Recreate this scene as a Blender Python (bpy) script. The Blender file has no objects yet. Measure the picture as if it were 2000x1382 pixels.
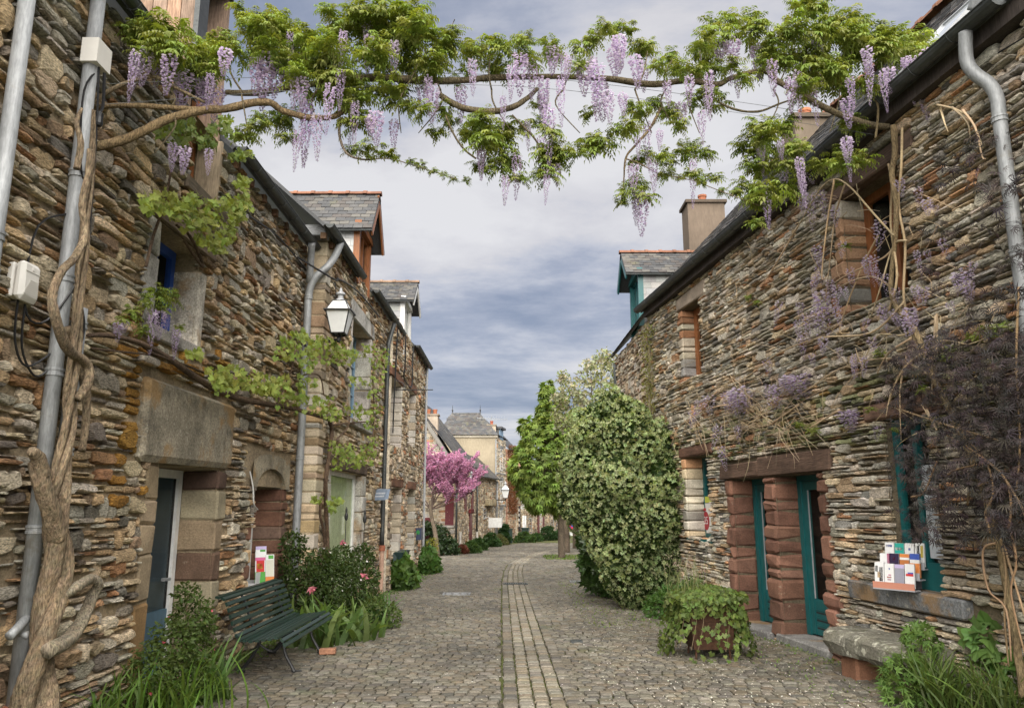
import bpy, math, random
import numpy as np
from mathutils import Vector, Matrix

rnd = random.Random(11)
npr = np.random.default_rng(5)
R = math.radians
S = bpy.context.scene
COL = S.collection

# ------------------------------------------------------------------ camera
PITCH = math.atan(299 / 1500)
EYE = 1.65
cam_d = bpy.data.cameras.new("camera")
cam_d.sensor_width = 36
cam_d.lens = 27.0
cam_d.clip_start = 0.05
cam_d.clip_end = 2000
cam = bpy.data.objects.new("camera", cam_d)
COL.objects.link(cam)
cam.location = (0, 0, EYE)
cam.rotation_euler = (R(90) + PITCH, 0, 0)
S.camera = cam

# ------------------------------------------------------------------ sky, sun, exposure
W = bpy.data.worlds.new("World")
S.world = W
W.use_nodes = True
wn, wl = W.node_tree.nodes, W.node_tree.links
wn.clear()
SUN_EL, SUN_AZ = 46, 182          # azimuth measured clockwise from +Y (street direction)
out = wn.new("ShaderNodeOutputWorld")
bg = wn.new("ShaderNodeBackground")
bg.inputs[1].default_value = 0.1
sky = wn.new("ShaderNodeTexSky")
sky.sky_type = 'NISHITA'
sky.sun_disc = False
sky.sun_elevation = R(SUN_EL)
sky.sun_rotation = R(SUN_AZ)
sky.altitude = 50
sky.air_density = 1.0
sky.dust_density = 1.6
tc = wn.new("ShaderNodeTexCoord")
sep = wn.new("ShaderNodeSeparateXYZ")
wl.new(tc.outputs["Generated"], sep.inputs[0])
def wmath(op, a, b=None, clamp=False):
    n = wn.new("ShaderNodeMath"); n.operation = op; n.use_clamp = clamp
    for i, x in enumerate((a, b)):
        if x is None: continue
        if isinstance(x, (int, float)): n.inputs[i].default_value = x
        else: wl.new(x, n.inputs[i])
    return n.outputs[0]
zz = wmath('ADD', wmath('MAXIMUM', sep.outputs[2], 0.0), 0.16)
cx = wmath('DIVIDE', sep.outputs[0], zz)
cy = wmath('DIVIDE', sep.outputs[1], zz)
comb = wn.new("ShaderNodeCombineXYZ")
wl.new(cx, comb.inputs[0]); wl.new(cy, comb.inputs[1])
def wnoise(scale, detail, rough, dist, off):
    mp = wn.new("ShaderNodeMapping"); mp.inputs["Location"].default_value = off
    mp.inputs["Scale"].default_value = (0.75, 1.0, 1.0)
    wl.new(comb.outputs[0], mp.inputs[0])
    n = wn.new("ShaderNodeTexNoise"); n.inputs["Scale"].default_value = scale
    n.inputs["Detail"].default_value = detail; n.inputs["Roughness"].default_value = rough
    n.inputs["Distortion"].default_value = dist
    wl.new(mp.outputs[0], n.inputs["Vector"])
    return n.outputs["Fac"]
n1 = wnoise(1.15, 9, 0.62, 0.15, (-9.5, -2.2, 0))
n2 = wnoise(0.55, 4, 0.5, 0.1, (-4.5, -1.2, 0))
ramp = wn.new("ShaderNodeValToRGB")
wl.new(wmath('ADD', wmath('MULTIPLY', n1, 0.68), wmath('MULTIPLY', n2, 0.32)), ramp.inputs[0])
cr = ramp.color_ramp
cr.elements[0].position = 0.42; cr.elements[0].color = (0.245, 0.285, 0.385, 1)
cr.elements[1].position = 0.625; cr.elements[1].color = (0.72, 0.71, 0.72, 1)
e = cr.elements.new(0.475); e.color = (0.355, 0.385, 0.475, 1)
e = cr.elements.new(0.515); e.color = (0.49, 0.505, 0.57, 1)
e = cr.elements.new(0.558); e.color = (0.62, 0.61, 0.635, 1)
CLOUD_GAIN = 1.32
vm = wn.new("ShaderNodeVectorMath"); vm.operation = 'SCALE'
vm.inputs["Scale"].default_value = CLOUD_GAIN
wl.new(ramp.outputs[0], vm.inputs[0])
mix = wn.new("ShaderNodeMixRGB"); mix.inputs[0].default_value = 0.98
wl.new(sky.outputs[0], mix.inputs[1]); wl.new(vm.outputs[0], mix.inputs[2])
wl.new(mix.outputs[0], bg.inputs[0]); wl.new(bg.outputs[0], out.inputs[0])

sun_d = bpy.data.lights.new("sun", 'SUN')
sun_d.energy = 1.5
sun_d.angle = R(95)
sun_d.color = (1.0, 0.95, 0.87)
sun = bpy.data.objects.new("sun", sun_d)
COL.objects.link(sun)
sd = Vector((math.sin(R(SUN_AZ)) * math.cos(R(SUN_EL)), math.cos(R(SUN_AZ)) * math.cos(R(SUN_EL)), math.sin(R(SUN_EL))))
sun.rotation_euler = sd.to_track_quat('Z', 'Y').to_euler()
sun.location = (3, -5, 20)
S.view_settings.view_transform = 'Standard'
S.view_settings.look = 'None'
S.view_settings.gamma = 1.0
S.view_settings.use_curve_mapping = False
S.view_settings.exposure = 3.0
S.render.engine = 'CYCLES'
S.cycles.use_denoising = True
S.cycles.max_bounces = 6
S.cycles.diffuse_bounces = 4
S.cycles.transparent_max_bounces = 12

# ------------------------------------------------------------------ pixel <-> place
CP, SP = math.cos(PITCH), math.sin(PITCH)
def ray(px, py):
    a = (px - 1000) / 1500; b = (691 - py) / 1500
    Y = CP - b * SP
    return a / Y, (SP + b * CP) / Y          # dx, dz per metre of Y
def at(px, py, Y):
    dx, dz = ray(px, py)
    return Vector((dx * Y, Y, EYE + dz * Y))
def G(y):                                     # height of the ground down the street
    return -0.015 * min(y, 62) if y > 0 else 0.0
def onG(px, py, up=0.0):
    dx, dz = ray(px, py)
    Y = (EYE - up) / (-dz - 0.015)
    return Vector((dx * Y, Y, G(Y)))
def proj(p):
    x, y, z = p[0], p[1], p[2] - EYE
    d = y * CP + z * SP
    if d < 0.1: return None
    return 1000 + 1500 * x / d, 691 - 1500 * (z * CP - y * SP) / d, d

# ------------------------------------------------------------------ objects
LOC = {}
def prop(o, label=None, cat=None, group=None, kind=None):
    if label: o["label"] = label
    if cat: o["category"] = cat
    if group: o["group"] = group
    if kind: o["kind"] = kind
    return o
def thing(name, label, cat, loc, group=None):
    o = bpy.data.objects.new(name, None)
    o.empty_display_size = 0.1
    COL.objects.link(o)
    o.location = loc
    LOC[o.name] = Vector(loc)
    return prop(o, label, cat, group)
def link_mesh(name, me, parent=None, kind=None):
    o = bpy.data.objects.new(name, me)
    COL.objects.link(o)
    if parent is not None:
        o.parent = parent
        LOC[o.name] = LOC[parent.name]
    else:
        LOC[o.name] = Vector((0, 0, 0))
    if kind: o["kind"] = kind
    return o

class MB:
    """collects polygons with a colour per vertex, in world coordinates"""
    def __init__(s): s.v = []; s.f = []; s.c = []
    def add(s, vs, fs, col):
        b = len(s.v)
        s.v.extend(vs)
        s.f.extend([tuple(i + b for i in f) for f in fs])
        if isinstance(col, list): s.c.extend(col)
        else: s.c.extend([col] * len(vs))
    def build(s, name, mat, parent=None, kind=None, smooth=False, loc=None):
        off = LOC[parent.name] if parent is not None else Vector((0, 0, 0))
        o_off = off if loc is None else Vector(loc)
        me = bpy.data.meshes.new(name)
        me.from_pydata([(p[0] - o_off[0], p[1] - o_off[1], p[2] - o_off[2]) for p in s.v], [], s.f)
        a = me.color_attributes.new("Col", 'FLOAT_COLOR', 'POINT')
        arr = np.ones((len(s.v), 4), np.float32)
        if s.c: arr[:, :3] = np.array([c[:3] for c in s.c], np.float32)
        a.data.foreach_set("color", arr.ravel())
        if smooth: me.polygons.foreach_set("use_smooth", [True] * len(me.polygons))
        me.materials.append(mat)
        o = link_mesh(name, me, parent, kind)
        if loc is not None:
            o.location = o_off - off
            LOC[o.name] = o_off
        return o

def build_np(name, V, F, C, mat, parent=None, kind=None, smooth=False, off=None):
    """V (n,3), F (m,k) faces of one size, C (n,3)"""
    if off is None: off = LOC[parent.name] if parent is not None else Vector((0, 0, 0))
    me = bpy.data.meshes.new(name)
    n, (m, k) = len(V), F.shape
    me.vertices.add(n); me.loops.add(m * k); me.polygons.add(m)
    me.vertices.foreach_set("co", (np.asarray(V, np.float32) - np.array(off, np.float32)).ravel())
    me.loops.foreach_set("vertex_index", F.astype(np.int32).ravel())
    me.polygons.foreach_set("loop_start", np.arange(0, m * k, k, dtype=np.int32))
    me.update(calc_edges=True)
    me.validate()
    a = me.color_attributes.new("Col", 'FLOAT_COLOR', 'POINT')
    arr = np.ones((n, 4), np.float32); arr[:, :3] = np.clip(C, 0, 1)
    a.data.foreach_set("color", arr.ravel())
    me.polygons.foreach_set("use_smooth", [smooth] * m)
    me.materials.append(mat)
    return link_mesh(name, me, parent, kind)

# ------------------------------------------------------------------ frames of walls: u along, z up, d out to the street
class Fr:
    def __init__(s, o, u):
        s.o = Vector((o[0], o[1], 0)); s.u = Vector((u[0], u[1], 0)).normalized()
        s.n = None
    def side(s, toward):
        n = Vector((s.u.y, -s.u.x, 0))
        if n.dot(Vector((toward[0], toward[1], 0)) - s.o) < 0: n = -n
        s.n = n
        return s
    def p(s, u, z, d=0.0):
        return (s.o.x + s.u.x * u + s.n.x * d, s.o.y + s.u.y * u + s.n.y * d, z)
    def hit(s, px, py, d=0.0):
        dx, dz = ray(px, py)
        o = s.o + s.n * d
        k = s.n.dot(o) / (s.n.x * dx + s.n.y)
        P = Vector((dx * k, k, 0))
        return (P - s.o).dot(s.u), EYE + dz * k
def vary(c, a=0.08, r=rnd):
    k = 1 + r.uniform(-a, a)
    return (c[0] * k * (1 + r.uniform(-a, a) * .3), c[1] * k, c[2] * k * (1 + r.uniform(-a, a) * .3))
BOXF = [(0, 1, 2, 3), (7, 6, 5, 4), (0, 4, 5, 1), (1, 5, 6, 2), (2, 6, 7, 3), (3, 7, 4, 0)]
def fbox(mb, fr, u0, u1, z0, z1, d0, d1, col=(1, 1, 1)):
    vs = [fr.p(u0, z0, d1), fr.p(u1, z0, d1), fr.p(u1, z1, d1), fr.p(u0, z1, d1),
          fr.p(u0, z0, d0), fr.p(u1, z0, d0), fr.p(u1, z1, d0), fr.p(u0, z1, d0)]
    mb.add(vs, BOXF, col)
WORLD = Fr((0, 0), (1, 0)); WORLD.n = Vector((0, -1, 0))
def wbox(mb, x0, x1, y0, y1, z0, z1, col=(1, 1, 1)):
    fbox(mb, WORLD, x0, x1, z0, z1, -y1, -y0, col)
def rblock(mb, fr, u0, u1, z0, z1, d0, d1, ch=0.02, jit=0.012, col=(1, 1, 1), r=rnd):
    """a rough block with chamfered edges"""
    lo, hi = (u0, z0, d0), (u1, z1, d1)
    vs = []; idx = {}
    for i in range(8):
        b = ((i & 1), (i >> 1) & 1, (i >> 2) & 1)
        cpt = [hi[k] if b[k] else lo[k] for k in range(3)]
        j = [r.uniform(-jit, jit) for _ in range(3)]
        for ax in range(3):
            q = [cpt[k] + j[k] for k in range(3)]
            for k in range(3):
                if k != ax:
                    c = min(ch * r.uniform(.6, 1.5), abs(hi[k] - lo[k]) * .35)
                    q[k] += -c if b[k] else c
            idx[(i, ax)] = len(vs)
            vs.append(fr.p(*q))
    fs = []
    for ax in range(3):
        o = [k for k in range(3) if k != ax]
        for sgn in (0, 1):
            ring = []
            for a, bb in ((0, 0), (1, 0), (1, 1), (0, 1)):
                i = (sgn << ax) | (a << o[0]) | (bb << o[1])
                ring.append(idx[(i, ax)])
            fs.append(tuple(ring))
        for a in (0, 1):            # edges that run along ax
            for bb in (0, 1):
                i0 = (a << o[0]) | (bb << o[1]); i1 = i0 | (1 << ax)
                fs.append((idx[(i0, o[0])], idx[(i1, o[0])], idx[(i1, o[1])], idx[(i0, o[1])]))
    for i in range(8): fs.append((idx[(i, 0)], idx[(i, 1)], idx[(i, 2)]))
    mb.add(vs, fs, col)

def smooth_path(pts, rad, n=6):
    P = [Vector(p) for p in pts]; out, ro = [], []
    for i in range(len(P) - 1):
        p0 = P[max(i - 1, 0)]; p1 = P[i]; p2 = P[i + 1]; p3 = P[min(i + 2, len(P) - 1)]
        for k in range(n):
            t = k / n
            q = 0.5 * ((2 * p1) + (p2 - p0) * t + (2 * p0 - 5 * p1 + 4 * p2 - p3) * t * t + (3 * p1 - p0 - 3 * p2 + p3) * t ** 3)
            out.append(q); ro.append(rad[i] * (1 - t) + rad[i + 1] * t)
    out.append(P[-1]); ro.append(rad[-1])
    return out, ro
def tube(mb, pts, rad, sides=8, n=5, col=(1, 1, 1), lump=0.0, cap=True, cvar=0.0, ridge=0.0):
    if isinstance(rad, (int, float)): rad = [rad] * len(pts)
    if n > 1 and len(pts) > 2: P, Rr = smooth_path(pts, rad, n)
    else: P, Rr = [Vector(p) for p in pts], list(rad)
    vs, fs, cs = [], [], []
    T = (P[1] - P[0]).normalized()
    A = T.orthogonal().normalized()
    rg = [rnd.uniform(-ridge, ridge) for _ in range(sides)]
    for i, p in enumerate(P):
        if ridge: rg = [g_ * .8 + rnd.uniform(-ridge, ridge) * .5 for g_ in rg]
        t = (P[min(i + 1, len(P) - 1)] - P[max(i - 1, 0)]).normalized()
        if t.length < .5: t = T
        A = (A - t * A.dot(t)).normalized(); B = t.cross(A); T = t
        for k in range(sides):
            a = 2 * math.pi * k / sides
            r_ = Rr[i] * (1 + (rnd.uniform(-lump, lump) if lump else 0) + rg[k])
            vs.append(p + (A * math.cos(a) + B * math.sin(a)) * r_)
            cs.append(tuple(q_ * (1 + rg[k] * 1.6) for q_ in vary(col, cvar)) if cvar else col)
    m = len(P)
    for i in range(m - 1):
        for k in range(sides):
            k2 = (k + 1) % sides
            fs.append((i * sides + k, i * sides + k2, (i + 1) * sides + k2, (i + 1) * sides + k))
    if cap:
        fs.append(tuple(reversed(range(sides)))); fs.append(tuple((m - 1) * sides + k for k in range(sides)))
    mb.add(vs, fs, cs)
def lathe(mb, c, prof, sides=16, col=(1, 1, 1)):
    vs, fs = [], []
    for r_, z in prof:
        for k in range(sides):
            a = 2 * math.pi * k / sides
            vs.append((c[0] + r_ * math.cos(a), c[1] + r_ * math.sin(a), c[2] + z))
    m = len(prof)
    for i in range(m - 1):
        for k in range(sides):
            k2 = (k + 1) % sides
            fs.append((i * sides + k, i * sides + k2, (i + 1) * sides + k2, (i + 1) * sides + k))
    fs.append(tuple(reversed(range(sides)))); fs.append(tuple((m - 1) * sides + k for k in range(sides)))
    mb.add(vs, fs, col)

# ------------------------------------------------------------------ materials
def mat_new(name):
    m = bpy.data.materials.new(name); m.use_nodes = True
    nt = m.node_tree
    return m, nt.nodes, nt.links, nt.nodes["Principled BSDF"]
def tex_noise(n, l, vec, scale, detail=4, rough=.55, stretch=None):
    if stretch:
        mp = n.new("ShaderNodeMapping"); mp.inputs["Scale"].default_value = stretch
        l.new(vec, mp.inputs[0]); vec = mp.outputs[0]
    t = n.new("ShaderNodeTexNoise"); t.inputs["Scale"].default_value = scale
    t.inputs["Detail"].default_value = detail; t.inputs["Roughness"].default_value = rough
    l.new(vec, t.inputs["Vector"])
    return t.outputs["Fac"]
def ramp2(n, l, fac, p0, c0, p1, c1):
    r = n.new("ShaderNodeValToRGB"); l.new(fac, r.inputs[0])
    r.color_ramp.elements[0].position = p0; r.color_ramp.elements[0].color = (*c0, 1) if len(c0) == 3 else c0
    r.color_ramp.elements[1].position = p1; r.color_ramp.elements[1].color = (*c1, 1) if len(c1) == 3 else c1
    return r.outputs[0]
def mixc(n, l, mode, fac, a, b):
    x = n.new("ShaderNodeMixRGB"); x.blend_type = mode
    for i, v in ((0, fac), (1, a), (2, b)):
        if isinstance(v, (int, float)): x.inputs[i].default_value = v
        elif isinstance(v, tuple): x.inputs[i].default_value = (*v, 1)
        else: l.new(v, x.inputs[i])
    return x.outputs[0]
def surf_mat(name, rough=.9, v1=(2.0, .55, 1.35), v2=(22, .6, 1.4), stretch=(1, 1, 3.0), bump=.5, bdist=.02, bscale=26,
             patch=None, spec=.25, base=None, metal=0.0, voro=None):
    """vertex colour x coarse and fine variation, relief; patch = (colour, threshold, scale) for lichen, moss or rust"""
    m, n, l, b = mat_new(name)
    geo = n.new("ShaderNodeNewGeometry"); pos = geo.outputs["Position"]
    if base is None:
        at_ = n.new("ShaderNodeAttribute"); at_.attribute_name = "Col"; c = at_.outputs["Color"]
    else:
        rgb = n.new("ShaderNodeRGB"); rgb.outputs[0].default_value = (*base, 1); c = rgb.outputs[0]
    f1 = tex_noise(n, l, pos, v1[0], 5, .6)
    c = mixc(n, l, 'MULTIPLY', 1.0, c, ramp2(n, l, f1, .3, (v1[1],) * 3, .7, (v1[2],) * 3))
    f2 = tex_noise(n, l, pos, v2[0], 6, .68, stretch)
    c = mixc(n, l, 'MULTIPLY', 1.0, c, ramp2(n, l, f2, .32, (v2[1],) * 3, .68, (v2[2],) * 3))
    for q in (patch or []):
        f3 = tex_noise(n, l, pos, q[2], 6, .65)
        c = mixc(n, l, 'MIX', ramp2(n, l, f3, q[1], (0, 0, 0), q[1] + .09, (q[3],) * 3), c, q[0])
    l.new(c, b.inputs["Base Color"])
    b.inputs["Roughness"].default_value = rough
    b.inputs["Specular IOR Level"].default_value = spec
    b.inputs["Metallic"].default_value = metal
    if bump:
        f4 = tex_noise(n, l, pos, bscale, 7, .7, stretch)
        bp = n.new("ShaderNodeBump"); bp.inputs["Strength"].default_value = bump; bp.inputs["Distance"].default_value = bdist
        l.new(f4, bp.inputs["Height"]); l.new(bp.outputs[0], b.inputs["Normal"])
    return m
def leaf_mat(name, trans=.4, rough=.5, spec=.3, tint=(1.25, 1.15, .5)):
    m, n, l, b = mat_new(name)
    at_ = n.new("ShaderNodeAttribute"); at_.attribute_name = "Col"
    l.new(at_.outputs["Color"], b.inputs["Base Color"])
    b.inputs["Roughness"].default_value = rough; b.inputs["Specular IOR Level"].default_value = spec
    tr = n.new("ShaderNodeBsdfTranslucent")
    l.new(mixc(n, l, 'MULTIPLY', 1.0, at_.outputs["Color"], tint), tr.inputs[0])
    mx = n.new("ShaderNodeMixShader"); mx.inputs[0].default_value = trans
    o = n["Material Output"]
    l.new(b.outputs[0], mx.inputs[1]); l.new(tr.outputs[0], mx.inputs[2]); l.new(mx.outputs[0], o.inputs[0])
    return m
def plain_mat(name, col, rough=.5, metal=0.0, spec=.5, var=.15, bump=.1, bscale=60):
    m, n, l, b = mat_new(name)
    geo = n.new("ShaderNodeNewGeometry")
    f = tex_noise(n, l, geo.outputs["Position"], 9, 5, .65)
    c = mixc(n, l, 'MULTIPLY', 1.0, col, ramp2(n, l, f, .3, (1 - var,) * 3, .7, (1 + var,) * 3))
    l.new(c, b.inputs["Base Color"])
    b.inputs["Roughness"].default_value = rough; b.inputs["Metallic"].default_value = metal
    b.inputs["Specular IOR Level"].default_value = spec
    if bump:
        bp = n.new("ShaderNodeBump"); bp.inputs["Strength"].default_value = bump; bp.inputs["Distance"].default_value = .004
        l.new(tex_noise(n, l, geo.outputs["Position"], bscale, 4, .6), bp.inputs["Height"]); l.new(bp.outputs[0], b.inputs["Normal"])
    return m
def glass_mat(name, tint=(.93, .95, .94), gloss=.35):
    m, n, l, b = mat_new(name)
    tr = n.new("ShaderNodeBsdfTransparent"); tr.inputs[0].default_value = (*tint, 1)
    gl = n.new("ShaderNodeBsdfGlossy"); gl.inputs["Roughness"].default_value = .03
    lw0 = n.new("ShaderNodeLayerWeight"); lw0.inputs[0].default_value = .5
    pw = n.new("ShaderNodeMath"); pw.operation = 'POWER'; pw.inputs[1].default_value = 5; l.new(lw0.outputs["Facing"], pw.inputs[0])
    lw = n.new("ShaderNodeMath"); lw.operation = 'MULTIPLY_ADD'; lw.inputs[1].default_value = .30; lw.inputs[2].default_value = .025; l.new(pw.outputs[0], lw.inputs[0])
    mx = n.new("ShaderNodeMixShader")
    l.new(lw.outputs[0], mx.inputs[0]); l.new(tr.outputs[0], mx.inputs[1]); l.new(gl.outputs[0], mx.inputs[2])
    l.new(mx.outputs[0], n["Material Output"].inputs[0])
    return m

M = {}
M['stone_l'] = surf_mat("schist warm", v2=(34, .30, 1.75), patch=[((.33, .31, .24), .62, 7, .6), ((.12, .075, .04), .60, 3.1, .55)], bump=1.0, bdist=.045, bscale=24)
M['stone_r'] = surf_mat("schist grey", v2=(30, .30, 1.75), patch=[((.42, .40, .35), .64, 6, .6), ((.08, .085, .035), .66, 1.6, .6)], bump=1.0, bdist=.045, bscale=24, stretch=(1, 1, 4.5))
M['mortar'] = surf_mat("lime mortar", v2=(30, .6, 1.35), stretch=(1, 1, 1.4), bump=.8, bdist=.03, bscale=24, patch=[((.16, .13, .09), .58, 2.4, .7)])
M['block'] = surf_mat("dressed stone", stretch=(1, 1, 1.2), v2=(45, .72, 1.25), bump=.6, bdist=.012, bscale=40, patch=[((.40, .36, .27), .64, 9, .5), ((.10, .08, .05), .64, 4, .45)])
M['granite'] = surf_mat("granite", stretch=(1, 1, .8), v1=(2.2, .5, 1.4), v2=(55, .5, 1.5), bump=.8, bdist=.015, bscale=45, patch=[((.48, .45, .36), .60, 17, .65), ((.26, .14, .035), .53, 1.5, .65), ((.06, .055, .045), .56, 2.7, .6)])
M['wood'] = surf_mat("old timber", stretch=(6, 6, .6), v2=(9, .55, 1.35), bump=.5, bdist=.01, bscale=12)
M['beam'] = surf_mat("oak beam", stretch=(1, .35, 5), v2=(14, .55, 1.4), bump=.7, bdist=.015, bscale=14)
M['slate'] = surf_mat("slate", rough=.62, v1=(1.2, .75, 1.25), v2=(30, .75, 1.25), bump=.3, bdist=.006, bscale=30, patch=[((.36, .33, .24), .66, 5, .7), ((.10, .095, .05), .6, 2.3, .55)], spec=.4)
M['terracotta'] = surf_mat("terracotta", v2=(26, .7, 1.25), bump=.35, bdist=.006, patch=[((.30, .26, .16), .64, 8, .6)])
M['zinc'] = surf_mat("zinc", rough=.6, metal=.3, v1=(2, .7, 1.2), v2=(14, .72, 1.25), stretch=(5, 5, .8), patch=[((.16, .14, .11), .60, 4, .6)], bump=.08, bdist=.004, spec=.5, base=(.27, .28, .285))
M['zinc_dark'] = surf_mat("weathered gutter", rough=.5, metal=.5, v1=(2, .7, 1.2), v2=(12, .75, 1.2), bump=.1, bdist=.004, base=(.075, .08, .08))
M['lead'] = surf_mat("lead flashing", rough=.6, metal=.2, bump=.2, bdist=.005, base=(.22, .225, .23))
M['plaster'] = surf_mat("render", stretch=(2, 2, .6), v1=(.6, .8, 1.15), v2=(8, .85, 1.12), bump=.3, bdist=.01)
M['brick'] = surf_mat("brick", v2=(30, .7, 1.25), stretch=(1, 1, 1), bump=.5, bdist=.01)
M['cobble'] = surf_mat("cobble", rough=.62, v1=(.55, .66, 1.25), v2=(42, .68, 1.32), stretch=(1, 1, 1), bump=.6, bdist=.008, bscale=55, patch=[((.045, .055, .018), .58, 1.1, .55), ((.06, .05, .035), .60, 3.7, .5)], spec=.4)
M['joint'] = surf_mat("mossy joint", v1=(.8, .6, 1.3), v2=(50, .5, 1.5), stretch=(1, 1, 1), bump=.8, bdist=.02, bscale=60, patch=[((.075, .09, .018), .42, 1.1, .9)])
M['soil'] = surf_mat("soil", v2=(40, .5, 1.4), stretch=(1, 1, 1), bump=.9, bdist=.03, base=(.06, .045, .03))
M['bark'] = surf_mat("vine bark", v1=(3, .65, 1.3), v2=(40, .25, 1.75), stretch=(2.4, 2.4, .55), bump=1.0, bdist=.05, bscale=34, patch=[((.34, .30, .22), .64, 30, .7)])
M['twig'] = surf_mat("twig", v2=(30, .75, 1.25), bump=.3, bdist=.004)
M['leaf'] = leaf_mat("leaf", .42)
M['leaf_dark'] = leaf_mat("waxy leaf", .18, .35, .45)
M['petal'] = leaf_mat("petal", .35, .6, .2, (1.0, .95, 1.05))
M['elder'] = leaf_mat("purple leaf", .05, .6, .2, (1, 1, 1))
M['teal'] = plain_mat("teal paint", (.008, .088, .092), .42)
M['green_paint'] = plain_mat("bench green paint", (.009, .024, .017), .42, spec=.4, var=.3)
M['iron'] = plain_mat("black iron", (.015, .015, .016), .5)
M['blue_paint'] = plain_mat("blue paint", (.02, .07, .34), .5)
M['pale_blue'] = plain_mat("pale blue paint", (.17, .27, .38), .5)
M['white_paint'] = plain_mat("white paint", (.62, .62, .60), .5)
M['grey_paint'] = plain_mat("grey paint", (.30, .31, .32), .5)
M['red_paint'] = plain_mat("oxblood paint", (.105, .009, .014), .5)
M['orange_wood'] = surf_mat("varnished wood", stretch=(5, 5, .5), v1=(2, .8, 1.2), v2=(12, .65, 1.3), bump=.2, bdist=.004, rough=.45, base=(.235, .092, .036))
M['rust'] = surf_mat("rusted steel", v1=(3, .6, 1.3), v2=(25, .6, 1.4), stretch=(1, 1, 1), bump=.4, bdist=.006, base=(.065, .032, .019), patch=[((.12, .055, .025), .58, 6, .6)])
M['plastic'] = plain_mat("white plastic", (.60, .58, .54), .4, var=.05)
M['frosted'] = plain_mat("frosted lamp glass", (.66, .67, .66), .3, var=.05)
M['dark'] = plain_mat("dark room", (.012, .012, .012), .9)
M['shelf'] = plain_mat("dark shelf", (.03, .024, .02), .7)
M['reflection'] = plain_mat("pale curtain", (.50, .54, .33), .8, var=.2, bump=0)  # colour of bright sky and greenery mirrored in the glass, painted on
M['cable'] = plain_mat("black cable", (.008, .008, .009), .5, bump=0)
M['print'] = surf_mat("print", rough=.45, v1=(4, .95, 1.05), v2=(30, .95, 1.05), bump=0)
M['glass'] = glass_mat("window glass")
M['bottle'] = plain_mat("pale bottle glass", (.55, .58, .55), .12, spec=.7, var=.03, bump=0)

# ------------------------------------------------------------------ the ground and the street
def street_sheet():
    mb = MB()
    ys = [-6, 0, 3, 6, 10, 15, 20, 30, 40, 50, 62, 90, 300]
    for a, b in zip(ys[:-1], ys[1:]):
        w = 60 if b < 80 else 400
        mb.add([(-w, a, G(a) - .035), (w, a, G(a) - .035), (w, b, G(b) - .035), (-w, b, G(b) - .035)], [(0, 1, 2, 3)], (.085, .075, .05))
    return mb.build("ground", M['joint'], kind='structure')
ground = street_sheet()

# centre line of the gutter channel (x at y)
CH = [(0, .36), (7.3, .285), (14, .19), (21, .10), (26, .10), (30, .22), (34, .55), (38, 1.1), (42, 1.9), (46, 2.9), (50, 4.2), (60, 8)]
def chx(y):
    for (a, xa), (b, xb) in zip(CH[:-1], CH[1:]):
        if a <= y <= b:
            t = (y - a) / (b - a)
            return xa + (xb - xa) * t
    return 8
def left_edge(y):
    for lim, x in ((12.1, -3.38), (18.4, -3.03), (25.6, -2.93), (36.5, -4.4)):
        if y < lim: return x
    return -3.3 + (y - 36) * .16 + max(0, y - 48) * .10
def right_edge(y):
    if y < 16.4: return 5.17 - .1307 * y - .02
    if y < 22: return 2.98
    return min(3.2 + (y - 22) * .18, 9)
def cobble(mb, x0, x1, y0, y1, c, j=.008, hi=True, skew=0.0):
    zt = rnd.uniform(-.002, .006)
    def q(x, y, z): return (x + rnd.uniform(-j, j), y + rnd.uniform(-j, j) + skew * (x - x0), G(y) + z)
    b = min(.02, (x1 - x0) * .16, (y1 - y0) * .16)
    o = [q(x0, y0, -.03), q(x1, y0, -.03), q(x1, y1, -.03), q(x0, y1, -.03)]
    if hi:
        m = [(p[0] * .985 + (x0 + x1) * .0075, p[1] * .985 + (y0 + y1) * .0075, p[2] + .024) for p in o]
        t = [q(x0 + b, y0 + b, zt), q(x1 - b, y0 + b, zt), q(x1 - b, y1 - b, zt), q(x0 + b, y1 - b, zt)]
        cen = ((x0 + x1) / 2, (y0 + y1) / 2 + skew * (x1 - x0) / 2, G((y0 + y1) / 2) + zt + rnd.uniform(.0, .007))
        fs = [(i, (i + 1) % 4, 4 + (i + 1) % 4, 4 + i) for i in range(4)] + \
             [(4 + i, 4 + (i + 1) % 4, 8 + (i + 1) % 4, 8 + i) for i in range(4)] + [(8 + i, 8 + (i + 1) % 4, 12) for i in range(4)]
        mb.add(o + m + t + [cen], fs, c)
    else:
        t = [q(x0 + b, y0 + b, zt), q(x1 - b, y0 + b, zt), q(x1 - b, y1 - b, zt), q(x0 + b, y1 - b, zt)]
        mb.add(o + t, [(i, (i + 1) % 4, 4 + (i + 1) % 4, 4 + i) for i in range(4)] + [(4, 5, 6, 7)], c)
COB = [(.112, .098, .072), (.128, .113, .085), (.098, .088, .070), (.142, .128, .100), (.122, .101, .070), (.088, .08, .066), (.155, .14, .112)]
stones = []                                   # (size in the picture, maker)
y = 6.5
row = 0
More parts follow.
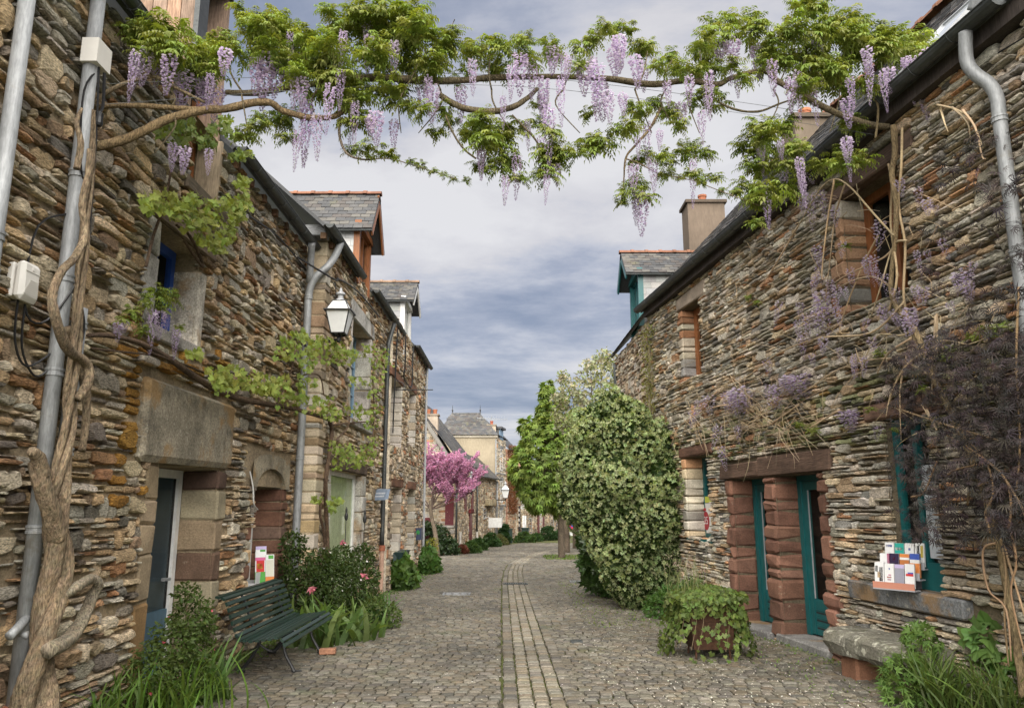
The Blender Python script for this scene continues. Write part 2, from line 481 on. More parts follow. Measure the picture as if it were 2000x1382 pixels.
while y < 56:
    dep = rnd.uniform(.095, .128) * (1 if y < 22 else 1.35 if y < 32 else 2.2)
    skl = rnd.uniform(-.012, .012)
    for side in (0, 1):
        x = left_edge(y) + .02 if side == 0 else chx(y) + .37
        xe = chx(y) - .37 if side == 0 else right_edge(y)
        x += rnd.uniform(-.1, 0)
        while x < xe - .06:
            w = rnd.choice((rnd.uniform(.10, .13), rnd.uniform(.12, .16), rnd.uniform(.125, .145))) * (1 if y < 22 else 1.3 if y < 32 else 1.9)
            w = min(w, xe - x)
            wave = .04 * math.sin(x * 1.3 + y * .23) + .012 * math.sin(x * 3.1 + y * .6)
            c = vary(rnd.choice(COB), .14)
            stones.append((w, x, x + w - .014, y + wave, y + dep - .014 + wave, c, skl + .05 * math.cos(x * 1.3 + y * .23) * 1.3))
            x += w
    y += dep
# channel: four rows along the street, a border row each side
for k in range(-2, 3):
    y = 6.6 + rnd.uniform(0, .2)
    while y < 50:
        ln = rnd.uniform(.12, .2) if k in (-2, 2) else rnd.uniform(.085, .15)
        if y > 24: ln *= 1.7
        xc = chx(y + ln / 2) + k * .146
        slope = (chx(y + ln) - chx(y)) / ln
        c = vary(rnd.choice(COB[1:5] if abs(k) < 2 else COB), .13)
        c = tuple(v * (1.42 if abs(k) < 2 else 1.1) for v in c)
        stones.append((ln, xc - .064, xc + .064, y, y + ln - .016, c, 0.0))
        y += ln
def seen_size(cs):
    px = [proj(c) for c in cs]
    if any(p is None for p in px): return 0
    xs = [p[0] for p in px]; ys_ = [p[1] for p in px]
    if max(xs) < 5 or min(xs) > 1995 or max(ys_) < 5 or min(ys_) > 1377: return 0
    return (max(xs) - min(xs)) * (max(ys_) - min(ys_))
stones.sort(key=lambda s: -seen_size([(s[1], s[3], G(s[3])), (s[2], s[3], G(s[3])), (s[1], s[4], G(s[4])), (s[2], s[4], G(s[4]))]))
street = MB()
street.add([(-3.6, 6, G(6) - .03), (4.6, 6, G(6) - .03), (4.6, 6.4, G(6.4) - .03), (-3.6, 6.4, G(6.4) - .03)], [(0, 1, 2, 3)], (.085, .075, .05))
street_o = street.build("street", M['joint'], kind='structure')
for s in stones[:300]:
    mb = MB(); cobble(mb, s[1], s[2], s[3], s[4], s[5], skew=s[6])
    mb.build("cobble", M['cobble'], street_o)
mb = MB()
for s in stones[300:]: cobble(mb, s[1], s[2], s[3], s[4], s[5], hi=s[3] < 22, j=.008 if s[3] < 22 else .012, skew=s[6])
mb.build("cobbles", M['cobble'], street_o, kind='stuff')
del stones

# ------------------------------------------------------------------ rubble walls
PAL_L = [((.46, .37, .25), 5), ((.40, .29, .17), 5), ((.31, .28, .225), 3.6), ((.42, .385, .32), 3.6), ((.28, .155, .08), 1.1), ((.24, .17, .11), 2.6), ((.50, .43, .32), 4), ((.17, .15, .125), 3.4), ((.38, .23, .125), 1.1)]
PAL_R = [((.41, .37, .30), 5), ((.31, .285, .235), 3.4), ((.47, .425, .345), 5), ((.49, .395, .275), 4.6), ((.40, .23, .13), 1.6), ((.38, .275, .175), 2.6), ((.21, .20, .18), 2.2), ((.60, .56, .47), 1.6), ((.52, .47, .39), 3)]
PAL_C = [((.48, .39, .28), 5), ((.40, .32, .225), 4), ((.29, .225, .155), 3), ((.54, .475, .37), 3), ((.34, .18, .10), 2), ((.22, .18, .14), 3), ((.36, .34, .30), 2)]
PAL_RED = [((.17, .088, .06), 4), ((.145, .075, .052), 4), ((.20, .105, .072), 3), ((.13, .082, .062), 2)]
PAL_GRAN = [((.42, .40, .36), 3), ((.48, .45, .40), 3), ((.35, .335, .30), 2)]
def up_(pal, k): return [((min(.62, a * k), min(.58, b * k * .985), min(.5, c * k * .96)), w) for (a, b, c), w in pal]
PAL_L, PAL_R, PAL_C = up_(PAL_L, 1.2), up_(PAL_R, 1.2), up_(PAL_C, 1.12)
def pick(pal): return rnd.choices([p[0] for p in pal], [p[1] for p in pal])[0]
def lay_rubble(L0, L1, z0, z1, hr, lr, holes, ztop=None, big=.06, thin=.25, wav=.22):
    res = []; z = z0; carry = []
    while z < z1 - .02:
        h = rnd.uniform(*hr) * (1 if rnd.random() > .12 else 1.5)
        h = min(h, z1 - z)
        ph = [rnd.uniform(0, 6.3) for _ in range(3)]
        zm = z + h / 2
        blocks = [(a, b) for a, b, c, d in holes if c < zm < d] + carry
        carry2 = []
        blocks.sort()
        free = []; u = L0
        for a, b in blocks:
            if a > u: free.append((u, min(a, L1)))
            u = max(u, b)
        if u < L1: free.append((u, L1))
        for a, b in free:
            u = a
            while u < b - .03:
                ln = rnd.uniform(*lr) * (1 if rnd.random() > .18 else rnd.uniform(.4, .7)) * (h / sum(hr) * 2) ** .35
                if b - u - ln < lr[0] * .5: ln = b - u
                um = u + ln / 2
                if ztop is None or z + h * .6 < ztop(um):
                    sag = wav * h * (math.sin(um * 1.9 + ph[0]) + .6 * math.sin(um * 4.3 + ph[1]))
                    if rnd.random() < big and ln < .45 and z + h * 2 < z1 and not any(c < z + h * 1.5 < d and a_ < u + ln and b_ > u for a_, b_, c, d in holes):
                        hh = h * rnd.uniform(1.6, 1.95); res.append((u, u + ln, z + sag, z + hh)); carry2.append((u, u + ln))
                    elif rnd.random() < thin and h > .05:
                        s = rnd.uniform(.35, .65) * h
                        res.append((u, u + ln, z + sag, z + s + sag * .6)); res.append((u + rnd.uniform(-.01, .01), u + ln, z + s + sag * .6, z + h))
                    else: res.append((u, u + ln, z + sag, z + h))
                u += ln
        carry = carry2
        z += h
    return res
def rock(mb, fr, u0, u1, z0, z1, prot, gap, col, lod=2):
    w, h = u1 - u0 - gap, z1 - z0 - gap
    if w < .012 or h < .008: return
    u0 += gap / 2; u1 -= gap / 2; z0 += gap / 2; z1 -= gap / 2
    cu, cz = (u0 + u1) / 2, (z0 + z1) / 2
    c1 = min(w * .22, h * .6); c2 = h * .3
    ju, jz = min(.018, w * .08), h * .13
    U = rnd.uniform
    tilt = U(-.10, .10) * h
    if lod >= 2:
        P = [(u0 + c1 * U(.3, 1.4), z0), (cu + w * U(-.15, .15), z0 - jz * U(-.5, 1)), (u1 - c1 * U(.3, 1.4), z0), (u1, z0 + c2 * U(.3, 1.5)), (u1, z1 - c2 * U(.3, 1.5)),
             (u1 - c1 * U(.3, 1.4), z1), (cu + w * U(-.15, .15), z1 + jz * U(-1, .6)), (u0 + c1 * U(.3, 1.4), z1), (u0, z1 - c2 * U(.3, 1.5)), (u0, z0 + c2 * U(.3, 1.5))]
    else:
        P = [(u0 + c1 * U(0, .8), z0), (u1 - c1 * U(0, .8), z0), (u1, cz + h * U(-.25, .25)), (u1 - c1 * U(0, .8), z1), (u0 + c1 * U(0, .8), z1), (u0, cz + h * U(-.25, .25))]
    P = [(a + U(-ju, ju), b + U(-jz, jz) + tilt * (a - cu) / w) for a, b in P]
    n = len(P)
    ins = min(.35, .012 / h + .08)
    inner = [(cu + (a - cu) * (1 - min(.3, .016 / w + .04)) + U(-ju, ju) * .5, cz + (b - cz) * (1 - ins * U(.7, 1.6))) for a, b in P]
    tz, tu = U(-.35, .35), U(-.3, .3)
    def dd(a, b): return prot * (1 + tz * (b - cz) / h * 1.4 + tu * (a - cu) / w) + U(-.004, .004)
    vs, cs = [], []
    if lod >= 2:
        vs += [fr.p(a, b, -.06) for a, b in P]
        vs += [fr.p(a, b, min(prot * .45, prot - .008)) for a, b in P]
        vs += [fr.p(a, b, dd(a, b)) for a, b in inner]
        vs += [fr.p(cu + w * U(-.2, .2), cz + h * U(-.15, .15), prot * U(.85, 1.3))]
        fs = [(i, (i + 1) % n, n + (i + 1) % n, n + i) for i in range(n)] + [(n + i, n + (i + 1) % n, 2 * n + (i + 1) % n, 2 * n + i) for i in range(n)] + \
             [(2 * n + i, 2 * n + (i + 1) % n, 3 * n) for i in range(n)]
    else:
        vs += [fr.p(a, b, -.04) for a, b in P] + [fr.p(a, b, dd(a, b)) for a, b in inner]
        fs = [(i, (i + 1) % n, n + (i + 1) % n, n + i) for i in range(n)] + [tuple(range(n, 2 * n))]
    k2 = [1 + U(-.1, .1) for _ in vs]
    mb.add(vs, fs, [(col[0] * k, col[1] * k, col[2] * k) for k in k2])
def wall(root, fr, L0, L1, z0, z1, openings, hr, lr, pal, mat, mcol, excl=(), ztop=None, prot=(.008, .045), gap=(.008, .02), lod=2,
         single=300, mort_d=-.006, big=.06, thin=.25, reveal=.4, tone=None, thick=.45):
    """openings: (u0, u1, z0, z1, depth)"""
    mb = MB()
    us = sorted({L0, L1, *[o[0] for o in openings], *[o[1] for o in openings]}); zs = sorted({z0, z1, *[o[2] for o in openings], *[o[3] for o in openings]})
    us = [u for u in us if L0 <= u <= L1]; zs = [q for q in zs if z0 <= q <= z1]
    if ztop:                                    # a gable: cut the sheet to its slope
        n = 24; us = sorted(set(us) | {L0 + (L1 - L0) * i / n for i in range(n + 1)})
    for a, b in zip(us[:-1], us[1:]):
        for c, d in zip(zs[:-1], zs[1:]):
            um, zm = (a + b) / 2, (c + d) / 2
            if any(o[0] < um < o[1] and o[2] < zm < o[3] for o in openings): continue
            if ztop:
                ta, tb = ztop(a), ztop(b)
                if max(ta, tb) <= c: continue
                mb.add([fr.p(a, c, mort_d), fr.p(b, c, mort_d), fr.p(b, min(d, max(tb, c)), mort_d), fr.p(a, min(d, max(ta, c)), mort_d)], [(0, 1, 2, 3)], mcol)
            else:
                mb.add([fr.p(a, c, mort_d), fr.p(b, c, mort_d), fr.p(b, d, mort_d), fr.p(a, d, mort_d)], [(0, 1, 2, 3)], mcol)
    for o in openings:
        a, b, c, d, dep = o[:5]
        m1 = mort_d; a -= .03; b += .03
        mb.add([fr.p(a, c, m1), fr.p(a, d, m1), fr.p(a, d, -dep - .1), fr.p(a, c, -dep - .1)], [(0, 1, 2, 3)], mcol)
        mb.add([fr.p(b, c, m1), fr.p(b, d, m1), fr.p(b, d, -dep - .1), fr.p(b, c, -dep - .1)], [(0, 1, 2, 3)], mcol)
        mb.add([fr.p(a, c, m1), fr.p(b, c, m1), fr.p(b, c, -dep - .1), fr.p(a, c, -dep - .1)], [(0, 1, 2, 3)], mcol)
        mb.add([fr.p(a, d, m1), fr.p(b, d, m1), fr.p(b, d, -dep - .1), fr.p(a, d, -dep - .1)], [(0, 1, 2, 3)], mcol)
    for uu in (L0, L1):                          # ends of the wall
        zt = ztop(uu) if ztop else z1
        mb.add([fr.p(uu, z0, mort_d), fr.p(uu, zt, mort_d), fr.p(uu, zt, -thick), fr.p(uu, z0, -thick)], [(0, 1, 2, 3)], mcol)
    w = mb.build("wall", M['mortar'], root)
    holes = [(o[0], o[1], o[2], o[3]) for o in openings] + list(excl)
    st = lay_rubble(L0, L1, z0, z1, hr, lr, holes, ztop, big, thin)
    keyed = []
    for s in st:
        sz = seen_size([fr.p(s[0], s[2]), fr.p(s[1], s[2]), fr.p(s[0], s[3]), fr.p(s[1], s[3])])
        keyed.append((sz, s))
    keyed.sort(key=lambda t: -t[0])
    rest = MB()
    for i, (sz, s) in enumerate(keyed):
        col = vary(pick(pal), .16)
        if tone: col = tone(col, (s[0] + s[1]) / 2, (s[2] + s[3]) / 2)
        args = (fr, *s, rnd.uniform(*prot), rnd.uniform(*gap), col)
        if i < single:
            m1 = MB(); rock(m1, *args, lod=lod)
            if m1.v: m1.build("stone", mat, w)
        else: rock(rest, *args, lod=lod)
    if rest.v: rest.build("stones", mat, w, kind='stuff')
    return w
def jamb(root, fr, u, sgn, z0, z1, hr, wr, depth, pal, mat, name="jamb_stone", proud=.012, ch=.018, jit=.01, gapz=.012):
    """squared blocks one above the other at one side of an opening; returns what they cover"""
    ex = []; z = z0
    while z < z1 - .03:
        h = rnd.uniform(*hr)
        if z1 - z - h < hr[0] * .6: h = z1 - z
        w = rnd.uniform(*wr)
        a, b = (u, u + w) if sgn > 0 else (u - w, u)
        mb = MB()
        rblock(mb, fr, a + .003, b - .006, z + gapz / 2, z + h - gapz / 2, -depth, rnd.uniform(.3, 1.2) * proud, ch, jit, vary(pick(pal), .12))
        mb.build(name, mat, root)
        ex.append((a, b, z, z + h))
        z += h
    return ex
def block(root, name, fr, u0, u1, z0, z1, d0, d1, col, mat, ch=.02, jit=.012, kind=None):
    mb = MB(); rblock(mb, fr, u0, u1, z0, z1, d0, d1, ch, jit, col)
    return mb.build(name, mat, root, kind=kind)
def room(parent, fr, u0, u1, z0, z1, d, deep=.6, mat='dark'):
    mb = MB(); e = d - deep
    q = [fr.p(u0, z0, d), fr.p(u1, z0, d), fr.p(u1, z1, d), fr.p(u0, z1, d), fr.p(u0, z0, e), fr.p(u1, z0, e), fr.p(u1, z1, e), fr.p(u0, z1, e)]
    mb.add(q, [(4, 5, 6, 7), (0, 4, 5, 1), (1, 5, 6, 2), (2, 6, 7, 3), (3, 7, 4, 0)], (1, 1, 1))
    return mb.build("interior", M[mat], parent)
def window(root, fr, u0, u1, z0, z1, rec, mat, vert=1, hor=1, fw=.055, deep=.6, reflection=None, name="window", low=0.0):
    """frame at depth rec behind the face of the wall, one pane to each light"""
    mb = MB(); d0, d1 = -rec - .06, -rec
    fbox(mb, fr, u0, u0 + fw, z0, z1, d0, d1); fbox(mb, fr, u1 - fw, u1, z0, z1, d0, d1)
    fbox(mb, fr, u0 + fw, u1 - fw, z0, z0 + fw + low, d0, d1 + .01); fbox(mb, fr, u0 + fw, u1 - fw, z1 - fw, z1, d0, d1)
    iu0, iu1, iz0, iz1 = u0 + fw, u1 - fw, z0 + fw + low, z1 - fw
    for k in range(1, vert):
        um = iu0 + (iu1 - iu0) * k / vert
        fbox(mb, fr, um - fw * .45, um + fw * .45, iz0, iz1, d0 + .005, d1 + .012)
    for k in range(1, hor):
        zm = iz0 + (iz1 - iz0) * k / hor
        fbox(mb, fr, iu0, iu1, zm - fw * .25, zm + fw * .25, d0 + .012, d1 - .008)
    f = mb.build(name, M[mat], root)
    for i in range(vert):
        for k in range(hor):
            m2 = MB()
            a = iu0 + (iu1 - iu0) * i / vert; b = iu0 + (iu1 - iu0) * (i + 1) / vert
            c = iz0 + (iz1 - iz0) * k / hor; d = iz0 + (iz1 - iz0) * (k + 1) / hor
            fbox(m2, fr, a, b, c, d, d0 + .026, d0 + .032)
            m2.build("pane", M['glass'], f)
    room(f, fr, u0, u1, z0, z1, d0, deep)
    if reflection:  # pleated sheet whose pale colour stands for what the pane mirrors
        m3 = MB(); n = 14
        for i in range(n):
            a = iu0 + (iu1 - iu0) * i / n; b = iu0 + (iu1 - iu0) * (i + 1) / n
            da, db = (-.03 * (i % 2), -.03 * ((i + 1) % 2))
            m3.add([fr.p(a, iz0, d0 + .012 + da * .3), fr.p(b, iz0, d0 + .012 + db * .3), fr.p(b, iz1, d0 + .012 + db * .3), fr.p(a, iz1, d0 + .012 + da * .3)], [(0, 1, 2, 3)], (1, 1, 1))
        m3.build("reflection", M[reflection], f)
    return f
def gutter(root, p0, p1, r=.065, mat='zinc_dark', name="gutter"):
    p0, p1 = Vector(p0), Vector(p1); t = (p1 - p0).normalized()
    s = Vector((t.y, -t.x, 0)).normalized(); up = Vector((0, 0, 1))
    mb = MB(); n = 9; vs, fs = [], []
    for p in (p0, p1):
        for rr in (r, r - .006):
            for k in range(n):
                a = math.pi * k / (n - 1)
                vs.append(p + s * (math.cos(a) * rr) - up * (math.sin(a) * rr))
    for k in range(n - 1):
        fs += [(k, k + 1, 2 * n + k + 1, 2 * n + k), (n + k + 1, n + k, 3 * n + k, 3 * n + k + 1), (k + 1, k, n + k, n + k + 1), (2 * n + k, 2 * n + k + 1, 3 * n + k + 1, 3 * n + k)]
    fs += [(0, n, 3 * n, 2 * n), (n - 1, 3 * n - 1, 4 * n - 1, 2 * n - 1)]
    mb.add(vs, fs, (1, 1, 1))
    for sgn in (1, -1):                          # rolled lip
        tube(mb, [p0 + s * r * sgn, p1 + s * r * sgn], .009, 6, 1)
    for p in (p0, p1):                           # end plates
        mb.add([p + t * .002] + [p + s * (math.cos(math.pi * k / 8) * r) - up * (math.sin(math.pi * k / 8) * r) + t * .002 for k in range(9)], [(0, k, k + 1) for k in range(1, 9)], (1, 1, 1))
    g = mb.build(name, M[mat], root, smooth=False)
    L = (p1 - p0).length
    for i in range(1, int(L / .55)):
        q = p0 + t * (.55 * i); m2 = MB()
        pts = [q + s * (math.cos(math.pi * k / 8) * (r + .004)) - up * (math.sin(math.pi * k / 8) * (r + .004)) for k in range(9)]
        tube(m2, pts, .006, 4, 1); m2.build("gutter_clip", M[mat], g)
    return g
def pipe(root, pts, r=.05, mat='zinc', collars=(), name="drainpipe", n=5):
    mb = MB(); tube(mb, pts, r, 14, n, cap=True)
    o = mb.build(name, M[mat], root, smooth=True)
    for c in collars:
        c = Vector(c); m2 = MB()
        lathe(m2, (c.x, c.y, c.z), [(r + .001, -.03), (r + .009, -.028), (r + .009, -.012), (r + .004, -.008), (r + .004, .008), (r + .009, .012), (r + .009, .028), (r + .001, .03)], 14)
        m2.build("pipe_collar", M[mat], o, smooth=False)
    return o
class F3:
    def __init__(s, o, eu, es):
        s.o, s.eu, s.es = Vector(o), Vector(eu).normalized(), Vector(es).normalized(); s.en = s.eu.cross(s.es).normalized()
        if s.en.z < 0: s.en = -s.en
    def p(s, u, v, d=0.0): return s.o + s.eu * u + s.es * v + s.en * d
SLATE_ME = []
def slate_meshes():
    for k, c in enumerate([(.046, .047, .049), (.062, .061, .060), (.056, .049, .045), (.082, .077, .068), (.038, .039, .041)]):
        me = bpy.data.meshes.new("slate")
        x0, x1 = -.49, .49
        v = [(x0, 0, 0), (x1, .02 * (k - 2) * .5, .0), (x1, 1, 0), (x0, 1, 0), (x0, 0.01 * k, 1), (x1, 0, 1), (x1, 1, 1), (x0, 1, 1)]
        me.from_pydata(v, [], BOXF)
        a = me.color_attributes.new("Col", 'FLOAT_COLOR', 'POINT')
        a.data.foreach_set("color", np.array([(*c, 1)] * 8, np.float32).ravel())
        me.materials.append(M['slate']); SLATE_ME.append(me)
slate_meshes()
def slates(parent, F, u0, u1, v0, v1, w=.2, ex=.13, single=True, inside=None, name="slate"):
    """overlapping slates on a plane: u along, v up the slope"""
    rest = MB(); row = 0; v = v0; cnt = 0
    while v < v1 - .02:
        u = u0 - (w / 2 if row % 2 else 0)
        while u < u1:
            a, b = max(u, u0), min(u + w, u1)
            if b - a > .03 and (inside is None or (inside(a, v) and inside(b, v))):
                hgt = min(ex * 1.7, v1 - v + .02); th = .007 * rnd.uniform(.8, 1.6); lift = .016 + rnd.uniform(0, .006)
                tilt = -.013 / (ex * 1.7)
                if single and cnt < 300:
                    o = bpy.data.objects.new(name, rnd.choice(SLATE_ME)); COL.objects.link(o); o.parent = parent
                    es = (F.es + F.en * tilt).normalized(); en = F.eu.cross(es)
                    if en.z < 0: en = -en
                    m = Matrix.Identity(4); pos = F.p((a + b) / 2, v + rnd.uniform(-.006, .006), lift) - LOC[parent.name]
                    for i in range(3):
                        m[i][0] = F.eu[i] * (b - a - .005); m[i][1] = es[i] * hgt; m[i][2] = en[i] * th; m[i][3] = pos[i]
                    o.matrix_local = m; cnt += 1
                else:
                    c = vary(rnd.choice([(.046, .047, .049), (.062, .061, .060), (.056, .049, .045), (.082, .077, .068)]), .15)
                    q = [F.p(a + .002, v, lift + th), F.p(b - .003, v + rnd.uniform(-.006, .006), lift + th), F.p(b - .003, v + hgt, lift * .3 + th), F.p(a + .002, v + hgt, lift * .3 + th),
                         F.p(a + .002, v, lift), F.p(b - .003, v, lift)]
                    rest.add(q, [(0, 1, 2, 3), (4, 5, 1, 0), (4, 0, 3), (1, 5, 2)], c)
            u += w
        v += ex; row += 1
    if rest.v: rest.build("slates", M['slate'], parent, kind='stuff')
def slab(name, mat, parent, F, u0, u1, v0, v1, th=.05, col=(.07, .07, .075), below=True):
    mb = MB(); d0, d1 = (-th, 0)
    q = [F.p(u0, v0, d1), F.p(u1, v0, d1), F.p(u1, v1, d1), F.p(u0, v1, d1), F.p(u0, v0, d0), F.p(u1, v0, d0), F.p(u1, v1, d0), F.p(u0, v1, d0)]
    mb.add(q, BOXF, col)
    return mb.build(name, mat, parent)
def ridge_tiles(parent, p0, p1, ln=.4, r=.1, col=(.20, .095, .06), lich=True):
    p0, p1 = Vector(p0), Vector(p1); t = (p1 - p0).normalized(); s = Vector((t.y, -t.x, 0)); up = Vector((0, 0, 1))
    n = max(1, round((p1 - p0).length / ln)); ln = (p1 - p0).length / n
    for i in range(n):
        mb = MB(); a = p0 + t * ln * i; k = 7; vs = []
        for (q, rr) in ((0, r), (ln * .82, r * .97), (ln * .82, r * 1.18), (ln * 1.03, r * 1.2)):
            for j in range(k):
                an = math.pi * j / (k - 1)
                vs.append(a + t * q + s * math.cos(an) * rr + up * (math.sin(an) * rr * .9 - .03))
        fs = [(m * k + j, m * k + j + 1, (m + 1) * k + j + 1, (m + 1) * k + j) for m in range(3) for j in range(k - 1)] + [tuple(range(k)), tuple(range(3 * k, 4 * k))]
        mb.add(vs, fs, vary(col, .16))
        mb.build("ridge_tile", M['terracotta'], parent)

# ------------------------------------------------------------------ houses near the camera
def dormer(root, fr, u0, u1, zb, ze, zr, df, dep, paint, win=True, over=.26, side=.14, tile_col=(.20, .095, .06), cheek='slate', boards=True, wz0=None, glassmat=None, tile_r=.085):
    um = (u0 + u1) / 2; n = fr.n
    mb = MB()
    for u, d in ((u0, .02), (u1, -.02)):          # cheeks
        fbox(mb, fr, min(u, u + d), max(u, u + d), zb, ze, df - dep, df - .06, (.30, .30, .295))
    mb.add([fr.p(u0, ze, df - .03), fr.p(u1, ze, df - .03), fr.p(um, zr - .06, df - .03)], [(0, 1, 2)], (.3, .3, .3))
    dm = mb.build("dormer", M['lead'] if cheek == 'slate' else M[cheek], root)
    if cheek == 'slate':
        Fc = F3(fr.p(u0, zb, df - .06), -n, (0, 0, 1)); Fc.en = -fr.u
        rest = MB()
        z = 0; r_ = 0
        while z < ze - zb - .02:
            d = -.12 * (r_ % 2)
            while d < dep - .1:
                a, b = max(d, 0), min(d + .24, dep)
                if b - a > .04:
                    m1 = MB(); c = vary((.33, .33, .325), .14); h = min(.165, ze - zb - z)
                    q = [Fc.p(a + .003, z, .014), Fc.p(b - .003, z, .014), Fc.p(b - .003, z + h, .006), Fc.p(a + .003, z + h, .006), Fc.p(a + .003, z, 0), Fc.p(b - .003, z, 0), Fc.p(b - .003, z + h, 0), Fc.p(a + .003, z + h, 0)]
                    m1.add(q, BOXF, c); m1.build("cheek_slate", M['slate'], dm)
                d += .24
            z += .15; r_ += 1
    # roof of two slopes
    L = math.hypot(um - u0 + side, (zr - ze) * (um - u0 + side) / (um - u0))
    slope_drop = (zr - ze) * side / (um - u0)
    for s, ue in ((1, u0 - side), (-1, u1 + side)):
        base = Vector(fr.p(ue, ze - slope_drop, df + over))
        top = Vector(fr.p(um, zr, df + over))
        F = F3(base, -n, top - base)
        slab("dormer_roof", M['slate'], dm, F, 0, dep + over, 0, L, .03, (.05, .052, .055))
        slates(dm, F, 0, dep + over, -.02, L, w=.19, ex=.125, single=(s == 1))
        m1 = MB()                                  # barge board under the verge
        q0, q1 = F.p(.0, 0, -.035), F.p(.0, L, -.035)
        mb2 = [F.p(.0, -.02, -.03), F.p(.035, -.02, -.03), F.p(.035, L, -.03), F.p(.0, L, -.03), F.p(.0, -.02, -.16), F.p(.035, -.02, -.16), F.p(.035, L, -.16), F.p(.0, L, -.16)]
        m1.add(mb2, BOXF, (.1, .1, .1)); m1.build("barge_board", M[paint] if boards else M['zinc_dark'], dm)
        m1 = MB(); tube(m1, [F.p(0, -.03, -.02), F.p(dep + over, -.03, -.02)], .022, 6, 1); m1.build("eave_trim", M['zinc_dark'], dm)
    ridge_tiles(dm, fr.p(um, zr + .02, df + over + .03), fr.p(um, zr + .02, df - dep), .36, tile_r, tile_col)  # ridge tiles in their own clay colour
    # front: posts, head, planked gable, window
    m1 = MB()
    fbox(m1, fr, u0 - .02, u0 + .09, zb, ze, df - .12, df); fbox(m1, fr, u1 - .09, u1 + .02, zb, ze, df - .12, df)
    fbox(m1, fr, u0 - .05, u1 + .05, ze - .1, ze + .02, df - .1, df + .03)
    m1.build("dormer_frame", M[paint], dm)
    k = 6
    for i in range(k):                             # gable boards
        a = u0 + (u1 - u0) * i / k; b = u0 + (u1 - u0) * (i + 1) / k
        za = ze + (zr - ze - .05) * (1 - abs(a - um) / (um - u0)); zb_ = ze + (zr - ze - .05) * (1 - abs(b - um) / (um - u0))
        m2 = MB(); c = vary((.30, .19, .12), .2)
        q = [fr.p(a + .004, ze + .02, df - .02), fr.p(b - .004, ze + .02, df - .02), fr.p(b - .004, max(zb_, ze + .03), df - .02), fr.p(a + .004, max(za, ze + .03), df - .02)]
        q += [(p[0] - n.x * .02, p[1] - n.y * .02, p[2]) for p in q]
        m2.add(q, BOXF, c); m2.build("gable_board", M['wood'] if paint != 'teal' else M['teal'], dm)
    if win:
        w0 = zb + .05 if wz0 is None else wz0
        window(dm_root(root, fr), fr, u0 + .09, u1 - .09, w0, ze - .1, -df + .06, glassmat or paint, 2, 1, .05, .5, name="dormer_window")
    return dm
def dm_root(root, fr): return root

# ---- house A: left, nearest
def lichen_tone(c, u, z):
    if 6.6 < u < 9.3 and 1.2 < z < 3.4 and rnd.random() < .45 * max(0, 1 - abs(z - 2.7) / 1.3):
        return vary((.30, .16, .035), .2)         # orange lichen round the big lintel
    if z > 4.9: return tuple(v * .9 for v in c) if rnd.random() < .7 else vary((.38, .36, .31), .1)
    return c
FA = Fr((-3.4, 0), (0, 1)).side((0, 5))
hA = thing("stone_house", "tall brown schist house behind the twisted vine trunk and green slatted bench", "house", (-3.4, 8, 0), "stone houses along the cobbled street")
exA = []
exA += jamb(hA, FA, 7.50, -1, -.15, 2.06, (.22, .55), (.24, .38), .40, [((.21, .135, .06), 3), ((.20, .15, .095), 2), ((.26, .20, .13), 2)], M['block'])
exA += jamb(hA, FA, 9.00, 1, -.16, 2.06, (.26, .46), (.22, .30), .42, [((.30, .25, .17), 2.5), ((.12, .075, .05), 3), ((.10, .06, .045), 2), ((.26, .2, .13), 1)], M['block'], proud=.02)
exA.append((6.95, 9.3, 2.06, 2.90))
block(hA, "lintel", FA, 6.98, 9.24, 2.07, 2.87, -.42, .055, (.25, .22, .165), M['granite'], .045, .03)
# blue framed window upstairs
w0z, w1z = FA.hit(300, 632)[1], FA.hit(298, 418)[1]
exA += jamb(hA, FA, 7.08, -1, w0z - .02, w1z, (.5, .8), (.24, .30), .35, PAL_GRAN, M['granite'])
exA += jamb(hA, FA, 8.02, 1, w0z - .05, w1z - .2, (.7, 1.0), (.15, .22), .38, PAL_GRAN, M['granite'], proud=.03)
exA.append((6.75, 8.4, w1z, w1z + .26)); exA.append((6.8, 8.3, w0z - .14, w0z))
block(hA, "timber_lintel", FA, 6.8, 8.4, w1z + .01, w1z + .24, -.36, .02, (.16, .12, .085), M['beam'], .02, .012)
block(hA, "window_sill", FA, 6.9, 8.25, w0z - .13, w0z - .005, -.38, .04, (.30, .28, .25), M['granite'], .015, .008)
# arched slot window with red brick reveal
ar0, ar1, az0, az1 = 10.28, 11.55, .62, 1.93
exA += jamb(hA, FA, ar1, 1, az0, az1, (.13, .24), (.18, .34), .42, PAL_RED, M['brick'], proud=.01)
exA += jamb(hA, FA, ar0, -1, az0, az1 - .5, (.12, .22), (.12, .28), .4, PAL_RED + PAL_L[:4], M['brick'])
exA.append((9.85, 11.95, az1, az1 + .52))
dm0, dm1, dz0, dz1 = 7.55, 8.3, 5.02, 6.75     # the wall dormer
openA = [(7.50, 9.00, -.3, 2.07, .40), (7.08, 8.02, w0z, w1z, .36), (ar0, ar1, az0, az1, .42), (dm0, dm1, dz0, 5.81, .4)]
wA = wall(hA, FA, 3.6, 12.1, -.4, 5.80, openA, (.042, .105), (.10, .38), PAL_L, M['stone_l'], (.31, .245, .16), exA, prot=(.006, .06), gap=(.010, .032), mort_d=-.02, tone=lichen_tone, big=.11, thin=.26)
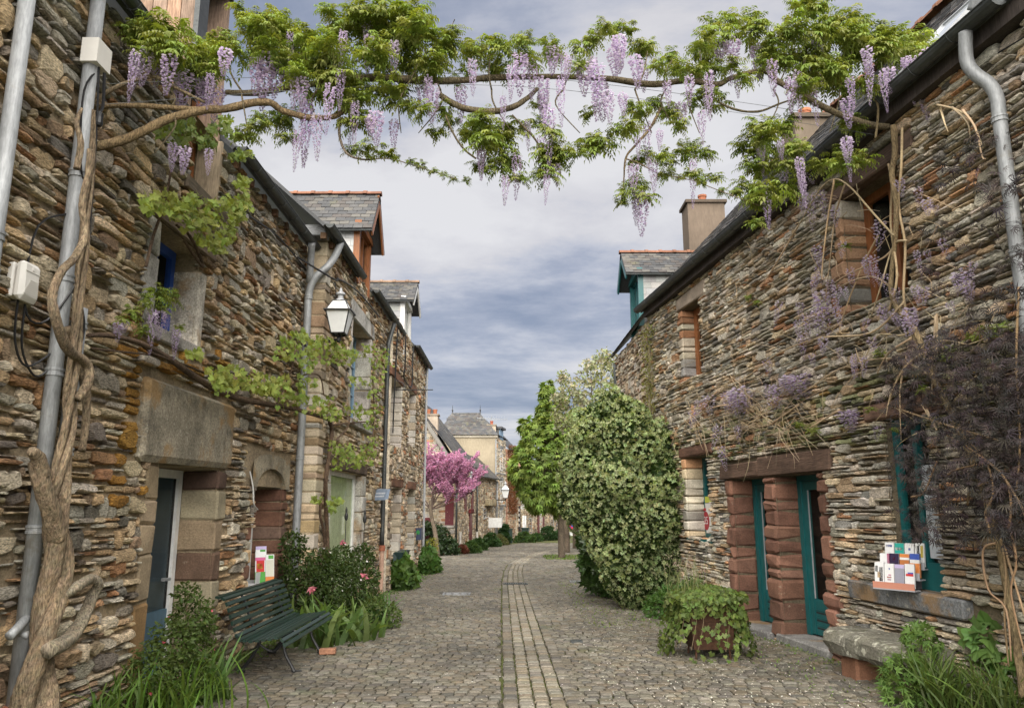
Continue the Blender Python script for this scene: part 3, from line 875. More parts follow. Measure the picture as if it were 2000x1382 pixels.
# arch of the slot: two carved halves and the brick spandrel
mb = MB(); seg = 14; vs = []
cu_, rad_ = (ar0 + ar1) / 2, (ar1 - ar0) / 2
for k in range(seg + 1):
    a = math.pi * k / seg
    for rr, dd_ in ((rad_, .04), (rad_ * 1.3, .04), (rad_, -.42)):
        vs.append(FA.p(cu_ + math.cos(a) * rr * (1 if rr == rad_ else 1.02), az1 - .02 + (math.sin(a) * rad_ * .42 if rr == rad_ else (.0 if k in (0, seg) else .30 + .16 * math.sin(a))), dd_))
fs = []
for k in range(seg):
    fs += [(3 * k, 3 * k + 1, 3 * k + 4, 3 * k + 3), (3 * k, 3 * k + 3, 3 * k + 5, 3 * k + 2)]
mb.add(vs, fs, (.235, .205, .15)); mb.build("arch_stone", M['granite'], hA)
dA = MB()
fbox(dA, FA, 7.50, 7.58, -.16, 2.06, -.50, -.40); fbox(dA, FA, 8.91, 9.0, -.16, 2.06, -.445, -.41); fbox(dA, FA, 7.58, 8.91, 1.97, 2.06, -.5, -.4)
doorA = dA.build("door", M['white_paint'], hA)
m1 = MB(); fbox(m1, FA, 7.58, 8.91, -.16, .55, -.47, -.43); m1.build("panel", plain_mat("blue grey panel", (.06, .12, .17), .5), doorA)
m1 = MB(); fbox(m1, FA, 7.58, 8.91, .55, 1.97, -.455, -.445); m1.build("pane", M['glass'], doorA)
m1 = MB(); fbox(m1, FA, 7.58, 8.91, .5, 1.97, -.485, -.475); m1.build("blind", plain_mat("steel blue blind", (.018, .042, .062), .6), doorA)
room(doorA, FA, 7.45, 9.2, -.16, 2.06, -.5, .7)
m1 = MB(); fbox(m1, FA, 8.70, 8.78, .86, .89, -.43, -.36); fbox(m1, FA, 8.60, 8.78, .865, .885, -.37, -.355); m1.build("handle", M['zinc'], doorA)
m1 = MB(); fbox(m1, FA, 7.45, 9.05, -.3, -.10, -.5, .12, (.2, .19, .17)); m1.build("door_step", M['granite'], hA)
window(hA, FA, 7.08, 8.02, w0z, w1z, .27, 'blue_paint', 2, 2, .09, .5)
wn_ = window(hA, FA, ar0, ar1, az0, az1 + .25, .40, 'white_paint', 1, 2, .07, .5)
block(hA, "window_sill", FA, ar0 - .1, ar1 + .1, az0 - .10, az0 - .004, -.4, .03, (.25, .22, .18), M['block'], .015, .008)
# wall dormer with planked cheek
m1 = MB()
fbox(m1, FA, dm0 - .07, dm0 - .01, 5.84, 7.75, -1.3, -.04, (.27, .19, .14)); fbox(m1, FA, dm1 + .01, dm1 + .07, 5.84, 7.75, -1.3, -.04, (.27, .19, .14))
fbox(m1, FA, dm0 - .07, dm1 + .07, 7.7, 7.9, -1.3, .0, (.1, .1, .1))
dorA = m1.build("dormer", M['wood'], hA)
for i in range(8):
    m2 = MB(); a = -1.28 + i * .155
    fbox(m2, FA, dm0 - .1, dm0 - .072, 5.86, 7.74, a + .004, a + .15, vary((.30, .20, .14), .25)); m2.build("plank", M['wood'], dorA)
m2 = MB(); fbox(m2, FA, dm0 - .13, dm0 + .1, 6.0, 7.95, -.035, .02, (.02, .02, .022)); m2.build("fascia", M['zinc_dark'], dorA)
window(hA, FA, dm0, dm1, dz0, 6.9, .28, 'orange_wood', 2, 2, .07, .5, name="dormer_window")
m2 = MB(); fbox(m2, FA, dm1 - .004, dm1 + .05, dz0, 5.83, -.26, .02, (.34, .27, .19)); m2.build("jamb_board", M['wood'], hA)
block(hA, "window_sill", FA, dm0 - .15, dm1 + .2, dz0 - .14, dz0, -.3, .07, (.15, .12, .09), M['beam'], .015, .01)
# eaves
def eaves(root, fr, u0, u1, ze, over, rise=.9, run=3.4, rafters=True, raf=.5, roofname="roof", gut=True, gz=-.02):
    F = F3(fr.p(u0, ze - .02, over), fr.u, Vector(fr.p(u0, ze - .02 + rise * run, over - run)) - Vector(fr.p(u0, ze - .02, over)))
    Ls = run * math.hypot(1, rise)
    rf = slab(roofname, M['slate'], root, F, 0, u1 - u0, 0, Ls, .05, (.055, .057, .06))
    if rafters:
        n = int((u1 - u0) / raf)
        for i in range(n):
            m1 = MB(); a = u0 + (i + .5) * (u1 - u0) / n
            fbox(m1, fr, a - .04, a + .04, ze - .19, ze - .09, -.02, over - .03, vary((.13, .075, .045), .2)); m1.build("rafter_end", M['wood'], rf)
    if gut: gutter(root, fr.p(u0, ze + gz, over + .07), fr.p(u1, ze + gz, over + .07))
    return rf, F, Ls
eaves(hA, FA, 3.6, 7.38, 5.86, .12)
rfA, _, _ = eaves(hA, FA, 8.45, 12.05, 5.86, .12)
# drainpipes of A
pA = Vector(FA.p(4.64, 0, .11))
pipe(hA, [(pA.x, pA.y, -.1), (pA.x, pA.y, 5.75)], .052, 'zinc', [(pA.x, pA.y, 3.34), (pA.x, pA.y, 3.1), (pA.x, pA.y, 1.4)])
pB = Vector(FA.p(5.44, 0, .11))
pipe(hA, [(pB.x, pB.y, .35), (pB.x, pB.y, 5.75)], .055, 'zinc', [(pB.x, pB.y, 4.12), (pB.x, pB.y, 2.6), (pB.x, pB.y, 3.3), (pB.x, pB.y, 1.5)])
mb = MB(); tube(mb, [(pB.x, pB.y, -.15), (pB.x, pB.y, .36)], .062, 12, 1, (.30, .12, .07)); lathe(mb, (pB.x, pB.y, .32), [(.06, -.03), (.078, -.03), (.078, .05), (.06, .05)], 12, (.30, .12, .07)); mb.build("clay_pipe", M['terracotta'], hA)
pC = Vector(FA.p(5.66, 0, .12))
pipe(hA, [(pC.x, pC.y, 1.55), (pC.x, pC.y, 3.13)], .052, 'zinc', [(pC.x, pC.y, 3.0), (pC.x, pC.y, 2.05)])
pipe(hA, [(pB.x + .02, pB.y + .04, .95), (pB.x + .03, pB.y - .14, .86), (pB.x + .03, pB.y - .2, .83)], .03, 'zinc', [], "branch_pipe", 1)
pipe(hA, [(pB.x + .02, pB.y + .1, .9), (pB.x + .03, pB.y - .02, .82), (pB.x + .03, pB.y - .05, .8)], .026, 'zinc', [], "branch_pipe", 1)
mb = MB(); fbox(mb, FA, 5.36, 5.56, 5.02, 5.22, .07, .2, (.6, .6, .58)); mb.build("junction_box", M['plastic'], hA)
# black cables on A
def cable(root, pts, r=.008, mat='cable', name="cable"):
    mb = MB(); tube(mb, pts, r, 5, 5); return mb.build(name, M[mat], root)
cable(hA, [FA.p(5.5, 5.05, .16), FA.p(5.33, 4.75, .15), FA.p(5.35, 4.2, .17), FA.p(5.55, 3.9, .12), FA.p(5.15, 3.6, .05), FA.p(5.12, 3.0, .05), FA.p(5.3, 2.95, .1), FA.p(5.5, 3.4, .2), FA.p(5.6, 3.9, .15)])
cable(hA, [FA.p(5.45, 5.02, .17), FA.p(5.5, 4.5, .18), FA.p(5.52, 3.7, .2), FA.p(5.45, 3.3, .2), FA.p(5.6, 2.95, .2), FA.p(5.5, 2.6, .18)])
cable(hA, [FA.p(5.50, 5.0, .19), FA.p(5.53, 4.75, .19), FA.p(5.5, 4.66, .19)], .012)
mb = MB(); lathe(mb, FA.p(5.5, 4.55, .19), [(.022, 0), (.03, .02), (.026, .07), (.03, .1), (.012, .12)], 10); mb.build("cable_plug", M['cable'], hA)
cable(hA, [FA.p(5.1, 3.02, .06), FA.p(5.14, 2.72, .05), FA.p(5.3, 2.55, .06), FA.p(5.4, 2.62, .1)])
cable(hA, [FA.p(5.02, 3.05, .06), FA.p(5.06, 2.75, .05), FA.p(5.2, 2.6, .06), FA.p(5.42, 2.75, .1)])
cable(hA, [FA.p(8.4, 5.2, .03), FA.p(9.3, 5.3, .04), FA.p(10.4, 5.45, .04), FA.p(11.4, 5.45, .05), FA.p(11.95, 5.4, .08)], .012)
cable(hA, [FA.p(9.98, 2.1, .03), FA.p(10.08, 1.9, .05), FA.p(10.15, 1.7, .05), FA.p(10.42, 1.62, .02)], .009, 'white_paint', "white_cable")

# ---- house B
FB = Fr((-3.05, 0), (0, 1)).side((0, 5))
hB = thing("stone_house", "schist house carrying the wall lantern, with slate dormer and tall glazed garden door", "house", (-3.05, 15, 0), "stone houses along the cobbled street")
exB = []
FBe = Fr((-3.5, 12.1), (1, 0)).side((-3.2, 0))          # its end face that steps out past house A
z = -.3
while z < 5.9:                                            # quoins that turn the corner
    h = rnd.uniform(.09, .26); mb = MB()
    a = rnd.uniform(.22, .5)
    rblock(mb, FB, 12.1 - .012, 12.1 + a, z + .006, z + h - .008, -.42, rnd.uniform(.0, .02), .016, .008, vary(pick(PAL_L + PAL_C), .15)); mb.build("quoin", M['block'], hB)
    exB.append((12.1, 12.1 + a, z, z + h)); z += h
bw = (14.35, 16.15, FB.hit(705, 828)[1], FB.hit(700, 628)[1] - .05)
exB += jamb(hB, FB, bw[0], -1, bw[2], bw[3], (.3, .6), (.2, .3), .3, PAL_GRAN, M['granite'])
exB += jamb(hB, FB, bw[1], 1, bw[2], bw[3], (.28, .42), (.18, .3), .34, PAL_GRAN, M['granite'], proud=.02)
exB.append((14.05, 16.5, bw[3], bw[3] + .36)); exB.append((14.1, 16.4, bw[2] - .14, bw[2]))
block(hB, "lintel", FB, 14.08, 16.45, bw[3] + .01, bw[3] + .34, -.34, .035, (.36, .35, .325), M['granite'], .02, .012)
block(hB, "window_sill", FB, 14.15, 16.35, bw[2] - .13, bw[2] - .005, -.3, .09, (.36, .35, .33), M['granite'], .015, .008)
bd = (13.12, 15.75, -.22, 2.28)
exB += jamb(hB, FB, bd[0], -1, -.25, 2.28, (.3, .6), (.22, .4), .2, PAL_GRAN, M['granite'])
exB += jamb(hB, FB, bd[1], 1, -.25, 2.28, (.3, .5), (.3, .5), .2, PAL_GRAN, M['granite'], proud=.025)
exB.append((12.9, 16.2, 2.28, 2.55))
block(hB, "timber_lintel", FB, 12.85, 16.2, 2.29, 2.53, -.2, .03, (.12, .085, .06), M['beam'])
wB = wall(hB, FB, 12.1, 18.45, -.4, 6.15, [(*bw, .34), (*bd, .18)], (.055, .125), (.16, .48), PAL_L + PAL_C[:3], M['stone_l'], (.42, .34, .23), exB, prot=(.01, .05), gap=(.008, .024), big=.08)
window(hB, FB, bw[0], bw[1], bw[2], bw[3], .3, 'pale_blue', 2, 3, .07, .5)
window(hB, FB, bd[0], bd[1], bd[2], bd[3], .12, 'white_paint', 1, 1, .075, .35, 'reflection', name="garden_door")
eaves(hB, FB, 11.5, 14.33, 6.06, .10, raf=.45); eaves(hB, FB, 15.75, 20.0, 6.2, .10, raf=.5)
block(hB, "verge_flashing", FB, 11.74, 12.02, 5.94, 6.12, -.5, .05, (.3, .3, .3), M['lead'], .01, .004)
dormer(hB, FB, 14.42, 15.62, 5.95, 7.2, 8.02, .05, 2.6, 'orange_wood', cheek='slate')
CXp, CYp = -3.27, 11.93
pipe(hB, [FB.p(12.3, 6.0, .17), FB.p(12.15, 5.72, .12), (-3.0, 12.0, 5.5), (-3.18, CYp, 5.28), (CXp, CYp, 5.0), (CXp, CYp, 4.4), (CXp, CYp, 2.5), (CXp, CYp, -.1)], .06, 'zinc', [(CXp, CYp, 4.95), (CXp, CYp, 3.9), (CXp, CYp, 2.4), (CXp, CYp, 1.2)])
pipe(hB, [FA.p(11.7, 5.8, .2), FA.p(11.8, 5.6, .17), (CXp, CYp, 5.2)], .055, 'zinc', [], "branch_pipe", 3)
pipe(hB, [FB.p(18.3, 6.05, .17), FB.p(18.1, 5.6, .1), FB.p(18.05, 5.2, .08), FB.p(18.05, 3, .08), FB.p(18.05, .75, .08)], .05, 'zinc_dark', [FB.p(18.05, 4.0, .08), FB.p(18.05, 2.0, .08)])
mb = MB(); tube(mb, [FB.p(18.05, -.3, .08), FB.p(18.05, .8, .08)], .056, 10, 1, (.42, .27, .2)); lathe(mb, FB.p(18.05, .74, .08), [(.06, -.06), (.075, -.06), (.075, .06), (.06, .06)], 12, (.33, .12, .07)); mb.build("clay_pipe", M['terracotta'], hB)
cable(hB, [FA.p(11.3, 5.42, .1), FB.p(12.1, 5.3, .15), FB.p(12.7, 5.5, .06), FB.p(14.4, 5.75, .06), FB.p(16.8, 5.85, .06)], .015)
cable(hB, [FB.p(11.9, 5.2, .2), FB.p(11.93, 4.9, .22), FB.p(12.1, 4.55, .1), FB.p(11.9, 4.4, .2)], .009)

# ---- house C
FC = Fr((-2.92, 0), (0, 1)).side((0, 5))
hC = thing("stone_house", "pale rough-stone house at the end of the near row with four deep slot windows", "house", (-2.92, 22, 0), "stone houses along the cobbled street")
exC = []
cw = []
for (a, b, t, bt) in ((763, 783, 742, 872), (797, 810, 762, 872), (763, 781, 952, 1080), (793, 808, 955, 1090)):
    ua = FC.hit(a, (t + bt) / 2)[0]; ub = FC.hit(b, (t + bt) / 2)[0]
    za = FC.hit((a + b) / 2, bt)[1]; zb = FC.hit((a + b) / 2, t)[1]
    cw.append((ua, ub, za, zb))
for i, (a, b, c, d) in enumerate(cw):
    exC += jamb(hC, FC, b, 1, c, d, (.14, .26), (.14, .24), .34, [((.42, .39, .34), 3), ((.38, .32, .24), 2), ((.30, .15, .07), .7)], M['block'], proud=.01)
    exC.append((a - .2, b + .25, d, d + .24))
    block(hC, "timber_lintel", FC, a - .18, b + .22, d + .01, d + .23, -.3, .03, (.15, .075, .045), M['beam'])
wall(hC, FC, 18.45, 25.5, -.5, 6.35, [(*w, .34) for w in cw], (.06, .13), (.14, .36), PAL_C, M['stone_l'], (.56, .49, .38), exC, prot=(.015, .06), gap=(.014, .035), lod=1, big=.1)
for (a, b, c, d) in cw: window(hC, FC, a, b, c, d, .32, 'white_paint', 1, 2, .06, .4)
FCe = Fr((-7, 25.5), (1, 0)).side((-5, 30))
mb = MB(); mb.add([(-7, 25.49, -.6), (-2.93, 25.49, -.6), (-2.93, 25.49, 6.35), (-7, 25.49, 8.6)], [(0, 1, 2, 3)], (.4, .33, .25)); mb.build("end_wall", M['mortar'], hC)
FCn = Fr((-3.06, 18.45), (1, 0)).side((-3, 0))
eaves(hC, FC, 21.9, 25.7, 6.3, .10, raf=.6)
eaves(hC, FC, 19.4, 20.2, 6.25, .08, raf=.4, gut=False)
dormer(hC, FC, 20.15, 21.5, 5.2, 7.25, 7.85, .02, 2.6, 'white_paint', tile_col=(.20, .13, .09), win=True)
pipe(hC, [FC.p(25.3, 6.25, .15), FC.p(25.3, 5.7, .08), FC.p(25.3, -.3, .08)], .04, 'grey_paint', [FC.p(25.3, 3, .08)])
cable(hC, [FC.p(19.9, 6.1, .1), FC.p(19.9, 5.3, .1), FC.p(20.1, 5.0, .06), FC.p(21.6, 5.0, .06), FC.p(21.7, 5.6, .06), FC.p(21.8, 6.2, .06)], .02)
cable(hC, [FC.p(18.6, 6.0, .08), FC.p(18.5, 4.4, .06), FC.p(18.5, 3.4, .05)], .018)
mb = MB(); tube(mb, [FC.p(18.5, 4.45, .05), FC.p(18.5, 4.45, 1.0)], .012, 6, 1); tube(mb, [FC.p(18.5, 4.7, .05), FC.p(18.5, 4.62, .25), FC.p(18.5, 4.52, .3)], .009, 5, 4)
mb.build("iron_bracket", M['iron'], hC)

# ---- house R: right, in front of the camera
TR = -.1307
FR_ = Fr((5.17, 0), (TR, 1)).side((0, 5))
KR = math.hypot(1, TR)
hR = thing("stone_house", "grey slate-stone shop house with teal doors, dark red sandstone pier and timber lintel", "house", (3.9, 10, 0), "stone houses along the cobbled street")
U = lambda px, py, d=0.0: FR_.hit(px, py, d)[0]
Z = lambda px, py, d=0.0: FR_.hit(px, py, d)[1]
d2a, d2b = U(1607, 1100), U(1522, 1100)
d1a, d1b = U(1498, 1080), U(1437, 1080)
dz = Z(1560, 926) + .01
zs_ = -.06
exR = []
REC = .36
exR += jamb(hR, FR_, d1b, 1, -.25, dz, (.15, .32), (.12, .3), REC, PAL_RED, M['block'], proud=.03, ch=.032, jit=.016)
pier = jamb(hR, FR_, d2b, 1, -.12, dz, (.12, .3), (d1a - d2b, d1a - d2b + .001), REC + .04, PAL_RED, M['block'], name="pier_stone", proud=.03, ch=.034, jit=.016)
exR += pier
exR += jamb(hR, FR_, d2a, -1, -.25, dz, (.14, .34), (.16, .42), REC, PAL_RED, M['block'], proud=.03, ch=.032, jit=.016)
lz1 = Z(1560, 886)
exR.append((d2a - .45, d1b + .45, dz, lz1 + .02))
block(hR, "timber_lintel", FR_, d2a - .42, (d2b + d1a) / 2 + .25, dz + .005, lz1 + .02, -REC, .05, (.095, .060, .043), M['beam'], .02, .012)
block(hR, "timber_lintel", FR_, (d2b + d1a) / 2 + .258, d1b + .40, dz + .005, lz1 - .01, -REC, .04, (.10, .063, .045), M['beam'], .02, .012)
nw = (U(1387, 965), U(1341, 965), Z(1375, 1052), Z(1375, 888))
exR += jamb(hR, FR_, nw[1], 1, nw[2], nw[3], (.1, .2), (.14, .26), .35, PAL_R + [((.32, .18, .1), 3)], M['block'], proud=.012)
exR.append((nw[0] - .25, nw[1] + .3, nw[3], nw[3] + .2))
block(hR, "timber_lintel", FR_, nw[0] - .2, nw[1] + .25, nw[3] + .005, nw[3] + .19, -.36, .03, (.12, .065, .045), M['beam'])
sw = (U(1828, 1000), U(1737, 1000), Z(1780, 1150), Z(1770, 812))
exR.append((sw[0] - .75, sw[1] + .55, sw[2] - .21, sw[2])); exR.append((sw[0] - .3, sw[1] + .3, sw[3], sw[3] + .2))
block(hR, "window_sill", FR_, U(1895, 1180), U(1667, 1160), sw[2] - .2, sw[2] - .004, -.3, .07, (.16, .165, .17), M['granite'], .02, .012)
block(hR, "timber_lintel", FR_, sw[0] - .28, sw[1] + .3, sw[3] + .005, sw[3] + .19, -.3, .02, (.14, .085, .06), M['beam'])
ow = (U(1768, 460), U(1646, 460), Z(1700, 592), Z(1700, 345))
exR += jamb(hR, FR_, ow[1], 1, ow[2], ow[3], (.10, .22), (.16, .34), .36, [((.40, .36, .29), 3), ((.33, .2, .12), 2.4), ((.27, .26, .24), 2)], M['block'], proud=.015, ch=.028, jit=.014)
exR.append((ow[0] - .3, ow[1] + .3, ow[3], ow[3] + .22))
block(hR, "timber_lintel", FR_, ow[0] - .28, ow[1] + .28, ow[3] + .005, ow[3] + .21, -.34, .02, (.12, .08, .06), M['beam'])
ow2 = (U(1370, 655), U(1333, 655), Z(1355, 738), Z(1355, 588))
exR += jamb(hR, FR_, ow2[1], 1, ow2[2], ow2[3], (.10, .2), (.16, .3), .34, [((.40, .35, .27), 3), ((.33, .17, .09), 2.4), ((.27, .26, .24), 2)], M['block'], proud=.012)
exR.append((ow2[0] - .3, ow2[1] + .3, ow2[3], ow2[3] + .3))
block(hR, "lintel", FR_, ow2[0] - .25, ow2[1] + .25, ow2[3] + .005, ow2[3] + .28, -.33, .02, (.27, .22, .17), M['block'], .025, .015)
UE = 16.4 * KR
def tone_r(c, u, z):
    if 2.35 < z < 3.1 and rnd.random() < .4: return (c[0] * .55, c[1] * .62, c[2] * .42)      # mossy band above the lintels
    if z > 3.2 and rnd.random() < .10: return vary((.46, .42, .34), .1)
    return c
wR = wall(hR, FR_, 4.4, UE, -.4, 5.80, [(d2a, d2b, -.3, dz, REC), (d1a, d1b, -.3, dz, REC), (*nw, .36), (*sw, .2), (*ow, .34), (*ow2, .34)],
          (.03, .078), (.10, .36), PAL_R, M['stone_r'], (.15, .12, .08), exR, prot=(.012, .06), gap=(.006, .018), tone=tone_r, big=.07, thin=.26, mort_d=-.03)
def shop_door(a, b, base):
    mb = MB(); d0, d1 = -REC - .07, -REC
    fbox(mb, FR_, a, a + .08, base, dz, d0, d1 + .02); fbox(mb, FR_, b - .10, b, base, dz, d0, d1 + .02); fbox(mb, FR_, a + .08, b - .10, dz - .08, dz, d0, d1 + .02)
    door = mb.build("door", M['teal'], hR)
    l0, l1 = a + .085, b - .105
    leaf = MB()
    fbox(leaf, FR_, l0, l0 + .10, base + .02, dz - .085, d0 + .01, d1); fbox(leaf, FR_, l1 - .11, l1, base + .02, dz - .085, d0 + .01, d1)
    fbox(leaf, FR_, l0 + .10, l1 - .11, base + .02, base + .48, d0 + .015, d1 - .012); fbox(leaf, FR_, l0 + .10, l1 - .11, dz - .2, dz - .085, d0 + .01, d1)
    lf = leaf.build("door_leaf", M['teal'], door)
    for k in range(3):
        m1 = MB(); zz_ = base + .12 + k * .1
        m1.add([FR_.p(l0 + .15, zz_, d1 - .008), FR_.p(l1 - .13, zz_, d1 - .008), FR_.p(l1 - .13, zz_ + .03, d1 - .002), FR_.p(l0 + .15, zz_ + .03, d1 - .002),
                FR_.p(l0 + .15, zz_, d1 - .03), FR_.p(l1 - .13, zz_, d1 - .03), FR_.p(l1 - .13, zz_ + .03, d1 - .03), FR_.p(l0 + .15, zz_ + .03, d1 - .03)], BOXF, (1, 1, 1))
        m1.build("louvre", M['teal'], door)
        m1 = MB(); fbox(m1, FR_, l0 + .15, l1 - .13, zz_ - .022, zz_ - .004, d1 - .02, d1 - .0105); m1.build("vent_slot", M['dark'], door)
    m1 = MB(); fbox(m1, FR_, l0 + .10, l1 - .11, base + .485, dz - .205, d0 + .035, d0 + .042); m1.build("pane", M['glass'], door)
    m1 = MB(); fbox(m1, FR_, l1 - .122, l1 - .1115, base + .485, dz - .205, d0 + .042, d0 + .058); m1.build("glazing_bead", M['grey_paint'], door)
    m1 = MB(); fbox(m1, FR_, l0 + .03, l0 + .06, base + 1.0, base + 1.12, d1, d1 + .04); m1.build("handle", M['zinc'], door)
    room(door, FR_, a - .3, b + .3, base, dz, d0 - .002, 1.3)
    return door
shop_door(d2a, d2b, -.05); shop_door(d1a, d1b, -.08)
block(hR, "door_sill", FR_, d2a - .05, d2b + .12, -.3, -.052, -REC - .1, .06, (.20, .195, .185), M['granite'], .02, .01)
block(hR, "door_sill", FR_, d1a - .08, d1b + .2, -.33, -.082, -REC - .1, .10, (.18, .175, .17), M['granite'], .02, .01)
window(hR, FR_, nw[0], nw[1], nw[2], nw[3], .33, 'teal', 1, 1, .07, .5)
mb = MB(); fbox(mb, FR_, nw[0] - .02, nw[1] + .02, nw[2] - .06, nw[2] + .0, -.36, .03); mb.build("window_sill", M['teal'], hR)
window(hR, FR_, sw[0], sw[1], sw[2], sw[3], .12, 'teal', 2, 1, .075, .9, low=.2, name="shop_window")
window(hR, FR_, ow[0], ow[1], ow[2], ow[3], .30, 'orange_wood', 2, 1, .10, .5, reflection=None)
window(hR, FR_, ow2[0], ow2[1], ow2[2], ow2[3], .24, 'orange_wood', 2, 1, .13, .5)
# roof of R
zeR = 5.93
rfR, FroofR, LsR = eaves(hR, FR_, 4.4, UE + .2, zeR, .16, rise=1.08, run=3.05, rafters=False, gut=False)
slates(rfR, FroofR, 0, UE + .2 - 4.4, -.03, LsR, w=.22, ex=.14, single=True)
def u_at(px, z, d):
    best = min((abs(proj(FR_.p(u, z, d))[0] - px), u) for u in [4.5 + .01 * k for k in range(900)]); return best[1]
gend = u_at(1950, zeR, .25)
gutter(hR, FR_.p(gend, zeR, .25), FR_.p(UE + .1, zeR, .25), .085)
ridge_tiles(rfR, FroofR.p(0, LsR, .06), FroofR.p(UE - 4.2, LsR, .06), .42, .12)
mb = MB(); fbox(mb, FR_, 4.4, UE, zeR - .2, zeR - .02, -.05, .14, (.05, .04, .035)); mb.build("soffit", M['wood'], hR)
sk = F3(FroofR.o, FroofR.eu, FroofR.es); sku0, sku1 = 7.05 - 4.4, 7.95 - 4.4
m1 = MB()
for a, b, c, d in ((sku0, sku0 + .06, .45, 1.6), (sku1 - .06, sku1, .45, 1.6), (sku0 + .06, sku1 - .06, .45, .52), (sku0 + .06, sku1 - .06, 1.53, 1.6)):
    q = [sk.p(a, c, .09), sk.p(b, c, .09), sk.p(b, d, .09), sk.p(a, d, .09), sk.p(a, c, 0), sk.p(b, c, 0), sk.p(b, d, 0), sk.p(a, d, 0)]
    m1.add(q, BOXF, (.3, .3, .3))
skl = m1.build("skylight", M['grey_paint'], rfR)
m1 = MB(); m1.add([sk.p(sku0 + .06, .52, .07), sk.p(sku1 - .06, .52, .07), sk.p(sku1 - .06, 1.53, .07), sk.p(sku0 + .06, 1.53, .07)], [(0, 1, 2, 3)], (1, 1, 1))
mm = plain_mat("sky lit pane", (.5, .53, .56), .05, spec=1.0, bump=0, var=.02); m1.build("pane", mm, skl)
# swan-neck drainpipe at the near end of the gutter
g0 = gend
go = u_at(1886, zeR - .06, .25)
def sp(px, py, d): u, z = FR_.hit(px, py, d); return FR_.p(u, z, d)
ud = FR_.hit(1950, 215, .09)[0]
pipe(hR, [FR_.p(go, zeR - .07, .25), sp(1888, 118, .24), sp(1905, 145, .2), sp(1932, 165, .13), sp(1948, 195, .09), FR_.p(ud, FR_.hit(1950, 260, .09)[1], .09), FR_.p(ud, 3, .09), FR_.p(ud, -.2, .09)], .058, 'zinc',
     [FR_.p(ud, FR_.hit(1950, 235, .09)[1], .09), FR_.p(ud, 3.75, .09), FR_.p(ud, 1.9, .09)], n=6)
pipe(hR, [FR_.p(g0 - .25, zeR + .95, -.1), FR_.p(g0 - .05, zeR + .5, .15), FR_.p(g0 + .1, zeR + .22, .25), FR_.p(g0 + .25, zeR + .03, .26)], .075, 'zinc', [], name="branch_pipe", n=5)
cable(hR, [FR_.p(g0 + .3, 5.6, .05), FR_.p(g0 - .1, 5.55, .05), FR_.p(g0 - .6, 5.5, .06)], .007)
# chimneys of R
def chimney(root, x0, x1, y0, y1, z0, z1, col=(.27, .22, .17), pots=1, potcol=(.34, .13, .07), mat='plaster'):
    mb = MB(); wbox(mb, x0, x1, y0, y1, z0, z1, col); ch = mb.build("chimney", M[mat], root)
    mb = MB(); wbox(mb, x0 - .06, x1 + .06, y0 - .06, y1 + .06, z1 - .02, z1 + .06, tuple(c * .6 for c in col)); mb.build("chimney_cap", M[mat], ch)
    for i in range(pots):
        mb = MB(); cx_ = x0 + (x1 - x0) * (i + .5) / pots
        lathe(mb, (cx_, (y0 + y1) / 2, z1 + .06), [(.11, 0), (.10, .05), (.105, .2), (.125, .22), (.125, .27), (.08, .27)], 12, potcol); mb.build("chimney_pot", M['terracotta'], ch)
    return ch
chimney(hR, 4.75, 5.75, 19.6, 20.3, 7.4, 9.75, (.13, .10, .075))
chimney(hR, 5.35, 6.05, 13.4, 14.1, 7.0, 8.9, (.17, .135, .10))
dormer(hR, Fr((2.92, 0), (0, 1)).side((0, 5)), 17.25, 18.5, 5.75, 7.12, 7.72, -.02, 2.4, 'teal', over=.3)

# ---- house R2: the wall that carries on past the bend
x16 = 5.17 + TR * 16.4
FR2 = Fr((x16 + .01, 16.4), (-.02, 1)).side((0, 16))
hR2 = thing("stone_house", "old bulging stone house end with ragged eave, rising behind the variegated bush", "house", (x16, 18.5, 0), "stone houses along the cobbled street")
w2 = wall(hR2, FR2, 0.03, 4.9, -.5, 5.75, [], (.05, .11), (.12, .34), PAL_C + PAL_R[:3], M['stone_r'], (.33, .27, .2), [], prot=(.01, .05), lod=1, single=200)
rf2, F2, L2 = eaves(hR2, FR2, .0, 5.1, 5.86, .12, rise=1.08, run=3.0, rafters=False, gut=False)
slates(rf2, F2, 0, 5.1, -.04, 1.2, w=.25, ex=.15, single=True)
mb = MB(); fbox(mb, FR2, 4.86, 4.9, -.5, 5.7, -4, -.05, (.3, .25, .18)); mb.build("end_wall", M['mortar'], hR2)
pipe(hR2, [FR2.p(4.8, 5.6, .05), FR2.p(4.8, 4.5, .05), FR2.p(4.8, 3.0, .05)], .05, 'zinc_dark', [])

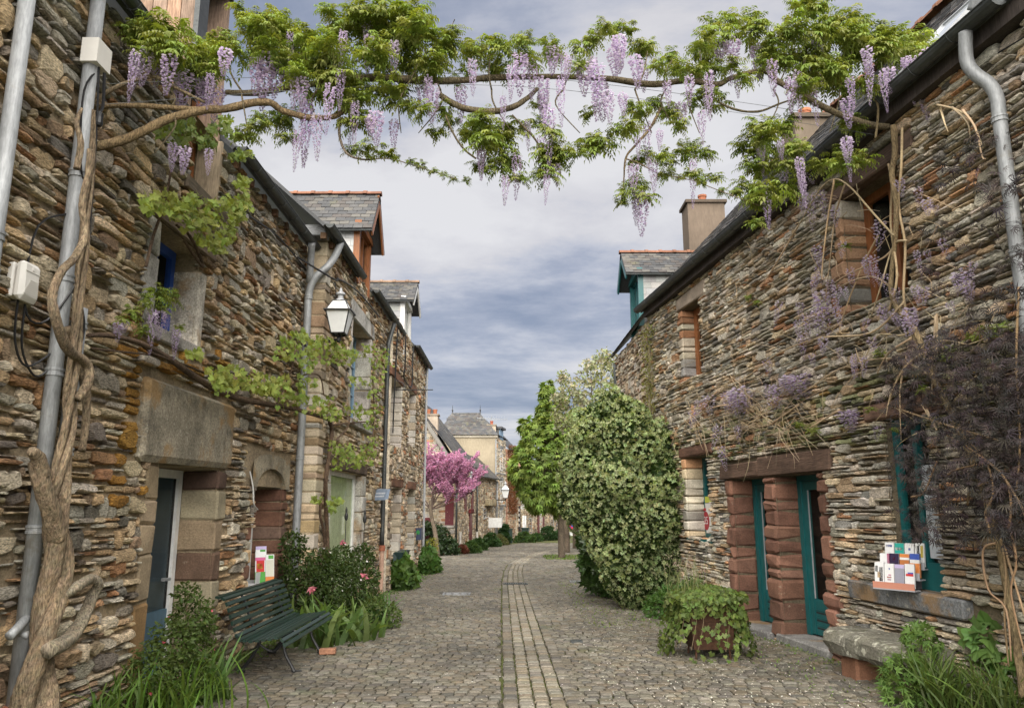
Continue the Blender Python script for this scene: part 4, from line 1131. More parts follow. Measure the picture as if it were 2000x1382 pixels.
# ------------------------------------------------------------------ houses down the street
def far_house(label, loc): return thing("stone_house", label, "house", loc, "stone houses along the cobbled street")
def far_window(root, fr, u0, u1, z0, z1, mat='white_paint', shut=None, lintel=None, rec=.12, bars=2, name="window"):
    mb = MB()
    fbox(mb, fr, u0, u1, z0, z0 + .07, .0, .04); fbox(mb, fr, u0, u1, z1 - .07, z1, .0, .04)
    fbox(mb, fr, u0, u0 + .07, z0 + .07, z1 - .07, .0, .04); fbox(mb, fr, u1 - .07, u1, z0 + .07, z1 - .07, .0, .04)
    for k in range(1, bars):
        zz_ = z0 + (z1 - z0) * k / bars; fbox(mb, fr, u0 + .07, u1 - .07, zz_ - .02, zz_ + .02, .0, .035)
    f = mb.build(name, M[mat], root)
    mb = MB(); fbox(mb, fr, u0 + .03, u1 - .03, z0 + .03, z1 - .03, -.03, .012); mb.build("pane", M['dark'] if mat != 'white_paint' else M['glassy'], f)
    if shut:
        for a, b in ((u0 - (u1 - u0) * .55, u0 - .02), (u1 + .02, u1 + (u1 - u0) * .55)):
            mb = MB(); fbox(mb, fr, a, b, z0, z1, .02, .07)
            for k in range(6): fbox(mb, fr, a + .03, b - .03, z0 + (z1 - z0) * (k + .2) / 6, z0 + (z1 - z0) * (k + .8) / 6, .072, .084)
            mb.build("shutter", M[shut], f)
    if lintel: block(root, "lintel", fr, u0 - .15, u1 + .15, z1 + .01, z1 + .22, -.1, .07, lintel, M['block'])
    return f
def shutter(root, fr, u0, u1, z0, z1, mat='red_paint', n=4, name="shutter"):
    mb = MB(); fbox(mb, fr, u0, u1, z0, z1, .0, .05)
    for k in range(n):
        a = u0 + (u1 - u0) * k / n; fbox(mb, fr, a + .012, a + (u1 - u0) / n - .012, z0 + .02, z1 - .02, .0505, .066)
    return mb.build(name, M[mat], root)
M['glassy'] = plain_mat("far pane", (.42, .45, .46), .12, spec=.8, bump=0, var=.05)
FARK = dict(hr=(.09, .17), lr=(.18, .46), prot=(.01, .05), gap=(.02, .04), lod=1, single=0, mort_d=-.006, big=.08, thin=.1)
MC = (.50, .44, .34)
# D: gable end with closed oxblood shutters
hD = far_house("cottage with cream gable and closed dark red shutters behind the pink blossom tree", (-4, 38.5, G(38)))
FD = Fr((-9, 38.5), (1, 0)).side((-5, 0))
gab = lambda u: 3.55 + max(0, (6.22 - u) * 1.5) if u > 3.6 else 3.55 + (6.22 - 3.6) * 1.5 - (3.6 - u) * 1.5
wall(hD, FD, 1.5, 6.22, -.8, 7.4, [], pal=PAL_C, mat=M['stone_l'], mcol=MC, ztop=gab, **FARK)
FDs = Fr((-2.78, 38.5), (0, 1)).side((0, 38))
wall(hD, FDs, 0, 1.9, -.8, 3.5, [], pal=PAL_C, mat=M['stone_l'], mcol=MC, **FARK)
for s, (xa, za, xb, zb_) in ((1, (-2.6, 3.3, -5.4, 7.55)), (-1, (-8.2, 3.3, -5.4, 7.55))):
    F = F3((xa, 38.3, za), (0, 1, 0), Vector((xb - xa, 0, zb_ - za))); L_ = math.hypot(xb - xa, zb_ - za)
    r_ = slab("roof", M['slate'], hD, F, 0, 6.5, 0, L_, .08)
    slates(r_, F, 0, 6.5, 0, L_, w=.3, ex=.22, single=False)
    m1 = MB(); q = [F.p(-.05, 0, .05), F.p(.12, 0, .05), F.p(.12, L_, .05), F.p(-.05, L_, .05), F.p(-.05, 0, -.12), F.p(.12, 0, -.12), F.p(.12, L_, -.12), F.p(-.05, L_, -.12)]
    m1.add(q, BOXF, (.2, .19, .17)); m1.build("verge", M['plaster'], r_)
shutter(hD, FD, 5.72, 6.14, .78, 2.15); shutter(hD, FD, 4.72, 5.1, .10, 1.15, n=3)
block(hD, "window_sill", FD, 5.6, 6.2, .66, .77, -.1, .1, (.3, .28, .25), M['granite']); block(hD, "lintel", FD, 5.6, 6.2, 2.16, 2.4, -.1, .07, (.12, .05, .04), M['beam'])
pipe(hD, [(-2.72, 38.4, 3.4), (-2.72, 38.4, -.5)], .05, 'zinc_dark', [(-2.72, 38.4, 1.5)])
chimney(hD, -4.6, -3.9, 40.2, 40.9, 4.8, 6.4, (.40, .33, .26), 2, mat='brick')
# D2
hD2 = far_house("narrow stone house with thin red shutters and a red door behind the lamp bracket", (-2.6, 44, G(44)))
F2_ = Fr((-2.78, 40.45), (.075, 1)).side((0, 44))
wall(hD2, F2_, 0, 7.3, -.9, 3.85, [], pal=PAL_C, mat=M['stone_l'], mcol=MC, **FARK)
for a, b, c, d in ((2.2, 2.9, 1.5, 2.9), (5.2, 5.9, 1.5, 2.9)): shutter(hD2, F2_, a, b, c, d, n=2)
dd_ = shutter(hD2, F2_, 4.3, 5.3, -.68, 1.3, name="door"); block(hD2, "lintel", F2_, 4.0, 5.7, 1.31, 1.55, -.1, .12, (.15, .03, .03), M['beam'])
_, Fq, Lq = eaves(hD2, F2_, -.4, 7.3, 3.95, .2, rise=1.25, run=3.0, rafters=False); slates(_, Fq, 0, 7.7, 0, Lq, w=.35, ex=.25, single=False)
pipe(hD2, [F2_.p(7.2, 3.7, .12), F2_.p(7.2, -.3, .12)], .05, 'zinc_dark', [F2_.p(7.2, 1.5, .12)]); mb = MB(); tube(mb, [F2_.p(7.2, -.8, .12), F2_.p(7.2, .2, .12)], .07, 8, 1, (.6, .57, .52)); mb.build("clay_pipe", M['terracotta'], hD2)
mb = MB(); tube(mb, [F2_.p(.1, -.7, .1), F2_.p(.1, .4, .1)], .07, 8, 1, (.6, .57, .52)); mb.build("clay_pipe", M['terracotta'], hD2)
# D3
hD3 = far_house("low stone house with hipped slate roof in front of the tall beige gable", (-1.7, 50, G(50)))
F3_ = Fr((-2.24, 47.7), (.19, 1)).side((0, 50))
wall(hD3, F3_, 0, 6.0, -.9, 3.5, [], pal=PAL_C, mat=M['stone_l'], mcol=MC, **FARK)
FD3e = Fr((-4, 47.68), (1, 0)).side((-3, 0))
wall(hD3, FD3e, 0, 1.76, -.9, 3.5, [], pal=PAL_C, mat=M['stone_l'], mcol=MC, **FARK)
_, Fq, Lq = eaves(hD3, F3_, -.3, 6.2, 3.55, .25, rise=.95, run=1.6, rafters=False); slates(_, Fq, 0, 6.5, 0, Lq, w=.35, ex=.25, single=False)
far_window(hD3, F3_, 2.2, 2.9, .9, 1.6, 'grey_paint'); block(hD3, "stone_ledge", F3_, 2.6, 4.6, 1.75, 2.15, -.1, .35, (.3, .25, .16), M['granite'])
pipe(hD3, [F3_.p(5.8, 3.4, .15), F3_.p(5.8, -.8, .15)], .045, 'zinc', [F3_.p(5.8, 1.6, .15)])
# E
hE = far_house("tall house with beige rendered side, steep hipped slate roof and iron finials", (-2, 54, G(54)))
mb = MB(); wbox(mb, -5.2, -1.08, 53.9, 54.2, -1, 6.45, (.29, .245, .175)); mb.build("side_wall", M['plaster'], hE)
mb = MB(); wbox(mb, -5.3, -1.0, 53.8, 54.0, 6.45, 6.62, (.42, .38, .31)); mb.build("cornice", M['plaster'], hE)
F4 = Fr((-1.07, 53.9), (.17, 1)).side((3, 56))
wall(hE, F4, 0, 3.6, -1, 6.5, [], pal=PAL_R, mat=M['stone_r'], mcol=MC, **FARK)
for c in (0, 2.05, 4.3): far_window(hE, F4, 1.2, 2.3, c + .2 - .3, c + 1.75 - .3, bars=3, lintel=(.2, .2, .2))
block(hE, "string_course", F4, 0, 3.6, 3.9, 4.05, -.1, .06, (.25, .25, .25), M['granite']); block(hE, "string_course", F4, 0, 3.6, 1.72, 1.84, -.1, .06, (.25, .25, .25), M['granite'])
bq = [(-5.35, 53.7, 6.6), (-.95, 53.7, 6.6), (-.3, 58, 6.6), (-5.35, 58, 6.6)]; tq = [(-4.3, 55.3, 8.3), (-2.3, 55.3, 8.3), (-2.3, 56.3, 8.3), (-4.3, 56.3, 8.3)]
mb = MB(); mb.add(bq + tq, [(0, 1, 5, 4), (1, 2, 6, 5), (2, 3, 7, 6), (3, 0, 4, 7), (4, 5, 6, 7)], (.055, .056, .058)); rE = mb.build("roof", M['slate'], hE)
Fq = F3(bq[0], (1, 0, 0), Vector(tq[0]) * .5 + Vector(tq[1]) * .5 - (Vector(bq[0]) * .5 + Vector(bq[1]) * .5)); Lq = 2.33
slates(rE, Fq, 0, 4.4, 0, Lq, w=.22, ex=.17, single=False, inside=lambda u, v: .08 + v / Lq * 1.05 < u < 4.36 - v / Lq * 1.35)
ridge_tiles(rE, (-4.35, 55.3, 8.32), (-2.25, 55.3, 8.32), .3, .06, (.12, .12, .12))
for xx in (-4.3, -2.3):
    mb = MB(); lathe(mb, (xx, 55.3, 8.3), [(.05, 0), (.03, .15), (.07, .22), (.02, .3), (.015, .5), (.004, .62)], 8); mb.build("finial", M['iron'], rE)
chimney(hE, -1.75, -1.15, 54.4, 55, 6.3, 7.35, (.42, .35, .27), 1, (.33, .10, .06))
dE = MB(); fbox(dE, F4, 1.0, 2.4, 6.4, 7.15, -1.6, -.02, (.1, .1, .1)); dEo = dE.build("dormer", M['slate'], hE)
mb = MB(); fbox(mb, F4, .85, 2.55, 7.15, 7.3, -1.8, .2, (.06, .06, .065)); mb.build("dormer_roof", M['slate'], dEo)
mb = MB(); fbox(mb, F4, 1.05, 2.35, 6.42, 7.12, -.02, .04); mb.build("dormer_window", M['pale_blue'], dEo)
mb = MB(); tube(mb, [(-1.2, 54.2, 6.4), (-1.12, 53.85, 6.3), (-1.12, 53.85, -.7)], .05, 6, 1); mb.build("drainpipe", M['zinc'], hE)
mb = MB(); tube(mb, [(-1.45, 54.7, 7.3), (-1.45, 54.7, 8.05)], .02, 5, 1); tube(mb, [(-2.5, 54.7, 7.88), (-.3, 54.7, 7.78)], .018, 5, 1)
for k in range(12): tube(mb, [(-2.45 + k * .19, 54.7, 7.72), (-2.45 + k * .19, 54.7, 8.02)], .008, 4, 1)
mb.build("aerial", M['zinc'], hE)
# F and G
hF = far_house("narrow house under rust coloured creeper beside the tall grey stone front", (0, 58, G(58)))
F5 = Fr((-.36, 57.3), (.3, 1)).side((3, 58))
wall(hF, F5, .1, 2.3, -1, 5.9, [], pal=PAL_C, mat=M['stone_l'], mcol=(.35, .2, .14), **FARK)
_, Fq, Lq = eaves(hF, F5, 0, 2.4, 5.95, .15, rise=1, run=1.5, rafters=False)
hG = far_house("long low row house with slate eave, red shutters and planted foot at the bend", (2, 64, G(62)))
F6 = Fr((.38, 59.6), (.31, 1)).side((6, 64))
wall(hG, F6, 0, 13.4, -1.2, 2.95, [], pal=PAL_C, mat=M['stone_l'], mcol=MC, **FARK)
rG, Fq, Lq = eaves(hG, F6, -.3, 13.6, 3.05, .3, rise=.8, run=2.2, rafters=False); slates(rG, Fq, 0, 13.9, 0, Lq, w=.4, ex=.3, single=False)
far_window(hG, F6, 1.0, 1.8, 1.5, 2.5); far_window(hG, F6, 3.6, 4.4, 1.5, 2.5); far_window(hG, F6, 8.2, 9.2, 1.55, 2.4, shut='red_paint')
dG = far_window(hG, F6, 6.3, 7.3, -.85, 1.1, shut='red_paint', bars=1, name="door"); far_window(hG, F6, 3.2, 4.0, -.4, .8, 'grey_paint'); far_window(hG, F6, 10.2, 11.2, -.85, 1.1, 'grey_paint', name="door"); far_window(hG, F6, 12, 12.9, -.85, 1.1, 'grey_paint', name="door")
dG2 = shutter(hG, F6, 1.4, 2.3, -.85, 1.0, 'wood', name="door")
chimney(hG, -.2, .7, 62, 62.7, 4.2, 5.6, (.38, .22, .16), 3, mat='brick'); chimney(hG, -.6, -.1, 60, 60.6, 3, 4.0, (.35, .12, .07), 1, mat='brick')
hH = thing("white_house", "white rendered house closing the street beyond the tree trunks", "house", (6, 78, G(70)), None)
mb = MB(); wbox(mb, 3.0, 14, 78, 79, -1.2, 4.2, (.62, .6, .56)); mb.build("wall", M['plaster'], hH)
F7 = Fr((3, 78), (1, 0)).side((5, 0)); far_window(hH, F7, 4.3, 5.3, .4, 1.7, 'grey_paint'); far_window(hH, F7, 1.2, 2.2, -.9, 1.2, 'grey_paint', name="door")
F = F3((2.8, 77.6, 4.1), (1, 0, 0), (0, 1, .9)); slab("roof", M['slate'], hH, F, 0, 11.5, 0, 4, .1)
hI = far_house("stone terrace on the far right beyond the trees", (9, 50, G(50)))
F8 = Fr((6.6, 36), (.12, 1)).side((0, 45))
wall(hI, F8, 0, 34, -1.2, 5.0, [], pal=PAL_C, mat=M['stone_r'], mcol=MC, **FARK)
rI, Fq, Lq = eaves(hI, F8, -.3, 34, 5.1, .3, rise=.9, run=3, rafters=False)
for k in range(6): far_window(hI, F8, 2 + k * 5, 3 + k * 5, 3.1, 4.4); far_window(hI, F8, 2 + k * 5, 3.1 + k * 5, -.5, 1.4, 'red_paint', name="door")

# ------------------------------------------------------------------ lamps, signs and boxes on the walls
def lantern(label, c, wall_pt, s=1.0, group="wall lanterns of the street"):
    """c: foot of the lantern head, wall_pt: where its arm meets the wall"""
    t = thing("street_lantern", label, "street lamp", wall_pt, group)
    mb = MB(); w = Vector(wall_pt); c = Vector(c)
    tube(mb, [w, c + Vector((0, 0, -.09 * s))], .022 * s, 8, 1); lathe(mb, c + Vector((0, 0, -.14 * s)), [(.02 * s, 0), (.035 * s, .03 * s), (.035 * s, .07 * s), (.015 * s, .1 * s), (.015 * s, .15 * s)], 10)
    lathe(mb, w, [(.05 * s, -.08 * s), (.05 * s, .08 * s)], 8)
    mb.build("arm", M['iron'], t)
    def fr4(z, h): return [(c.x - h, c.y - h, c.z + z), (c.x + h, c.y - h, c.z + z), (c.x + h, c.y + h, c.z + z), (c.x - h, c.y + h, c.z + z)]
    b, m_, tp, nk = fr4(.0, .105 * s), fr4(.36 * s, .185 * s), fr4(.53 * s, .10 * s), fr4(.36 * s, .205 * s)
    mb = MB()
    for k in range(4):
        tube(mb, [b[k], m_[k]], .011 * s, 5, 1); tube(mb, [b[k], b[(k + 1) % 4]], .012 * s, 5, 1); tube(mb, [nk[k], nk[(k + 1) % 4]], .017 * s, 5, 1); tube(mb, [m_[k], tp[k]], .009 * s, 5, 1); tube(mb, [tp[k], tp[(k + 1) % 4]], .012 * s, 5, 1)
        tube(mb, [b[k], (c.x, c.y, c.z - .06 * s)], .009 * s, 5, 1)
    mb.add(tp, [(0, 1, 2, 3)], (1, 1, 1))
    mb.build("frame", M['iron'], t)
    for k in range(4):
        k2 = (k + 1) % 4; m1 = MB(); m1.add([b[k], b[k2], m_[k2], m_[k]], [(0, 1, 2, 3)], (1, 1, 1)); m1.build("pane", M['frosted'], t)
        m1 = MB(); m1.add([m_[k], m_[k2], tp[k2], tp[k]], [(0, 1, 2, 3)], (1, 1, 1)); m1.build("roof_pane", M['frosted'], t)
    mb = MB(); lathe(mb, c + Vector((0, 0, .53 * s)), [(.12 * s, 0), (.10 * s, .02 * s), (.05 * s, .05 * s), (.045 * s, .10 * s), (.075 * s, .12 * s), (.07 * s, .15 * s), (.03 * s, .17 * s), (.02 * s, .21 * s), (.005 * s, .24 * s)], 12); mb.build("cap", M['grey_paint'], t)
    return t
lp = at(662, 652, 11.75)
lantern("grey four-sided lantern with frosted panes on an arm beside the corner drainpipe", lp, (-3.25, 11.9, lp.z - .10), .98)
l2 = at(921, 958, 42.5); lantern("white street lantern in front of the narrow red shuttered house, nearer of the far pair", l2, (-2.6, l2.y + .5, l2.z - .1), 1.45)
l3 = at(987, 972, 52); lantern("white street lantern against the tall grey stone front, farther of the far pair", l3, (-1.25, l3.y + 1.5, l3.z - .1), 1.45)

ub = thing("utility_box", "small white plastic utility box with ribbed cover on the stone wall by the pipes", "utility box", FA.p(5.13, 3.18, 0))
uu, uz = FA.hit(46, 552, .06)
mb = MB(); rblock(mb, FA, uu - .10, uu + .09, uz - .12, uz + .12, .0, .05, .01, 0); mb.build("back_box", M['plastic'], ub)
mb = MB(); rblock(mb, FA, uu - .105, uu + .095, uz - .135, uz + .135, .052, .12, .025, 0); cv = mb.build("cover", M['plastic'], ub)
for k in range(8):
    mb = MB(); fbox(mb, FA, uu - .08 + k * .008, uu + .07 - max(0, k - 3) * .004, uz - .09 + k * .014, uz - .085 + k * .014, .12, .124); mb.build("rib", M['plastic'], cv)
mb = MB(); fbox(mb, FA, uu - .08, uu + .07, uz + .065, uz + .071, .12, .124); fbox(mb, FA, uu - .015, uu + .01, uz + .08, uz + .1, .12, .125); mb.build("rib", M['plastic'], cv)

sg = thing("plaque_sign", "slanted grey-blue metal plaque on a bracket above the pipe with the clay foot", "sign", FB.p(17.4, 1.75, 0))
q = [at(722, 977, 17.3), at(752, 976, 17.0), at(756, 957, 17.2), at(729, 956, 17.5)]
mb = MB(); n_ = Vector((.05, .12, .03)); mb.add([*q, *[p + n_ for p in q]], BOXF, (.13, .15, .18)); mb.build("plate", plain_mat("blue grey sign", (.16, .20, .26), .4), sg)
mb = MB(); e1, e2 = q[1] - q[0], q[3] - q[0]
for r_ in range(2):
    x = .12
    while x < .85:
        w = rnd.uniform(.03, .07); a = q[0] + e1 * x + e2 * (.3 + .27 * r_) - n_ * .06; b = a + e1 * w; mb.add([a, b, b + e2 * .14, a + e2 * .14], [(0, 1, 2, 3)], (.5, .52, .55)); x += w + .025
mb.build("lettering", M['print'], sg, kind='stuff')
mb = MB(); tube(mb, [q[2] + n_, FB.p(18.2, 1.95, .02)], .015, 5, 1); tube(mb, [q[0] + n_, FB.p(17.7, 1.75, .02)], .015, 5, 1); mb.build("bracket", M['iron'], sg)
lb = thing("letter_box", "dark blue box with a green leaf emblem on the pale rough-stone wall", "letter box", FC.p(23, 1.1, 0))
ua = FC.hit(810, 1040)[0]; ubb = FC.hit(820, 1040)[0]; zt_, zb2 = FC.hit(815, 1030)[1], FC.hit(815, 1052)[1]
mb = MB(); fbox(mb, FC, ua, ua + .45, zb2, zt_, .0, .2); mb.build("box_body", plain_mat("navy paint", (.02, .03, .07), .4), lb)
mb = MB()
for k in range(5):
    a = k * 1.256 + .3; ce = (ua - .002); c0 = Vector(FC.p(ce, (zt_ + zb2) / 2 + .05, .1)); p1 = c0 + Vector((math.cos(a) * .07, 0, math.sin(a) * .08)); pr = Vector((-math.sin(a), 0, math.cos(a))) * .028
    mb.add([c0, c0 + (p1 - c0) * .5 + pr, p1, c0 + (p1 - c0) * .5 - pr], [(0, 1, 2, 3)], (.03, .2, .05))
mb.build("emblem", M['print'], lb)
tr = thing("flower_trough", "small dark green window trough under the lower slot window", "planter", FC.p(19.6, .6, 0))
za = FC.hit(775, 1085)[1]; ua = FC.hit(763, 1082)[0]
mb = MB()
mb.add([FC.p(ua, za - .1, .06), FC.p(ua + 1.3, za - .1, .06), FC.p(ua + 1.3, za + .14, .06), FC.p(ua, za + .14, .06), FC.p(ua + .05, za - .1, .24), FC.p(ua + 1.25, za - .1, .24), FC.p(ua + 1.3, za + .14, .3), FC.p(ua, za + .14, .3)], BOXF, (1, 1, 1))
mb.build("trough", plain_mat("dark green trough", (.01, .03, .03), .45), tr)

# far signs and bins
def bin_(label, x, y):
    t = thing("wheelie_bin", label, "bin", (x, y, G(y)), "bins along the far row"); mb = MB(); wbox(mb, x - .28, x + .28, y - .3, y + .3, G(y) + .06, G(y) + .95); mb.build("body", M['binpaint'], t)
    mb = MB(); wbox(mb, x - .31, x + .31, y - .36, y + .32, G(y) + .955, G(y) + 1.03); mb.build("lid", M['binpaint'], t)
    for s in (-.22, .22):
        mb = MB(); tube(mb, [(x + s - .03, y + .3, G(y) + .1), (x + s + .03, y + .3, G(y) + .1)], .1, 10, 1); mb.build("wheel", M['iron'], t)
M['binpaint'] = plain_mat("bin green", (.012, .035, .025), .45)
bin_("dark green bin standing under the tall grey house front", -.25, 54.5); bin_("dark green bin standing by the low row's red shuttered door", 1.0, 60)
hs = thing("hanging_sign", "white board hung from an arm on the low hip-roofed house", "sign", (-1.3, 50.5, 1.9))
P_ = at(967, 1020, 50); mb = MB(); wbox(mb, P_.x - .42, P_.x + .42, P_.y, P_.y + .05, P_.z - .3, P_.z + .3); mb.build("board", M['white_paint'], hs)
mb = MB(); tube(mb, [(P_.x - .4, P_.y + .02, P_.z + .34), (P_.x - 1.5, P_.y + .4, P_.z + .15)], .025, 5, 1); mb.build("arm", M['white_paint'], hs)
bn = thing("banner_sign", "tall orange and black banner board on the low row house", "sign", (.9, 60, 1.2))
P_ = at(1004, 1012, 60); mb = MB(); wbox(mb, P_.x - .28, P_.x + .02, P_.y - .1, P_.y - .04, P_.z - .95, P_.z + .95, (.30, .09, .03)); mb.build("board", M['print'], bn)
mb = MB(); wbox(mb, P_.x + .03, P_.x + .5, P_.y - .1, P_.y - .04, P_.z - .9, P_.z + .95, (.03, .025, .025))
for k in range(4): wbox(mb, P_.x + .1, P_.x + .42, P_.y - .112, P_.y - .104, P_.z - .6 + k * .38, P_.z - .4 + k * .38, (.5, .48, .45))
mb.build("board", M['print'], bn)
ns = thing("road_sign", "round blue and red no-parking sign on a post by the far trunks", "sign", (6.0, 74, G(70)))
P_ = at(1112, 1025, 74); mb = MB(); tube(mb, [(P_.x, P_.y + .05, -1.1), (P_.x, P_.y + .05, P_.z + .4)], .035, 6, 1); mb.build("post", M['grey_paint'], ns)
mb = MB()
def disc(mb, c, r0, r1, col, n=24):
    vs = []
    for k in range(n):
        a = 2 * math.pi * k / n
        vs += [(c[0] + math.cos(a) * r0, c[1], c[2] + math.sin(a) * r0), (c[0] + math.cos(a) * r1, c[1], c[2] + math.sin(a) * r1)]
    mb.add(vs, [(2 * k, 2 * k + 1, (2 * k + 3) % (2 * n), (2 * k + 2) % (2 * n)) for k in range(n)], col)
disc(mb, (P_.x, P_.y, P_.z), 0.001, .34, (.03, .09, .35)); disc(mb, (P_.x, P_.y - .01, P_.z), .34, .46, (.5, .02, .03))
a = .78; mb.add([(P_.x - .28, P_.y - .012, P_.z + .21), (P_.x - .21, P_.y - .012, P_.z + .28), (P_.x + .28, P_.y - .012, P_.z - .21), (P_.x + .21, P_.y - .012, P_.z - .28)], [(0, 1, 2, 3)], (.5, .02, .03))
mb.build("disc", M['print'], ns)
mb = MB(); wbox(mb, P_.x - .3, P_.x + .3, P_.y, P_.y + .03, P_.z - 1.0, P_.z - .62, (.6, .6, .6)); mb.build("plate", M['print'], ns)

# ------------------------------------------------------------------ bench
BZ = G(9.4)
bench = thing("park_bench", "dark green slatted bench on cast iron legs against the schist wall", "bench", (-2.8, 9.55, BZ))
PROF = [(.015, .385), (-.012, .43), (-.075, .452), (-.14, .448), (-.205, .441), (-.27, .434), (-.335, .428), (-.40, .425), (-.455, .432),
        (-.505, .468), (-.535, .53), (-.56, .595), (-.585, .66), (-.61, .725), (-.635, .785), (-.672, .835), (-.735, .85)]
BX, BY0, BY1 = -2.38, 8.4, 10.5
pv = [Vector((BX + a, 0, BZ + b)) for a, b in PROF]
for i, p in enumerate(pv):
    t = (pv[min(i + 1, len(pv) - 1)] - pv[max(i - 1, 0)]).normalized(); nn = Vector((-t.z, 0, t.x))
    if nn.z < 0 and nn.x < 0: nn = -nn
    if nn.x < 0 and i > 9: nn = -nn
    mb = MB(); w, th = .024, .017
    a, b = BY0 + rnd.uniform(-.006, .006) + (.0 if i < 9 else .05), BY1 + (0 if i < 9 else .05)
    qs = []
    for yy in (a, b):
        for (e, f_) in ((-w, 0), (-w + .006, th), (w - .006, th), (w, 0), (w - .006, -th * .4), (-w + .006, -th * .4)):
            pp = p + t * e + nn * f_; qs.append((pp.x, yy, pp.z))
    fs = [(k, (k + 1) % 6, 6 + (k + 1) % 6, 6 + k) for k in range(6)] + [tuple(range(6)), tuple(range(6, 12))]
    mb.add(qs, fs, (1, 1, 1)); mb.build("slat", M['green_paint'], bench)
for yy in (9.02, 10.18):
    mb = MB(); pts = [(p.x, yy, p.z - .012) for p in pv]
    tube(mb, pts, .016, 6, 2); su = mb.build("support", M['iron'], bench)
    mb = MB(); tube(mb, [(BX - .10, yy, BZ + .42), (BX - .16, yy, BZ + .33), (BX - .14, yy, BZ + .2), (BX - .07, yy, BZ + .08), (BX - .03, yy, BZ + .012)], [.02, .022, .018, .018, .022], 8, 4); tube(mb, [(BX - .06, yy, BZ + .012), (BX + .05, yy, BZ + .012)], .017, 6, 1); mb.build("leg", M['iron'], su)
    mb = MB(); tube(mb, [(BX - .42, yy, BZ + .41), (BX - .44, yy, BZ + .3), (BX - .52, yy, BZ + .15), (BX - .62, yy, BZ + .012)], [.02, .022, .018, .02], 8, 4); tube(mb, [(BX - .58, yy, BZ + .012), (BX - .68, yy, BZ + .012)], .017, 6, 1); mb.build("leg", M['iron'], su)
    mb = MB(); tube(mb, [(BX - .15, yy, BZ + .33), (BX - .28, yy, BZ + .22), (BX - .44, yy, BZ + .3)], .013, 6, 5); mb.build("brace", M['iron'], su)
bk = thing("loose_brick", "orange brick lying under the far front leg of the green bench", "brick", (BX, 10.2, G(10)))
mb = MB(); rblock(mb, Fr((BX - .02, 10.1), (1, .1)).side((0, 0)), 0, .2, G(10) + .006, G(10) + .072, -.09, .02, .006, .002, (.36, .18, .11)); mb.build("brick_body", M['brick'], bk)

# leaflets in the arched window
lr = thing("leaflet_holder", "clear holder of colourful garden leaflets on the arched window sill", "leaflet holder", FA.p(10.7, .64, -.1))
mb = MB(); fbox(mb, FA, 10.5, 11.05, .625, .66, -.3, .03, (.55, .56, .57)); fbox(mb, FA, 10.5, 11.05, .66, .80, .02, .028, (.5, .5, .52)); mb.build("tray", M['print'], lr)
def leaflet(name, fr, u, z, d, w, h, lean, bands, label, group, cat="leaflet", th=.012, yaw=0.0):
    t = thing(name, label, cat, fr.p(u, z, d), group)
    def P(a, b, o=0): return fr.p(u + a + yaw * b, z + b, d - lean * b + o)
    mb = MB(); mb.add([P(0, 0), P(w, 0), P(w, h), P(0, h), P(0, 0, -th), P(w, 0, -th), P(w, h, -th), P(0, h, -th)], BOXF, (.62, .62, .62)); mb.build("pages", M['print'], t)
    mb = MB()
    for (x0, x1, y0, y1, c) in bands:
        k = .002
        mb.add([P(w * x0, h * y0, k), P(w * x1, h * y0, k), P(w * x1, h * y1, k), P(w * x0, h * y1, k)], [(0, 1, 2, 3)], c)
        # the same print shows on the edge that faces down the street
        if x0 == 0: mb.add([P(-.001, h * y0, 0), P(-.001, h * y1, 0), P(-.001, h * y1, -th), P(-.001, h * y0, -th)], [(0, 1, 2, 3)], c)
    mb.build("cover_print", M['print'], t)
    return t
WH, RD, GN, BL, OR, PK, YE, BK, TE, LI = (.62, .62, .62), (.45, .04, .04), (.08, .28, .06), (.05, .09, .35), (.55, .2, .06), (.5, .12, .25), (.55, .42, .05), (.03, .03, .035), (.03, .3, .25), (.42, .36, .55)
def fram(yaw_fr, o): return yaw_fr
FL = Fr((FA.p(10.62, 0, -.02)[0], 10.62), (.75, .66)).side((0, 0))      # leaflets turn a little to the street
leaflet("leaflet", FL, 0, .66, 0, .14, .40, .12, [(0, 1, 0, .35, GN), (.1, .9, .35, .72, RD), (.2, .7, .45, .62, YE), (0, 1, .72, .82, PK), (0, 1, .82, 1, WH)], "leaflet with red flowers over a green field, nearest in the clear holder", "leaflets on the arched window sill")
leaflet("leaflet", FL, .15, .66, -.01, .12, .36, .12, [(0, 1, 0, .2, OR), (.05, .95, .2, .8, (.5, .5, .42)), (.3, .9, .84, .97, GN)], "pale leaflet with a small green square at its top in the clear holder", "leaflets on the arched window sill")
leaflet("leaflet", FL, .02, .70, -.05, .15, .43, .1, [(0, 1, 0, .6, WH), (.4, .9, .78, .9, GN), (0, 1, .9, 1, LI)], "white leaflet standing behind the flowered one in the clear holder", "leaflets on the arched window sill")

